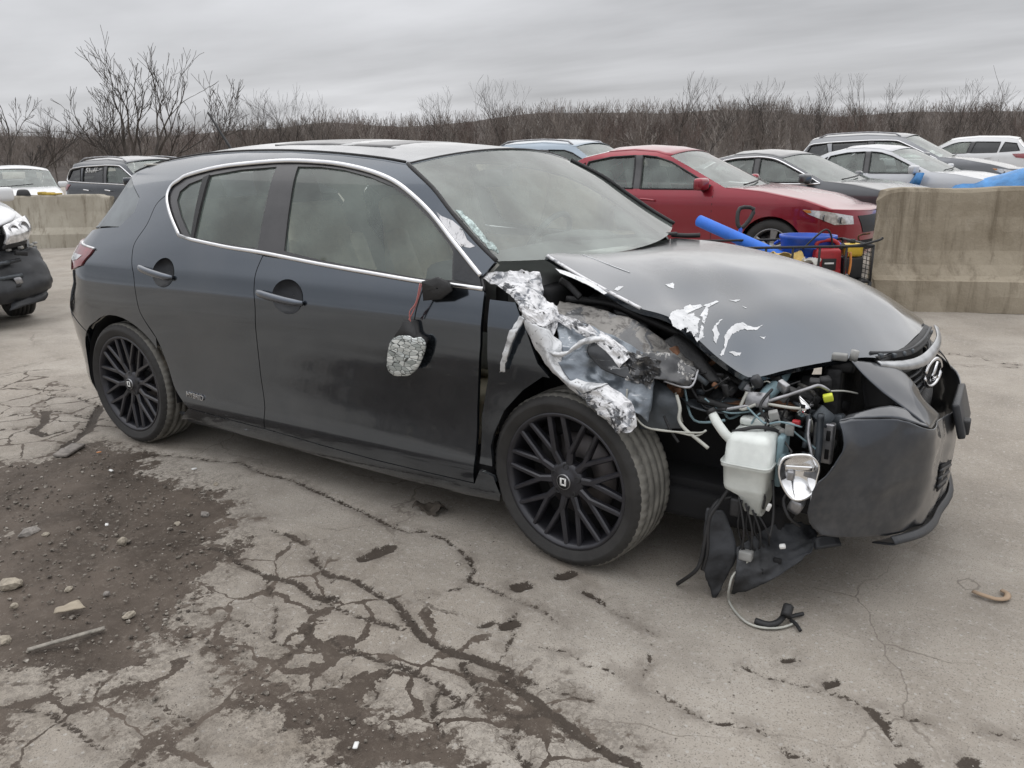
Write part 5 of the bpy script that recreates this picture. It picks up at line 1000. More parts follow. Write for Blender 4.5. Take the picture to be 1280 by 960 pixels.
def front_end(car):
    # washer tank
    tk = D['tank_px']; xs = [p[0] for p in tk]
    top = [(2.985,-.80,.515),(2.998,-.79,.552),(3.115,-.73,.552),(3.128,-.72,.52)]
    def ring(z, x0, x1, y0, y1, n=24):
        cx, cy, rx, ry = (x0+x1)/2, (y0+y1)/2, (x1-x0)/2, (y1-y0)/2; out = []
        for t in np.linspace(0, 2*math.pi, n+1):
            c, s = math.cos(t), math.sin(t); out.append((cx+rx*math.copysign(abs(c)**.28, c), cy+ry*math.copysign(abs(s)**.28, s), z))
        return out
    rows = [ring(.305,3.06,3.10,-.76,-.66),ring(.310,3.05,3.105,-.78,-.65),ring(.36,3.03,3.11,-.79,-.63),ring(.378,2.99,3.112,-.805,-.62),ring(.392,2.985,3.118,-.81,-.62),ring(.452,2.982,3.122,-.81,-.62),ring(.456,2.976,3.128,-.816,-.615),ring(.466,2.976,3.128,-.816,-.615),ring(.470,2.984,3.124,-.81,-.62),ring(.535,2.988,3.122,-.805,-.62),ring(.550,2.998,3.112,-.79,-.63),ring(.554,3.02,3.09,-.75,-.66),ring(.555,3.05,3.06,-.71,-.70)]
    wt = sheet('washer_tank', rows, 1, 1, MM['milky'], car, 0, .002, 14, 3, interp=False, flip=True)
    tube('tank_neck', [(2.935,-.775,.605),(2.955,-.785,.58),(2.985,-.785,.545),(3.012,-.765,.515)], [.013,.017,.018,.022], MM['milky'], wt, n=10, flat=((0,0,1),.8)); tube('neck_mouth', [(2.928,-.773,.612),(2.937,-.776,.602)], .015, MM['black'], wt, n=10, sm=2)
    rbox('tank_lid', (3.05,-.68,.567), (.10,.05,.022), MM['milky'], wt, .008); rbox('tank_foot', (3.075,-.70,.305), (.05,.08,.05), MM['milky'], wt, .01); rbox('washer_pump', (3.03,-.78,.318), (.035,.03,.06), MM['black'], wt, .008); tube('tank_seam', rows[7], .0025, MM['milky'], wt, sm=0)
    rbox('tank_bracket', (3.135,-.70,.47), (.02,.08,.16), MM['bluehose'], wt, .006)
    # fog lamp
    fc = Vector(D['fog_c']); ax = Vector((.35,-.93,.12)).normalized(); q = ax.to_track_quat('Z','Y')
    out = [(.060,.040),(.040,.066),(.012,.072),(-.028,.066),(-.050,.050),(-.056,.010),(-.040,-.035),(-.012,-.068),(.022,-.066),(.050,-.040),(.056,.0)]
    ring_ = smooth_curve(np.array(out), 4, True)*.98; rows = []
    for s, d in ((.95,-.045),(1.0,-.004),(1.02,.004),(.94,.006),(.90,.002),(.72,-.012),(.40,-.030),(.12,-.034),(.01,-.034)):
        pts = [q@Vector((p[0]*s, p[1]*s, d))+fc for p in ring_]; rows.append([tuple(p) for p in pts+pts[:1]])
    fl = sheet('fog_lamp', rows, 1, 1, MM['mirrorbowl'], car, 0, interp=False)
    rbox('bulb', q@Vector((-.018,.004,-.008))+fc, (.022,.022,.03), MM['steel'], fl, .006); sheet('reflector_step', [[tuple(q@Vector((x*.035, y, -.012+.01*y*20))+fc) for x in (-1,-.3,.5,1.2)] for y in (.018,.034)], 3, 3, MM['mirrorbowl'], fl, .003); tube('lamp_body', [tuple(q@Vector((0,0,-.04))+fc), tuple(q@Vector((.01,-.01,-.09))+fc)], [.045,.022], MM['bplast'], fl, n=12, sm=3)
    # brackets, connectors, cables
    prism('chrome_bracket', [(3.162,-.675,.665),(3.196,-.675,.635),(3.200,-.675,.618),(3.178,-.675,.597),(3.160,-.675,.608),(3.168,-.675,.63)], (0,.012,0), MM['mirrorbowl'], car, .003); rbox('bracket_slot', (3.178,-.678,.635), (.012,.006,.012), MM['void'], car, .001)
    sp = rbox('crash_can_end', (3.228,-.58,.50), (.06,.03,.13), MM['steel'], car, .006)
    for dx in (-.014,.014):
        for dz in (-.032,.028): rbox('stamped_slot', (3.228+dx,-.594,.50+dz), (.013,.006,.034), MM['dark'], sp, .004)
    tube('support_post', D['pole'], .011, MM['grey_part'], car, n=6)
    cm = (.006,.006,.0045,.006,.004,.0035,.003); cmm = ('steel','steel','wire','black','black','black','wire')
    for k, c in enumerate(D['cables']): tube('cable', c, cm[k], MM[cmm[k]], car)
    for k, (p, mt, s) in enumerate(zip(D['conn'], ('grey_con','grey_con','grey_con','lime','dark','white','white'), ((.028,.022,.045),(.026,.02,.04),(.02,.02,.03),(.028,.02,.022),(.03,.03,.03),(.012,.010,.026),(.018,.014,.012)))):
        rbox('connector', p, s, MM[mt], car, .004, 2, (.2,.3*(k % 3-1),.2))
    rbox('relay', (3.165,-.69,.585), (.022,.02,.016), MM['redp'], car, .003)
    rng = random.Random(9)
    for k in range(9):
        a = Vector((3.10+rng.uniform(-.03,.08), -.70+rng.uniform(-.03,.03), .58+rng.uniform(-.04,.04))); b = a+Vector((rng.uniform(-.08,.1), rng.uniform(-.05,.08), rng.uniform(-.12,.03))); m_ = (a+b)/2+Vector((rng.uniform(-.03,.03), -.02, rng.uniform(-.03,.03))); tube('harness_wire', [a,m_,b], .003, (MM['black'],MM['dark'],MM['bluehose'])[k % 3], car)
    # bumper skin
    G = np.array(D['bumper']); cen = [(3.552,.12,z) for z in (.175,.237,.299,.369,.435,.50)]; f1 = [(3.50,.48,z) for z in (.20,.26,.33,.40,.46,.53)]; f2 = [(3.28,.74,z) for z in (.22,.28,.35,.42,.50,.58)]; f3 = [(2.98,.84,z) for z in (.22,.28,.35,.42,.50,.58)]
    G = np.concatenate([G, np.array([cen,f1,f2,f3])], 0)
    bp_ = sheet('front_bumper', G, 7, 6, MM['lexb'], car, .004, .006, 5, 12, .35)
    sheet('bumper_wing', D['wing'], 6, 6, MM['lexb'], bp_, .004, .001, 6, 13)
    sheet('bumper_shelf', D['shelf'], 5, 6, MM['lexb'], bp_, .004, .003, 10, 14)
    farw = [[(3.40,.36,.64),(3.46,.38,.60),(3.50,.42,.53)],[(3.30,.56,.68),(3.38,.58,.62),(3.44,.6,.55)],[(3.12,.72,.72),(3.2,.74,.64),(3.26,.76,.56)]]; sheet('bumper_wing', farw, 5, 5, MM['lexb'], bp_, .004)
    # chin and lower intake
    chin = [[np.array(p)+np.array((.012,0,-.0)) for p in D['bumper'][i][:1]][0] for i in range(2,6)]
    ch = np.array(chin+[np.array((3.56,.12,.172)),np.array((3.50,.5,.19))]); sheet('chin_lip', [ch, ch+np.array((.014,-.01,-.022)), ch+np.array((-.05,.02,-.045))], 4, 4, MM['bplast'], bp_, .004)
    low = np.array(D['bumper'])[3:6]; m0 = low[:,1]*.55+low[:,2]*.45; m1 = low[:,2]*.25+low[:,3]*.75
    sheet('lower_intake', [m0[1:]+np.array((.004,-.002,0)), (m0*.5+m1*.5)[1:]+np.array((.002,0,0)), m1[1:]+np.array((.004,-.002,0))], 4, 5, MM['void'], bp_, .004)
    for t in (.2,.5,.8): tube('intake_blade', (m0*(1-t)+m1*t)[1:]+np.array((.006,-.003,0)), .006, MM['bplast'], bp_)
    pb = rbox('plate_bracket', (3.566,-.02,.50), (.024,.30,.12), MM['bplast'], bp_, .008, 2, (0,-.28,0)); rbox('plate_bracket_clip', (3.585,-.10,.47), (.03,.05,.05), MM['black'], pb, .006)
    # grille
    mu = np.array(D['mous_u']); ml = np.array(D['mous_l'])
    gb = []
    for p in mu[:5]: gb.append([p+np.array((-.05,.03,.035)), p+np.array((-.045,.03,-.03)), p+np.array((-.04,.03,-.09)), p+np.array((-.02,.02,-.16))])
    gr = sheet('grille_backing', gb, 4, 4, MM['void'], bp_, .004)
    for dz, r in ((-.045,.007),(-.07,.007),(-.095,.007),(-.12,.007),(-.145,.007)): tube('grille_bar', mu[1:]+np.array((-.022+abs(dz)*.12,.01,dz)), r, MM['bplast'], gr, flat=((0,0,1),.6))
    for dz in (.012,.026): tube('upper_slot', mu[:5]+np.array((-.022,.01,dz)), .0055, MM['bplast'], gr)
    for k in range(7):
        t = (k+.5)/7*(len(mu)-2); i = int(t); p = mu[i]*(1-t+i)+mu[min(i+1,len(mu)-1)]*(t-i); rbox('slot_block', p+np.array((-.024,.01,.019)), (.012,.05,.014), MM['grey_part'], gr, .002, 1, (0,0,.9-.22*k))
    hf = np.array([(3.335,-.42,.735),(3.383,-.27,.745),(3.403,-.10,.748),(3.408,.08,.748),(3.40,.2,.742)]); sheet('grille_cap', [hf+np.array((.0,0,.004)), hf*.5+mu[:5]*.5+np.array((-.004,.004,.012)), mu[:5]+np.array((-.012,.006,.010))], 4, 6, MM['black'], gr, .004)
    mc = [mu, mu*.5+ml*.5+np.array((.008,-.004,0)), ml]; sheet('chrome_moustache', mc, 3, 6, MM['chrome2'], gr, .006, flip=True)
    t = np.array(D['mous_t']); sheet('chrome_corner', [[t[0],t[0]*.5+t[1]*.5,t[1]],[t[0]*.3+t[3]*.7,t[3]*.8+t[2]*.2+(t[1]-t[2])*.15,t[2]]], 3, 3, MM['chrome2'], gr, .004)
    e = Vector(D['emblem'])+Vector((.012,0,0)); ex = Vector((.96,-.25,.12)).normalized(); qe = ex.to_track_quat('Z','Y')
    ring = [tuple(qe@Vector((.062*math.cos(a), .050*math.sin(a), 0))+e) for a in np.linspace(0,2*math.pi,33)[:-1]]
    # oval badge: ring with a slanted L, standing upright across the car
    eo = empty_mesh_oval(e, gr)
    tube('latch_post', [(3.27,-.47,.74),(3.275,-.47,.772)], .013, MM['grey_con'], car, n=8, sm=2); rbox('latch_block', (3.235,-.49,.752), (.045,.03,.022), MM['grey_con'], car, .006)
    # splash shields and dangling leads
    sheet('splash_flap', D['flap'], 6, 8, MM['flapm'], car, .004, .007, 12, 15, .5)
    sh = sheet('splash_shield', D['shield'], 7, 7, MM['flapm'], car, .004, .014, 13, 16, .5)
    for p in ((3.118,-.795,.132),(3.09,-.80,.10),(3.16,-.76,.16)): rbox('shield_hole', p, (.026,.012,.018), MM['void'], sh, .005)
    sheet('tow_cover', [[(3.24,-.66,.215),(3.30,-.62,.23)],[(3.25,-.68,.185),(3.32,-.64,.20)]], 4, 4, MM['bplast'], sh, .004)
    for k, c in enumerate(D['cable2']): tube('dangling_cable', c, .0065, MM['black'], car)
    tube('dangling_wire', D['wwire'], .0038, MM['wire'], car)
    rbox('sensor_plug', (3.075,-.80,.175), (.04,.03,.03), MM['grey_con'], car, .005)
    for k, c in enumerate(D['gconn']): tube('wire_connector', c, (.010,.016,.006,.006)[k], MM['black'], car)
    for k in range(7):
        a = Vector((3.04+.01*k, -.80+.004*k, .36-.01*k)); b = Vector((3.06+.012*k, -.80+.006*k, .17+.006*k)); m_ = (a+b)/2+Vector(((-1)**k*.015, -.01, 0)); tube('harness_wire', [a,m_,b], .0032, (MM['black'],MM['dark'])[k % 2], car)
    tube('lamp_lead', [(3.20,-.76,.42),(3.17,-.79,.38),(3.19,-.80,.33),(3.22,-.78,.30)], .005, MM['black'], car); rbox('lamp_socket', (3.205,-.78,.365), (.04,.04,.05), MM['steel'], car, .012, 2, (.3,.4,0))
def empty_mesh_oval(e, parent):
    up_ = Vector((0,0,1)); sd_ = Vector((.28,.96,0)); n = sd_.cross(up_)*1.0; n = Vector((.96,-.28,0))
    f = lambda a, b, c=0: tuple(e+sd_*a+up_*b+n*c)
    o = tube('emblem_ring', [f(.066*math.cos(t), .048*math.sin(t)) for t in np.linspace(0,2*math.pi,33)[:-1]], .0075, MM['chrome'], parent, sm=0, closed=True)
    tube('emblem_letter', [f(.012,.038,.004), f(-.006,.0,.004), f(-.022,-.020,.004), f(.03,-.020,.004)], .007, MM['chrome'], o, sm=0)
    V, F = [f(.06*math.cos(t), .043*math.sin(t), -.006) for t in np.linspace(0,2*math.pi,25)[:-1]], [tuple(range(24))]; obj('emblem_back', V, F, MM['black'], o)
    return o
def seat(car, x, y, mat, mat2, wide=.5, head=1, name='front_seat'):
    b = rbox(name, (x,y,.50), (.52,wide,.16), mat, car, .06, 3, (0,-.12,0))
    rbox('seat_back', (x-.30,y,.86), (.13,wide*.96,.66), mat, b, .05, 3, (0,-.36,0), (.8,.82))
    for s in (-1,1): rbox('seat_bolster', (x-.25,y+s*wide*.40,.80), (.14,.10,.46), mat, b, .045, 3, (0,-.36,0), (.8,1))
    for k in range(head):
        yy = y+(k-(head-1)/2)*.5; rbox('headrest', (x-.47,yy,1.235), (.10,.26,.17), mat2, b, .04, 3, (0,-.30,0), (.85,.9)); tube('headrest_post', [(x-.43,yy-.05,1.10),(x-.45,yy-.05,1.18)], .008, MM['steel'], b, sm=2); tube('headrest_post', [(x-.43,yy+.05,1.10),(x-.45,yy+.05,1.18)], .008, MM['steel'], b, sm=2)
def interior(car):
    seat(car, 1.25,-.36, MM['tan'], MM['headrest']); seat(car, 1.25,.36, MM['tan'], MM['headrest']); seat(car, .42,0, MM['tan'], MM['headrest'], 1.25, 2, 'rear_bench')
    rbox('dashboard', (2.02,0,.86), (.46,1.46,.22), MM['trimgrey'], car, .06, 3, (0,.10,0)); rbox('instrument_hood', (1.88,.37,.975), (.22,.36,.07), MM['trimgrey'], car, .03); rbox('centre_console', (1.45,0,.52), (.9,.24,.22), MM['trimgrey'], car, .04)
    V, F = lathe([(.185+.014*math.cos(t), .014*math.sin(t)) for t in np.linspace(0,2*math.pi,11)], 40, 'z'); sw = obj('steering_wheel', [Matrix.Rotation(math.radians(-62),3,'Y')@Vector(v)+Vector((1.70,.37,.93)) for v in V], F, MM['trimgrey'], car)
    rbox('steering_hub', (1.71,.37,.925), (.05,.15,.12), MM['trimgrey'], sw, .02, 2, (0,-.45,0)); tube('steering_spoke', [(1.70,.20,.93),(1.71,.37,.925),(1.70,.54,.93)], .012, MM['trimgrey'], sw)
    rbox('rear_view_mirror', (1.66,.0,1.27), (.04,.24,.075), MM['trimgrey'], car, .02, 2); tube('mirror_stalk', [(1.70,0,1.29),(1.76,0,1.325)], .012, MM['trimgrey'], car, sm=2)
    rbox('cabin_floor', (.9,0,.32), (2.2,1.46,.06), MM['tan'], car, .01); rbox('parcel_shelf', (-.22,0,.93), (.5,1.2,.02), MM['trimgrey'], car, .008)
    for s in (-1,1):
        rbox('door_card', (1.50,s*.79,.66), (.90,.03,.56), MM['tan'], car, .012); rbox('door_card', (.65,s*.80,.70), (.72,.03,.56), MM['tan'], car, .012)
        tube('seat_belt', [(1.02,s*.66,1.22),(1.06,s*.70,.9),(1.10,s*.70,.6)], .022, MM['cloth'], car, n=6, flat=((0,1,0),.1))
        tube('b_pillar_trim', [(1.04,s*.60,1.34),(1.03,s*.72,1.1),(1.02,s*.80,.95)], .045, MM['cloth'], car, n=6, flat=((0,1,0),.35))
    hl = []
    for x in np.linspace(-.05,1.52,9): hl.append([(x, y, 1.352+.026*(1-(y/.56)**2)-(.03 if x > 1.4 else 0)) for y in np.linspace(-.56,.56,9)])
    sheet('headliner', hl, 1, 1, MM['cloth'], car, .006, interp=False)
MM['scrdark'] = MM['scr'].copy(); MM['scrdark'].name = 'black_scratched_dent'
for n_ in MM['scrdark'].node_tree.nodes:
    if n_.type == 'MIX' and n_.data_type == 'RGBA' and abs(n_.inputs[6].default_value[0]-.11) < .001: n_.inputs[6].default_value = (.016,.017,.019,1); n_.inputs[7].default_value = (.04,.043,.048,1)
MM['peel'] = torn_metal('peeled_primer', a=(.66,.67,.68), b=(.40,.41,.42), pfac=.33)
MM['rail2m'] = torn_metal('torn_dark_rail', a=(.46,.45,.43), b=(.05,.048,.046), pfac=.575, paintc=(.022,.023,.026))
MM['lexhandle'] = paint('grey_handle_paint', (.10,.115,.14), .9, .22, .05)
MM['lexb'] = paint('scuffed_bumper_paint', (.040,.046,.057), .7, .34, .16, .8)
MM['chrome2'] = plain('scuffed_silver_trim', (.42,.43,.44), .32, .7, .2, 14)
MM['grey_con'] = plain('grey_connector_plastic', (.26,.26,.25), .5, 0, .25)
MM['headrest'] = plain('brown_grey_headrest', (.17,.15,.125), .7, 0, .12)
WRECK = build_wreck()

# ------------------------------------------------------------------ parked cars of the yard
def strip(name, surf, edge, mat, parent, crown=.04, bow=0., nu=17, thick=.006, crown2=None, power=2.2, grow=1.0):
    e = surf(np.array(edge)); rows = []; m = len(e)
    for i, p in enumerate(e):
        t = i/(m-1); c = crown if crown2 is None else crown*(1-t)+crown2*t; b = bow[0]*(1-t)+bow[1]*t if isinstance(bow, tuple) else bow
        rows.append([(p[0]+b*(1-abs(u)**power), u*abs(p[1])*grow, p[2]+c*(1-abs(u)**power)*min(1, abs(p[1])/.4)) for u in np.linspace(-1,1,nu)])
    return sheet(name, rows, 1, 1, mat, parent, thick, interp=False, flip=(e[-1,0] > e[0,0]))
def shell_for(W, wb, ro, fo, H, belt, kind):
    k = W/.91
    if kind == 'suv': zk = [.2,.3,.42,.6,.8,.95,1.05,belt,1.3,1.48,H-.09,H]; yk = [.80,.87,.885,.895,.905,.90,.885,.865,.79,.70,.62,.5]
    else: zk = [.15,.22,.34,.5,.68,.78,.86,belt,1.08,1.2,H-.12,H-.03]; yk = [.80,.86,.885,.89,.905,.905,.895,.868,.80,.735,.65,.54]
    zk = sorted(zk); yk = [y*k for y in yk]
    zr = [.2,.35,.55,.8,1.0,1.2,1.4,1.7]
    if kind == 'suv': rr = [-ro+.12,-ro+.02,-ro,-ro+.04,-ro+.08,-ro+.22,-ro+.38,-ro+.5]
    else: rr = [-ro+.12,-ro+.02,-ro,-ro+.03,-ro+.06,-ro+.1,-ro+.3,-ro+.5]
    x1 = wb+fo; ff = [x1-.08,x1-.01,x1,x1-.06,x1-.16,x1-.3,x1-.5,x1-.6]
    return Shell((zk,yk), (zr,rr), (zr,ff), -.35, wb+.30, n=2.25, K=.9, bulge=((0,.55,.4,.2,.012),(wb,.55,.4,.2,.012)))
def build_car(name, label, loc, rz, paintm, spec, group='cars parked in the yard'):
    s = dict(kind='sedan', W=.91, wb=2.75, ro=1.05, fo=.95, H=1.47, belt=.95, R=.325, chrome=False, rails=False, mirrors=True, handles=True, skip=(), head=True, seats=True, glassm=MM['glass'], window_dark=None, low=False)
    s.update(spec); kind = s['kind']; wb = s['wb']; H = s['H']; R = s['R']; belt = s['belt']; S = shell_for(s['W'], wb, s['ro'], s['fo'], H, belt, kind)
    f = wb/2.75; car = empty(name, loc, rz); tag(car, label, 'car', group); s0e, s1e = S.s0-S.K, S.s1+S.K
    if kind == 'suv':
        E = [(s0e,belt+.02),(-.80,belt+.06),(-.62,1.30),(-.45,H-.17),(-.1,H-.11),(.7*f,H-.085),(1.25*f,H-.125),(1.45*f,H-.165),(2.15*f,belt+.04),(2.5*f,belt+.0),(3.0*f,belt-.10),(3.3*f,belt-.19),(s1e,belt-.22)]
        cuts = (1,3,7,8); win = [[(-.50,belt+.10),(-.40,H-.28),(-.06,H-.235),(.06,belt+.06)], [(.13,belt+.05),(.06,H-.225),(.75*f,H-.205),(.86*f,belt+.04)], [(.97*f,belt+.04),(.88*f,H-.205),(1.22*f,H-.215),(1.40*f,H-.26),(1.98*f,belt+.06),(1.95*f,belt+.02)]]
    else:
        E = [(s0e,.90),(-.85,.985),(-.45,1.03),(-.28,1.06),(.30*f,H-.16),(.62*f,H-.09),(.95*f,H-.075),(1.25*f,H-.10),(1.45*f,H-.15),(2.2*f,.985),(2.6*f,.945),(3.05*f,.86),(3.3*f,.76),(s1e,.72)]
        cuts = (3,5,8,9); win = [[(.02,belt+.075),(.17,belt+.19),(.33*f,H-.225),(.23*f,belt+.06)], [(.27*f,belt+.05),(.38*f,H-.21),(.68*f,H-.155),(1.0*f,H-.14),(1.06*f,belt+.02)], [(1.16*f,belt+.02),(1.10*f,H-.14),(1.28*f,H-.16),(1.48*f,H-.22),(2.02*f,belt+.06),(2.0*f,belt+.02)]]
    if s.get('win'): win = s['win']
    Ec = E
    def arch(xc): return [(xc+(R+.035)*math.cos(a), R+(R+.035)*math.sin(a)) for a in np.linspace(math.pi+.25, -.25, 18)]
    zb = .24; sfront = s1e if 'front' not in s['skip'] else S.s1-.0
    up_e = [p for p in E if p[0] < sfront-.001]+([(sfront, E[-1][1])] if 'front' not in s['skip'] else [(sfront, E[-2][1])])
    ol = [(s0e,zb+.04)]+arch(0)+[(R+.12,zb-.02),(wb-R-.12,zb-.02)]+arch(wb)+[(sfront,zb)]+up_e[::-1]
    for mir in (False, True):
        b = panel('body_side', S, ol, .05, paintm, car, holes=win, thick=.02, gap=0, mirror=mir)
        for k, w in enumerate(win):
            gm = s['window_dark'] if s['window_dark'] and k < len(win)-1 else s['glassm']
            panel('side_window', S, w, .07, gm, car, off=-.012, thick=.003, gap=-.004, mirror=mir)
            wl = S(resample(w, .06)); 
            if mir: wl = wl*[1,-1,1]
            tube('window_seal', wl+np.array((0,.004 if mir else -.004,0)), .011, MM['black'], car, n=5, sm=0, closed=True)
        if s['chrome']:
            hull = [win[0][0]]+win[0][1:3]+win[1][1:-1]+win[-1][1:]+[win[1][-1],win[0][-1]]
            c = [(x, z) for x, z in hull]; cc = S(smooth_curve(np.array(c), 3, True)); cc = cc*[1,-1,1] if mir else cc
            ctr = cc.mean(0); tube('window_chrome', ctr+(cc-ctr)*np.array((1.035,1,1.09))+np.array((0,.008 if mir else -.008,0)), .013, MM['chrome'], car, n=6, sm=0, closed=True)
        sg = -1 if not mir else 1
        for xs in ([win[0][-1][0]-.02 if kind == 'suv' else .12, win[-1][0][0]-.05, win[-1][-1][0]+.07]):
            ln = S([(xs+.10*(z < .5)*(xs < .3)*1.0, z) for z in np.linspace(.32, belt+.01, 9)]); ln = ln*[1,-1,1] if mir else ln; tube('door_seam', ln+np.array((0,sg*-.003*-1*-1,0)), .0045, MM['void'], car, n=4, sm=0)
        pb_ = [win[-2][-2], win[-1][1], win[-1][0], win[-2][-1]]; panel('pillar_trim', S, pb_, .05, MM['blackgloss'], car, off=.003, thick=.004, gap=-.002, mirror=mir)
        if s['handles']:
            for xs in (win[-1][0][0]+.12, win[1][0][0]+.22 if len(win) > 2 else win[0][0][0]+.2):
                a = S([(xs-.09,belt-.10),(xs,belt-.105),(xs+.10,belt-.115)])+np.array((0,-.028,0)); a = a*[1,-1,1] if mir else a; tube('door_handle', a, .013, paintm if not s['chrome'] else MM['chrome'], car, n=6)
        if s['mirrors']:
            p = S([(win[-1][-1][0]-.06, belt+.03)])[0]*([1,-1,1] if mir else [1,1,1]); y = p[1]+sg*.12
            hs_ = rbox('door_mirror', (p[0]+.02,y,p[2]+.05), (.11,.21,.14), paintm, car, .045, 3, (0,0,sg*-.18*-1)); tube('mirror_arm', [p+np.array((0,0,-.01)), (p[0]+.01,y*.5+p[1]*.5,p[2]+.0),(p[0]+.01,y,p[2]+.02)], .03, MM['black'], hs_)
        if s['rails']:
            e = S([(x, z) for x, z in E[4:7]]); e = S(smooth_curve(np.array(E[3:8]), 3)); e = e[2:-2]*([1,-1,1] if mir else [1,1,1]); q = e+np.array((0,-sg*.05,.062)); q[0,2] -= .05; q[-1,2] -= .05
            tube('roof_rail', q, .017, MM['steel'], car, n=6, sm=0)
    i, j, k, l = cuts
    strip('boot_lid', S, E[:i+1], paintm, car, .035, (-.0,-.05)); strip('rear_window', S, resample(np.array(E[i:j+1]), .15, False), MM['hatchglass'], car, .04, (-.10,-.03), thick=.003)
    strip('roof', S, resample(np.array(E[j:k+1]), .12, False), paintm, car, .06 if kind == 'sedan' else .07, (-.03,.06)); strip('windshield', S, resample(np.array(E[k:l+1]), .15, False), MM['wsglass'], car, .055, (.06,.14), thick=.0, crown2=-.01)
    if 'front' not in s['skip']: hd = strip('hood', S, resample(np.array(E[l:]), .12, False), paintm, car, .0, (.14,.0), crown2=.02)
    else: hd = strip('hood', S, resample(np.array([p for p in E[l:] if p[0] < sfront]+[(sfront,E[-2][1])]), .12, False), paintm, car, .0, (.14,.05), crown2=.05)
    rbox('cowl_panel', (2.2*f,0,belt-.02), (.16,1.4,.03), MM['black'], car, .01)
    tube('wiper', [(2.20*f+.10,-.5,belt+.06),(2.16*f+.12,0,belt+.085),(2.12*f+.10,.35,belt+.11)], .010, MM['black'], car)
    if s['head'] and 'front' not in s['skip']:
        for mir in (False, True):
            zc = E[-1][1]; hl = panel('headlamp', S, [(S.s1+.02,zc+.05),(S.s1+.22,zc+.03),(S.s1+.50,zc-.03),(S.s1+.50,zc-.12),(S.s1+.30,zc-.12),(S.s1+.06,zc+.0)], .03, MM['clear_lens'], car, off=.008, thick=.02, mirror=mir)
            for c in ((.20,-.045),(.36,-.07)):
                q = S([(S.s1+c[0], zc+c[1])])[0]*([1,-1,1] if mir else [1,1,1]); V, F = lathe([(0,0),(.03,.004),(.038,.012),(.03,.016)], 14, 'z'); obj('lamp_bowl', [Vector((v[2], v[0]*(-1 if mir else 1), v[1]))*1.0+Vector(q)+Vector((.006,-.008 if not mir else .008,0)) for v in V], F, MM['black'], hl)
            panel('amber_marker', S, [(S.s1+.015,zc+.045),(S.s1+.09,zc+.04),(S.s1+.10,zc+.01),(S.s1+.06,zc+.005)], .02, MM['amber'], hl, off=.011, thick=.004, mirror=mir)
            panel('grille', S, [(S.s1+.56,zc-.03),(s1e,zc-.03),(s1e,zc-.22),(S.s1+.62,zc-.22)], .05, MM['black'], car, off=.006, thick=.02, mirror=mir)
            panel('bumper_intake', S, [(S.s1+.45,.42),(s1e,.42),(s1e,.30),(S.s1+.5,.30)], .05, MM['void'], car, off=.004, thick=.01, mirror=mir)
    for mir in (False, True):
        panel('tail_lamp', S, [(S.s0+.05,E[1][1]-.06),(S.s0-.35,E[1][1]-.05),(S.s0-.35,E[1][1]-.22),(S.s0-.05,E[1][1]-.18)], .05, MM['red_lens'], car, off=.008, thick=.02, mirror=mir)
    wm = dict(rubber=MM['rubber'], tread=MM['rubber'], rim=MM['alloy'], black=MM['black'], steel=MM['steel'])
    for x in (0, wb):
        for sg in (-1,1):
            w = wheel('wheel', car, (x,sg*(s['W']-.125),R), R, .21, R-.105, wm, 5, detail=False); w.rotation_euler = (0,0,0 if sg < 0 else math.pi)
    rbox('underbody', (wb/2,0,.30), (wb+1.1,1.3,.16), MM['void'], car, .03); rbox('cabin_floor', (wb*.42,0,.44), (2.1,1.5,.06), MM['void'], car, .01)
    rbox('dashboard', (1.95*f,0,belt-.10), (.4,1.4,.2), MM['trimgrey'], car, .05); rbox('seat_base', (1.15*f,0,.62), (.5,1.3,.14), MM['greycloth'], car, .05)
    if s['seats']:
        dz = H-1.47
        for y in (-.37,.37):
            b = rbox('front_seat_back', (.92*f,y,.90+dz*.6), (.14,.46,.58), MM['greycloth'], car, .05, 3, (0,-.3,0), (.8,.8)); rbox('headrest', (.78*f,y,1.24+dz*.8), (.09,.25,.17), MM['greycloth'], b, .04, 3, (0,-.2,0))
        b = rbox('rear_seat_back', (.10*f,0,.88+dz*.6), (.14,1.25,.52), MM['greycloth'], car, .05, 3, (0,-.35,0), (.8,.9))
        for y in (-.38,.38): rbox('headrest', (-.04*f,y,1.16+dz*.8), (.09,.25,.14), MM['greycloth'], b, .04, 3, (0,-.3,0))
    return car
MM['alloy'] = plain('dull_alloy', (.30,.30,.31), .35, .8, .15); MM['greycloth'] = plain('grey_seat_cloth', (.13,.13,.125), .9, 0, .15)
MM['darkglass'] = glass('privacy_glass', (.10,.12,.12), .10, (.2,.21,.22))
P_red = paint('red_metallic_paint', (.25,.010,.024), .55, .28, .04); P_dk = paint('charcoal_paint', (.036,.042,.052), .8, .26, .05); P_blue = paint('pale_blue_grey_paint', (.30,.36,.42), .5, .32, .06)
P_white = paint('white_paint', (.66,.67,.68), 0, .4, .10); P_silver = paint('silver_white_paint', (.55,.56,.58), .2, .36, .1); P_grey = paint('mid_grey_paint', (.20,.205,.215), .8, .3, .06); P_char = paint('dark_slate_paint', (.11,.113,.12), .8, .3, .06)
R_ = math.radians
def ground_at(x, y): return float(gz(x, y))
def place(x, y): return (x, y, ground_at(x, y))
RED = build_car('red_sedan', 'red sedan standing side on behind the wire basket of tools', place(-1.50,7.15), R_(-2), P_red, dict(wb=2.83, H=1.50))
EQ = build_car('dark_grey_suv', 'dark grey SUV with chrome window trim behind the left barrier', place(-13.0,7.4), R_(-1), P_dk, dict(kind='suv', wb=2.86, H=1.66, belt=1.09, chrome=True, rails=True, W=.92, window_dark=MM['darkglass'], ro=.98))
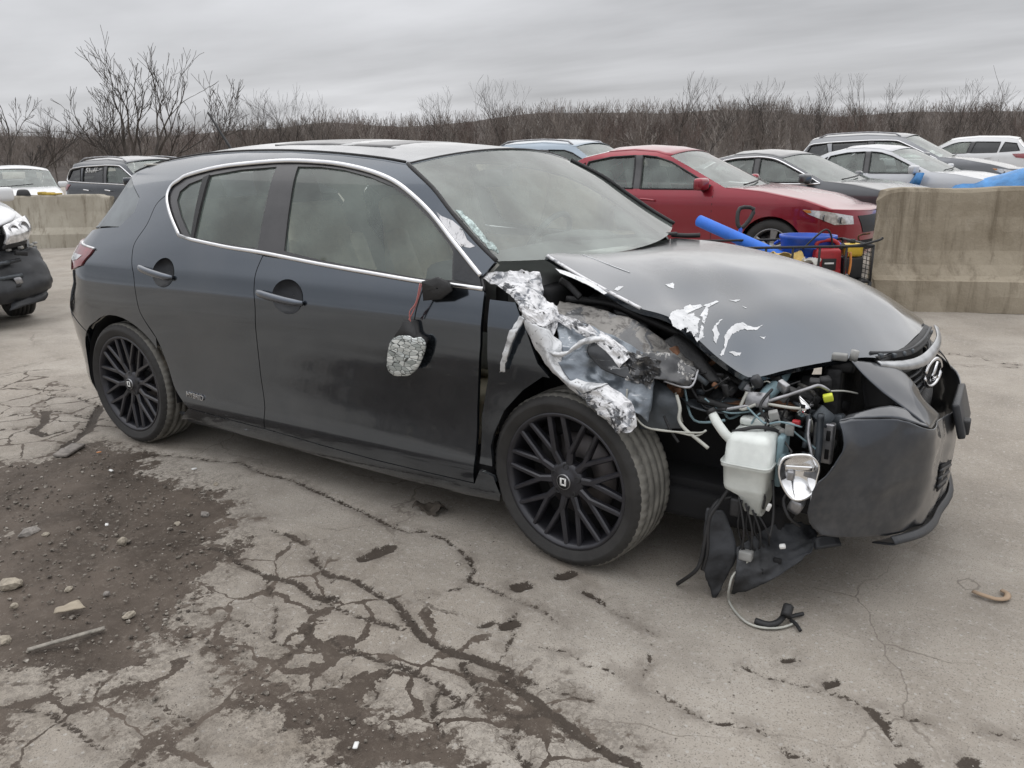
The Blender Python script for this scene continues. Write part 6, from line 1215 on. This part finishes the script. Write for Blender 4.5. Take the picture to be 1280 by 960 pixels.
ESC = build_car('pale_blue_suv', 'pale blue SUV with roof rails behind the windshield of the wreck', (-4.45,10.5,-.04), R_(-2), P_blue, dict(kind='suv', wb=2.62, H=1.72, belt=1.14, rails=True, W=.90, window_dark=MM['darkglass']))
DS = build_car('charcoal_sedan', 'charcoal sedan with chrome window trim just behind the red sedan', (-.75,10.5,-.03), R_(-12), P_char, dict(wb=2.75, H=1.46, chrome=True))
WH = build_car('white_sedan', 'silver white sedan with blue wrapping on its door mirror behind right barrier', (.35,13.6,.03), R_(-12), P_silver, dict(wb=2.70, H=1.47))
GS = build_car('mid_grey_suv', 'mid grey SUV with bright roof rails behind the silver white sedan', (.0,16.6,.09), R_(-6), P_grey, dict(kind='suv', wb=2.86, H=1.69, belt=1.10, chrome=True, rails=True, window_dark=MM['darkglass']))
WL = build_car('white_crossover', 'white crossover facing the camera behind the left barrier', place(-18.5,8.0), R_(-26), P_white, dict(kind='suv', wb=2.70, H=1.58, belt=1.02))
WB = build_car('white_hatchback', 'white car seen through the windshield of the wreck', (-5.5,8.0,-.05), R_(-2), P_white, dict(wb=2.65, H=1.47))
FAR = build_car('pale_damaged_suv', 'pale SUV with black roof and dented rear behind the grey SUV', (2.9,28.6,.15), R_(178), P_white, dict(kind='suv', wb=2.8, H=1.68, belt=1.08, window_dark=MM['darkglass']))
for k, (x, y, rz, pm, lab, nm) in enumerate(((-3.6,19.6,-8,P_grey,'distant grey sedan roof showing between the red sedan and grey SUV','grey_sedan'),(6.6,31.0,175,P_silver,'distant silver car at the right edge beyond the tarpaulin','silver_sedan'),(10.2,29.0,170,P_dk,'distant dark car at the far right beyond the tarpaulin','dark_sedan'),(-24.0,14.5,-4,P_char,'distant dark car far behind the dark grey SUV','dark_sedan'))):
    build_car(nm, lab, (x,y,.1 if x > 0 else -.2), R_(rz), pm, dict(seats=False, H=1.45))
# hand-written chalk on the SUV's rear door glass
def chalk():
    S = shell_for(.92, 2.86, .98, .95, 1.66, 1.09, 'suv'); b = (.22,1.36)
    for st in ([(0,.10),(-.03,.13),(.0,.15),(.03,.13)],[(0,.10),(.03,.08),(0,.06),(-.04,.07)],[(.08,.15),(.08,.06)],[(.08,.10),(.12,.11),(.12,.06)],[(.17,.11),(.17,.07),(.22,.07),(.22,.11)],[(.29,.15),(.26,.13),(.27,.06)],[(.24,.10),(.31,.10)],[(.36,.15),(.33,.13),(.34,.06)],[(.33,.10),(.42,.10)],[(.44,.12),(.52,.13)]):
        p = S([(b[0]+x, b[1]-.09+z) for x, z in st])+np.array((0,-.006,0)); tube('chalk_mark', p, .006, MM['white'], EQ, n=4, sm=3)
chalk()

# ------------------------------------------------------------------ concrete barriers
def barrier_mat(name, a, b):
    t = NT(name); n1 = t.noise(1.3, 6, .65, .5); n2 = t.noise(7, 6, .7); n3 = t.noise(60, 4, .7)
    mp = t.N.new('ShaderNodeMapping'); t.L.new(t.co, mp.inputs[0]); mp.inputs['Scale'].default_value = (7,7,.5); st = t.noise(1., 5, .7, .3, mp.outputs[0])
    c = t.mix(t.rng(n1, .3, .7), a, b); c = t.mix(t.rng(st, .48, .70, 0, .65), c, (.12,.095,.065)); c = t.mix(t.rng(n2, .58, .75, 0, .5), c, (.36,.32,.26)); c = t.mix(t.rng(n3, .62, .75, 0, .6), c, (.09,.08,.065))
    t.set('Base Color', c); t.set('Roughness', .92); t.set('Specular IOR Level', .25); t.bump(t.m('ADD', t.m('MULTIPLY', n2, 1.2), t.m('MULTIPLY', n3, .35)), .012, .8); return t.mat
MM['bar'] = barrier_mat('stained_concrete', (.235,.198,.145), (.36,.315,.245)); MM['bar2'] = barrier_mat('pale_concrete', (.33,.30,.245), (.43,.40,.335))
def barrier(name, a, b, H, label, mat, z0, rough=.024, chip=True, toe=.28):
    a = Vector((*a[:2],0)); b = Vector((*b[:2],0)); L = (b-a).length; d = (b-a)/L; o = empty(name, (a.x,a.y,z0), math.atan2(d.y,d.x))
    prof = [(-.30,0),(-.30,toe*.5),(-.295,toe-.01),(-.27,toe),(-.235,toe+.03),(-.185,toe+.12),(-.15,toe+.24),(-.135,toe+.40),(-.115,H-.25),(-.10,H-.03),(-.085,H),(0,H+.004),(.085,H),(.10,H-.03),(.135,toe+.40),(.185,toe+.12),(.27,toe),(.30,0)]
    n = max(12, int(L/.06)); V = []; F = []; m = len(prof)
    for i in range(n+1):
        for j, (y, z) in enumerate(prof):
            x = L*i/n; p = Vector((x*2.5, y*2.5, z*2.5)); k = noise.noise(p+Vector((a.x,0,0)))*rough+noise.noise(p*4)*rough*.6
            ex = 0
            if chip:
                en = min(i, n-i); ex = (1 if i < n/2 else -1)*max(0,.05-en*.02)*max(0, noise.noise(Vector((y*8, z*6, a.x+i)))+.4)*1.6
            drop = max(0, noise.noise(Vector((x*1.7, a.x, 3))))*.02 if z > H-.04 else 0
            if chip and z > H-.05: drop += max(0,.10-min(i,n-i)*.03)*(.6+.5*noise.noise(Vector((i,a.x,1))))
            V.append((x+ex, y+k*(1 if y > 0 else -1), z-drop+k*.3*(z > .05)))
    for i in range(n):
        for j in range(m-1): F.append((i*m+j, i*m+j+1, (i+1)*m+j+1, (i+1)*m+j)[::-1])
    F += [tuple(range(m)), tuple(n*m+j for j in range(m))[::-1]]
    bd = obj('concrete_body', V, F, mat, o, smooth=False)
    for x in (.0, L): tube('steel_loop', [(x+(.0 if x else -.0),-.02,H*.62),(x+(.09 if x else -.09),-.02,H*.60),(x+(.07 if x else -.07),.0,H*.54),(x,.0,H*.52)], .009, MM['rust'], o)
    return tag(o, label, 'barrier', 'concrete road barriers')
br = D['bar_r']; e0 = Vector((*br[0],0)); e1 = Vector((*br[1],0)); dr = (e1-e0).normalized(); nr_ = Vector((-dr.y,dr.x,0)); a0 = e0+nr_*.30+dr*-.03; b0 = a0+dr*3.6
barrier('concrete_barrier', a0, b0, 1.05, 'stained brown concrete barrier at the right with a chipped end', MM['bar'], 0.)
bl = D['bar_l']; pa = Vector((*bl[0][:2],0)); pb = Vector((*bl[1][:2],0)); dl = (pb-pa).normalized()
barrier('concrete_barrier', pa, pa+dl*6.5, .98, 'pale concrete barrier at the left behind the wreck tail lamp', MM['bar2'], ground_at(pa.x,pa.y)-.05)
bm_ = D['bar_m']; pa2 = Vector((*bm_[0][:2],0)); pb2 = Vector((*bm_[1][:2],0)); barrier('concrete_barrier', pa2, pb2, 1.0, 'pale concrete barrier seen through the cabin of the wreck', MM['bar2'], -.04)

# ------------------------------------------------------------------ things left on the left barrier
def on_bar(p): return ground_at(p[0],p[1])-.05+.98
c = D['cap']; cp = empty('peaked_hat', (c[0],c[1],on_bar(c)), .4); rbox('crown', (0,0,.06), (.22,.2,.13), MM['black'], cp, .05, 3, (0,0,0), (.7,.7)); rbox('peak', (.14,-.02,.015), (.16,.17,.014), MM['black'], cp, .006, 2)
tag(cp, 'black peaked hat lying on top of the left barrier', 'hat')
MM['glove'] = plain('dirty_yellow_cloth', (.42,.30,.06), .9, 0, .3)
c = D['glove']; gl = empty('yellow_glove', (c[0],c[1],on_bar(c)), .3); rbox('palm', (0,0,.035), (.20,.13,.05), MM['glove'], gl, .02)
for k in range(4): rbox('finger', (.15+.01*k,-.05+.035*k,.03), (.12,.03,.03), MM['glove'], gl, .012, 2, (0,0,.1*(k-1.5)))
rbox('cuff', (-.15,0,.04), (.12,.12,.06), MM['glove'], gl, .02)
tag(gl, 'dirty yellow glove lying on top of the left barrier', 'glove')

# ------------------------------------------------------------------ basket of tools behind the hood
def tools():
    p = D['bas']; A, B = Vector(p['fl_t']), Vector(p['fr_t']); d = Vector((B.x-A.x, B.y-A.y, 0)); L = d.length; d.normalize(); n = Vector((-d.y,d.x,0)); z1 = .60; z0 = .30; dep_ = .62
    o = empty('wire_tool_basket', (B.x,B.y,0), math.atan2(d.y,d.x)); X0 = -L*1.05
    bk = MM['black']
    def bar(a, b, r=.011, nm='basket_bar'): tube(nm, [a,b], r, bk, o, n=6, sm=1)
    c = [(X0,0),(0,0),(0,dep_),(X0,dep_)]
    for i in range(4):
        a, b = c[i], c[(i+1) % 4]; bar((*a,z1),(*b,z1),.012,'top_rail'); bar((*a,z0),(*b,z0),.012,'bottom_rail')
        nn = 6 if i % 2 == 0 else 3
        for k in range(nn): t = k/nn; q = (a[0]+(b[0]-a[0])*t, a[1]+(b[1]-a[1])*t); bar((*q,z0),(*q,z1),.010,'upright')
    for k in range(9): y = dep_*(k+.5)/9; bar((0,y,z0),(0,y,z1),.003,'end_mesh')
    for k in range(8): z = z0+(z1-z0)*(k+.5)/8; bar((0,0,z),(0,dep_,z),.003,'end_mesh')
    rbox('basket_floor', (X0/2,dep_/2,z0), (-X0,dep_,.012), bk, o, .004)
    for q in c: bar((*q,0),(*q,z0),.016,'leg')
    tube('strap_hook', [(-.3,.02,z1),(-.12,.0,z1+.01),(.03,-.02,z1+.05),(.06,-.02,z1+.07)], .010, bk, o)
    tag(o, 'black wire basket of tools standing behind the hood of the wreck', 'basket')
    M_ = Matrix.Rotation(math.atan2(d.y,d.x),4,'Z'); M_.translation = Vector((B.x,B.y,0)); w = lambda x, y, z: tuple((M_@Vector((x,y,z))))
    # blue foam tube
    a, b = [Vector(q) for q in D['tube']]; ft = empty('blue_foam_tube', tuple(a)); e = (b-a); e2 = e*1.25
    tube('foam_skin', [(0,0,0), tuple(e2)], .056, MM['bluefoam'], ft, n=24, sm=4, caps=True); q = e.to_track_quat('Z','Y'); V, F = lathe([(.022,-.004),(.050,-.004),(.056,.004)], 24, 'z'); obj('foam_rim', [q@Vector(v) for v in V], F, MM['bluefoam'], ft); tube('foam_bore', [tuple(e.normalized()*-.005), tuple(e.normalized()*.01)], .022, MM['void'], ft, n=14, sm=1)
    tag(ft, 'long bright blue foam tube leaning out of the basket', 'foam tube')
    # shovel
    s = [Vector(q) for q in D['shovel']]; sh = empty('blue_shovel', tuple(s[2])); v0 = s[0]-s[2]; v1 = s[1]-s[2]; ax = (v0-v1).normalized(); sd_ = Vector((.85,.5,0)).normalized()
    tube('shaft', [tuple(v1*-.9), tuple(v1)], .021, MM['bluep'], sh, n=12, sm=2)
    g0 = v1; pts = [g0, g0+ax*.06+sd_*.05, g0+ax*.19+sd_*.062, g0+ax*.20-sd_*.062*-1*-1, g0+ax*.06-sd_*.05]
    tube('grip', [tuple(g0), tuple(g0+ax*.07+sd_*.055), tuple(g0+ax*.20+sd_*.07), tuple(g0+ax*.21-sd_*.07), tuple(g0+ax*.07-sd_*.055)], .021, bk, sh, n=8, sm=3, closed=True); rbox('blade', tuple(v1*-1.1), (.03,.24,.28), bk, sh, .01)
    tag(sh, 'shovel with blue shaft and black D grip upright in the basket', 'shovel')
    # blue bin
    bx_, by_ = -.42, .36; bn = empty('blue_tub', w(bx_,by_,z0+.01)); rows = []
    for r, z in ((.17,0),(.175,.02),(.215,.32),(.225,.33),(.225,.355),(.205,.355),(.165,.03),(.0,.03)): rows.append([(r*1.08*math.cos(t), r*.92*math.sin(t), z) for t in np.linspace(0,2*math.pi,33)])
    sheet('tub_shell', rows, 1, 1, MM['bluep'], bn, 0, interp=False, flip=True)
    for sg in (-1,1): tube('tub_handle', [(sg*.235,-.06,.30),(sg*.275,-.03,.27),(sg*.275,.03,.27),(sg*.235,.06,.30)], .012, MM['bluep'], bn)
    for k in range(3): rbox('tub_rib', (.0,-.20-.004*k,.10+.08*k), (.24,.012,.012), MM['bluep'], bn, .004)
    tag(bn, 'blue plastic tub standing in the wire basket', 'tub')
    cz = tube('black_cable_loop', [w(-.55,.12,z1-.03),w(-.45,.10,z1+.08),w(-.36,.12,z1+.13),w(-.30,.14,z1+.05),w(-.28,.16,z1-.12)], .008, MM['black'], None); tag(cz, 'black cable looping up out of the basket', 'cable')
    # red jerry can
    cn = empty('red_fuel_can', w(-.33,.16,z0+.01), math.atan2(d.y,d.x)); rbox('can_body', (0,0,.13), (.24,.16,.26), MM['redp'], cn, .035, 3, (0,0,0), (.9,.9)); tube('can_handle', [(-.09,0,.25),(-.08,0,.31),(.02,0,.33),(.09,0,.30),(.10,0,.25)], .018, MM['redp'], cn, n=8); tube('can_spout', [(.10,0,.24),(.15,0,.29)], [.025,.018], MM['black'], cn, n=10, sm=2); rbox('can_label', (0,-.083,.13), (.12,.004,.10), MM['black'], cn, .002); rbox('label_text', (0,-.086,.14), (.08,.003,.014), MM['white'], cn, .001)
    tag(cn, 'red plastic fuel can in the basket beside the blue tub', 'fuel can')
    yl = empty('yellow_tool_case', w(-.10,.18,z0+.01), math.atan2(d.y,d.x)); rbox('case_lid', (0,0,.24), (.15,.13,.11), MM['yellow'], yl, .03, 3); rbox('case_base', (0,0,.09), (.16,.14,.18), MM['black'], yl, .015); tube('case_knob', [(0,0,.29),(0,0,.33)], .022, MM['black'], yl, n=10, sm=1)
    tag(yl, 'yellow topped black tool case at the right end of the basket', 'tool case')
    yc = sheet('yellow_cloth', [[w(-.80+.09*i, .05+.06*j, z0+.20+.05*math.sin(i*1.7+j)) for j in range(4)] for i in range(4)], 4, 4, plain('pale_yellow_cloth', (.55,.40,.14), .9, 0, .2), None, .006, .02, 9, 3); tag(yc, 'crumpled pale yellow cloth in the middle of the basket', 'cloth')
    rg = sheet('white_rag', [[w(-.56+.05*i, .03+.05*j, z0+.17+.03*math.sin(i*2.3+j*2)) for j in range(4)] for i in range(4)], 4, 4, MM['cloth'], None, .006, .02, 14, 5); tag(rg, 'crumpled grey white rag beside the yellow cloth', 'rag')
    pl_ = empty('orange_handled_pliers', w(-.19,.03,z0+.16)); 
    for sg in (-1,1): tube('plier_handle', [(sg*.015,0,-.10),(sg*.022,0,.0),(sg*.012,0,.09)], .011, MM['amber'] if sg > 0 else MM['redp'], pl_)
    rbox('plier_jaw', (0,0,-.13), (.03,.016,.07), MM['steel'], pl_, .005)
    tag(pl_, 'pliers with orange and red handles hanging inside the basket front', 'pliers')
tools()

# ------------------------------------------------------------------ tarpaulin over a car, right edge
def tarp():
    o = empty('tarp_covered_car', (4.6,12.4,0), R_(-14)); rows = []
    for i in range(30):
        x = -2.1+4.2*i/29; row = []
        for j in range(17):
            u = -1+j/8; y = .95*math.copysign(abs(u)**.8, u)
            h = np.interp(x, [-2.1,-1.9,-1.2,-.5,.6,1.3,2.0,2.1], [.35,.82,.98,1.16,1.20,1.02,.80,.35]); k = (1-abs(u)**5); z = .25+(h-.25)*k+.05*noise.noise(Vector((x*1.6,y*1.6,2)))+.03*(1-abs(noise.noise(Vector((x*3,y*3,5)))))
            row.append((x, y, z))
        rows.append(row)
    sheet('tarpaulin', rows, 1, 1, MM['tarp'], o, .006, .03, 2.2, 8, interp=False, flip=True)
    wm = dict(rubber=MM['rubber'], tread=MM['rubber'], rim=MM['alloy'], black=MM['black'], steel=MM['steel'])
    for x in (-1.3,1.3):
        for y in (-.8,.8): wheel('wheel', o, (x,y,.32), .32, .2, .21, wm, 5, detail=False)
    tag(o, 'car under a crumpled blue tarpaulin at the right edge', 'covered car', 'cars parked in the yard')
tarp()
wrap = prism('mirror_wrap', [(0,0,0),(.05,-.11,0),(.0,-.14,-.22),(-.11,-.02,-.20)], (.10,.06,.0), MM['tarp'], None, .01)
# blue film tied round the white sedan's mirror belongs to that car
wrap.parent = WH; wrap.location = (1.98,-1.00,.98)

# ------------------------------------------------------------------ white car with stripped front, left edge
def stripped():
    hd_ = R_(-14); c_, s_ = math.cos(hd_), math.sin(hd_); fl = Vector((-3.72,.75,0))       # front-left corner of the nose
    W_ = .90; wb = 2.65; fo = .85; lx = wb+fo
    ox = fl.x-(c_*(lx-.25)-s_*W_); oy = fl.y-(s_*(lx-.25)+c_*W_); z = ground_at(fl.x, fl.y)
    car = build_car('stripped_white_car', 'white car with stripped black front bumper at the left edge', (ox,oy,z), hd_, P_white, dict(kind='suv', W=W_, wb=wb, fo=fo, H=1.56, belt=1.02, skip=('front',), head=False, rails=False))
    x0 = wb+.30; bk = MM['bplast']
    hood = [[(2.35,y,1.05+.03*(1-(y/.8)**2)) for y in (-.80,-.4,0,.4,.80)],[(x0,y*1.0,1.0+.05*(1-(y/.8)**2)) for y in (-.80,-.4,0,.4,.82)],[(x0+.30,y,.93+.06*(1-(y/.8)**2)) for y in (-.74,-.4,0,.4,.74)],[(x0+.42,y,.86+.05*(1-(y/.8)**2)) for y in (-.60,-.35,0,.35,.58)]]
    sheet('nose_panel', hood, 5, 6, P_white, car, .02)
    lamp = [[(x0+.02,.87,.93),(x0+.20,.80,.92),(x0+.40,.62,.87)],[(x0+.06,.89,.86),(x0+.28,.82,.83),(x0+.46,.62,.80)],[(x0+.10,.86,.79),(x0+.30,.78,.755),(x0+.45,.60,.74)]]
    h = sheet('headlamp', lamp, 5, 6, MM['clear_lens'], car, .03); sheet('lamp_bezel', [[(x0+.10,.85,.79),(x0+.30,.785,.755),(x0+.45,.60,.735)],[(x0+.10,.84,.75),(x0+.30,.77,.71),(x0+.44,.58,.70)]], 5, 5, MM['black'], h, .02)
    for a in ((x0+.30,.80,.855),(x0+.39,.70,.835)): V, F = lathe([(0,0),(.045,.006),(.055,.02),(.045,.026)], 18, 'z'); q = Vector((.75,.6,.25)).to_track_quat('Z','Y'); obj('lamp_bowl', [q@Vector(v)+Vector(a) for v in V], F, MM['steel'], h)
    rbox('front_panel', (x0+.20,.0,.62), (.10,1.5,.36), MM['void'], car, .02); rbox('radiator_core', (x0+.27,.10,.62), (.04,.9,.26), MM['dark'], car, .01)
    bmp = [[(x0-.05,.93,.66),(x0+.22,.86,.67),(x0+.34,.5,.66),(x0+.36,0,.66)],[(x0-.02,.96,.50),(x0+.30,.90,.50),(x0+.44,.5,.48),(x0+.48,0,.48)],[(x0+.0,.97,.36),(x0+.34,.92,.34),(x0+.50,.5,.32),(x0+.54,0,.32)],[(x0+.0,.93,.26),(x0+.26,.86,.25),(x0+.42,.5,.22),(x0+.46,0,.22)]]
    b = sheet('stripped_bumper', bmp, 6, 8, bk, car, .01, .02, 6, 2, .4)
    for zz, y1 in ((.56,.62),(.44,.70),(.30,.6)): tube('bumper_strut', [(x0+.36,-.2,zz),(x0+.46,.2,zz-.01),(x0+.44,y1,zz+.02)], .022, MM['grey_part'], b, n=5)
    for k, (x, y, zz) in enumerate(((x0+.30,.84,.70),(x0+.36,.74,.69),(x0+.40,.64,.68),(x0+.26,.88,.71))): rbox('clip_tab', (x,y,zz), (.05,.03,.02), MM['grey_con'], b, .004, 1, (0,0,-.6))
    rbox('hanging_bracket', (x0+.45,.66,.42), (.02,.06,.07), MM['steel'], b, .006, 1, (.3,0,.2)); sheet('torn_liner', [[(x0+.30,.92,.30),(x0+.42,.60,.24)],[(x0+.36,.88,.22),(x0+.46,.55,.17)]], 5, 5, bk, b, .006, .02, 10, 6, .6)
    rng = random.Random(3)
    for k in range(10): rbox('clip_tab', (x0+rng.uniform(.34,.46), rng.uniform(-.1,.75), rng.uniform(.34,.68)), (.04,rng.uniform(.04,.14),rng.uniform(.015,.05)), (MM['grey_part'],bk,MM['dark'])[k % 3], b, .005, 1, (rng.uniform(-.3,.3),0,rng.uniform(-.3,.3)))
    return car
stripped()

# ------------------------------------------------------------------ litter on the ground
stone_m = [plain('pale_stone', (.34,.30,.24), .9, 0, .3, 30, bump=.01, bscale=40), plain('grey_stone', (.24,.22,.20), .9, 0, .3, 30, bump=.01, bscale=40)]
slab = ['big tan stone at the left edge of the dark soil','flat grey stone in the upper left of the soil patch','small stone beside the flat grey one','low brown stone in the middle of the soil patch','flat pale stone near the soil edge below the car','round grey stone right of the scrap paper','small pale pebble above the scrap','small stone below the middle of the soil','pale stone at the left edge above the wood strip','small stone left of the flat pale stone','small stone by the broken board near the rear wheel','small stone at the soil edge below the door','small grey stone right below the big tan stone','small stone just above the torn scrap']
rng = random.Random(21)
for k, ((p, r), lb) in enumerate(zip(D['stones'], slab)):
    bm = rock_mesh(rng, r*1.15, 2, .6); o = bmobj('stone', bm, stone_m[k % 3 == 1], None, False); o.location = (p[0],p[1],r*.22); o.rotation_euler = (0,0,rng.random()*6); tag(o, lb, 'stone', 'stones on the dark soil')
a, b = [Vector((*q,.012)) for q in D['stick']]; dv = b-a; st = rbox('wood_strip', (0,0,0), (dv.length,.016,.007), plain('weathered_wood', (.24,.22,.19), .9, 0, .3, 40, bump=.006, bscale=60), None, .002, 1); st.location = (a+b)/2; st.rotation_euler = (0,0,math.atan2(dv.y,dv.x)); tag(st, 'long weathered strip of wood lying on the soil', 'wood strip')
a, b = [Vector((*q,.010)) for q in D['board']]; dv = b-a; st = rbox('broken_board', (0,0,0), (dv.length*1.2,.07,.014), plain('grey_board', (.22,.20,.18), .9, 0, .25, 30, bump=.005, bscale=50), None, .003, 1); st.location = (a+b)/2; st.rotation_euler = (.04,0,math.atan2(dv.y,dv.x)); tag(st, 'short grey piece of board near the rear wheel', 'board')
q = D['scrap']; sc = sheet('torn_scrap', [[(*q[0],.012),(*q[1],.02)],[(*q[3],.022),(*q[2],.03)]], 5, 6, plain('buff_card', (.36,.31,.24), .9, 0, .2), None, .003, .006, 20, 2, .5); tag(sc, 'torn buff scrap of card on the soil', 'scrap')
sp_ = tube('rusty_strap', [(*q, .012) for q in D['strap']], .010, plain('tan_strap', (.30,.22,.15), .7, .1, .3), None, n=6, flat=((0,0,1),.45)); tag(sp_, 'hooked tan strap lying on the concrete at the right', 'strap')
for k, (q, m_, lb) in enumerate(zip(D['bits'], ('white','white','white','amber','white'), ('white plastic bit on the soil near the rear wheel','white plastic bit on the concrete below the rear door','white plastic bit in the middle of the soil','small orange bit beside the grey board','white bit in the bottom dirt patch'))):
    o = rbox('plastic_bit', (0,0,0), (.022,.012,.006), MM[m_], None, .002, 1); o.location = (*q,.008); o.rotation_euler = (.1,.05,k*1.3); tag(o, lb, 'litter')
q = D['leaf']; lf = sheet('dead_leaf', [[(q[0]-.06+.04*i, q[1]-.03+.025*j, .014+.014*math.sin(i*2+j*1.4)) for j in range(4)] for i in range(4)], 4, 4, plain('dry_leaf', (.09,.075,.06), .95, 0, .4), None, .002, .012, 16, 9, .7); tag(lf, 'crumpled dead leaf on the concrete below the sill', 'leaf')
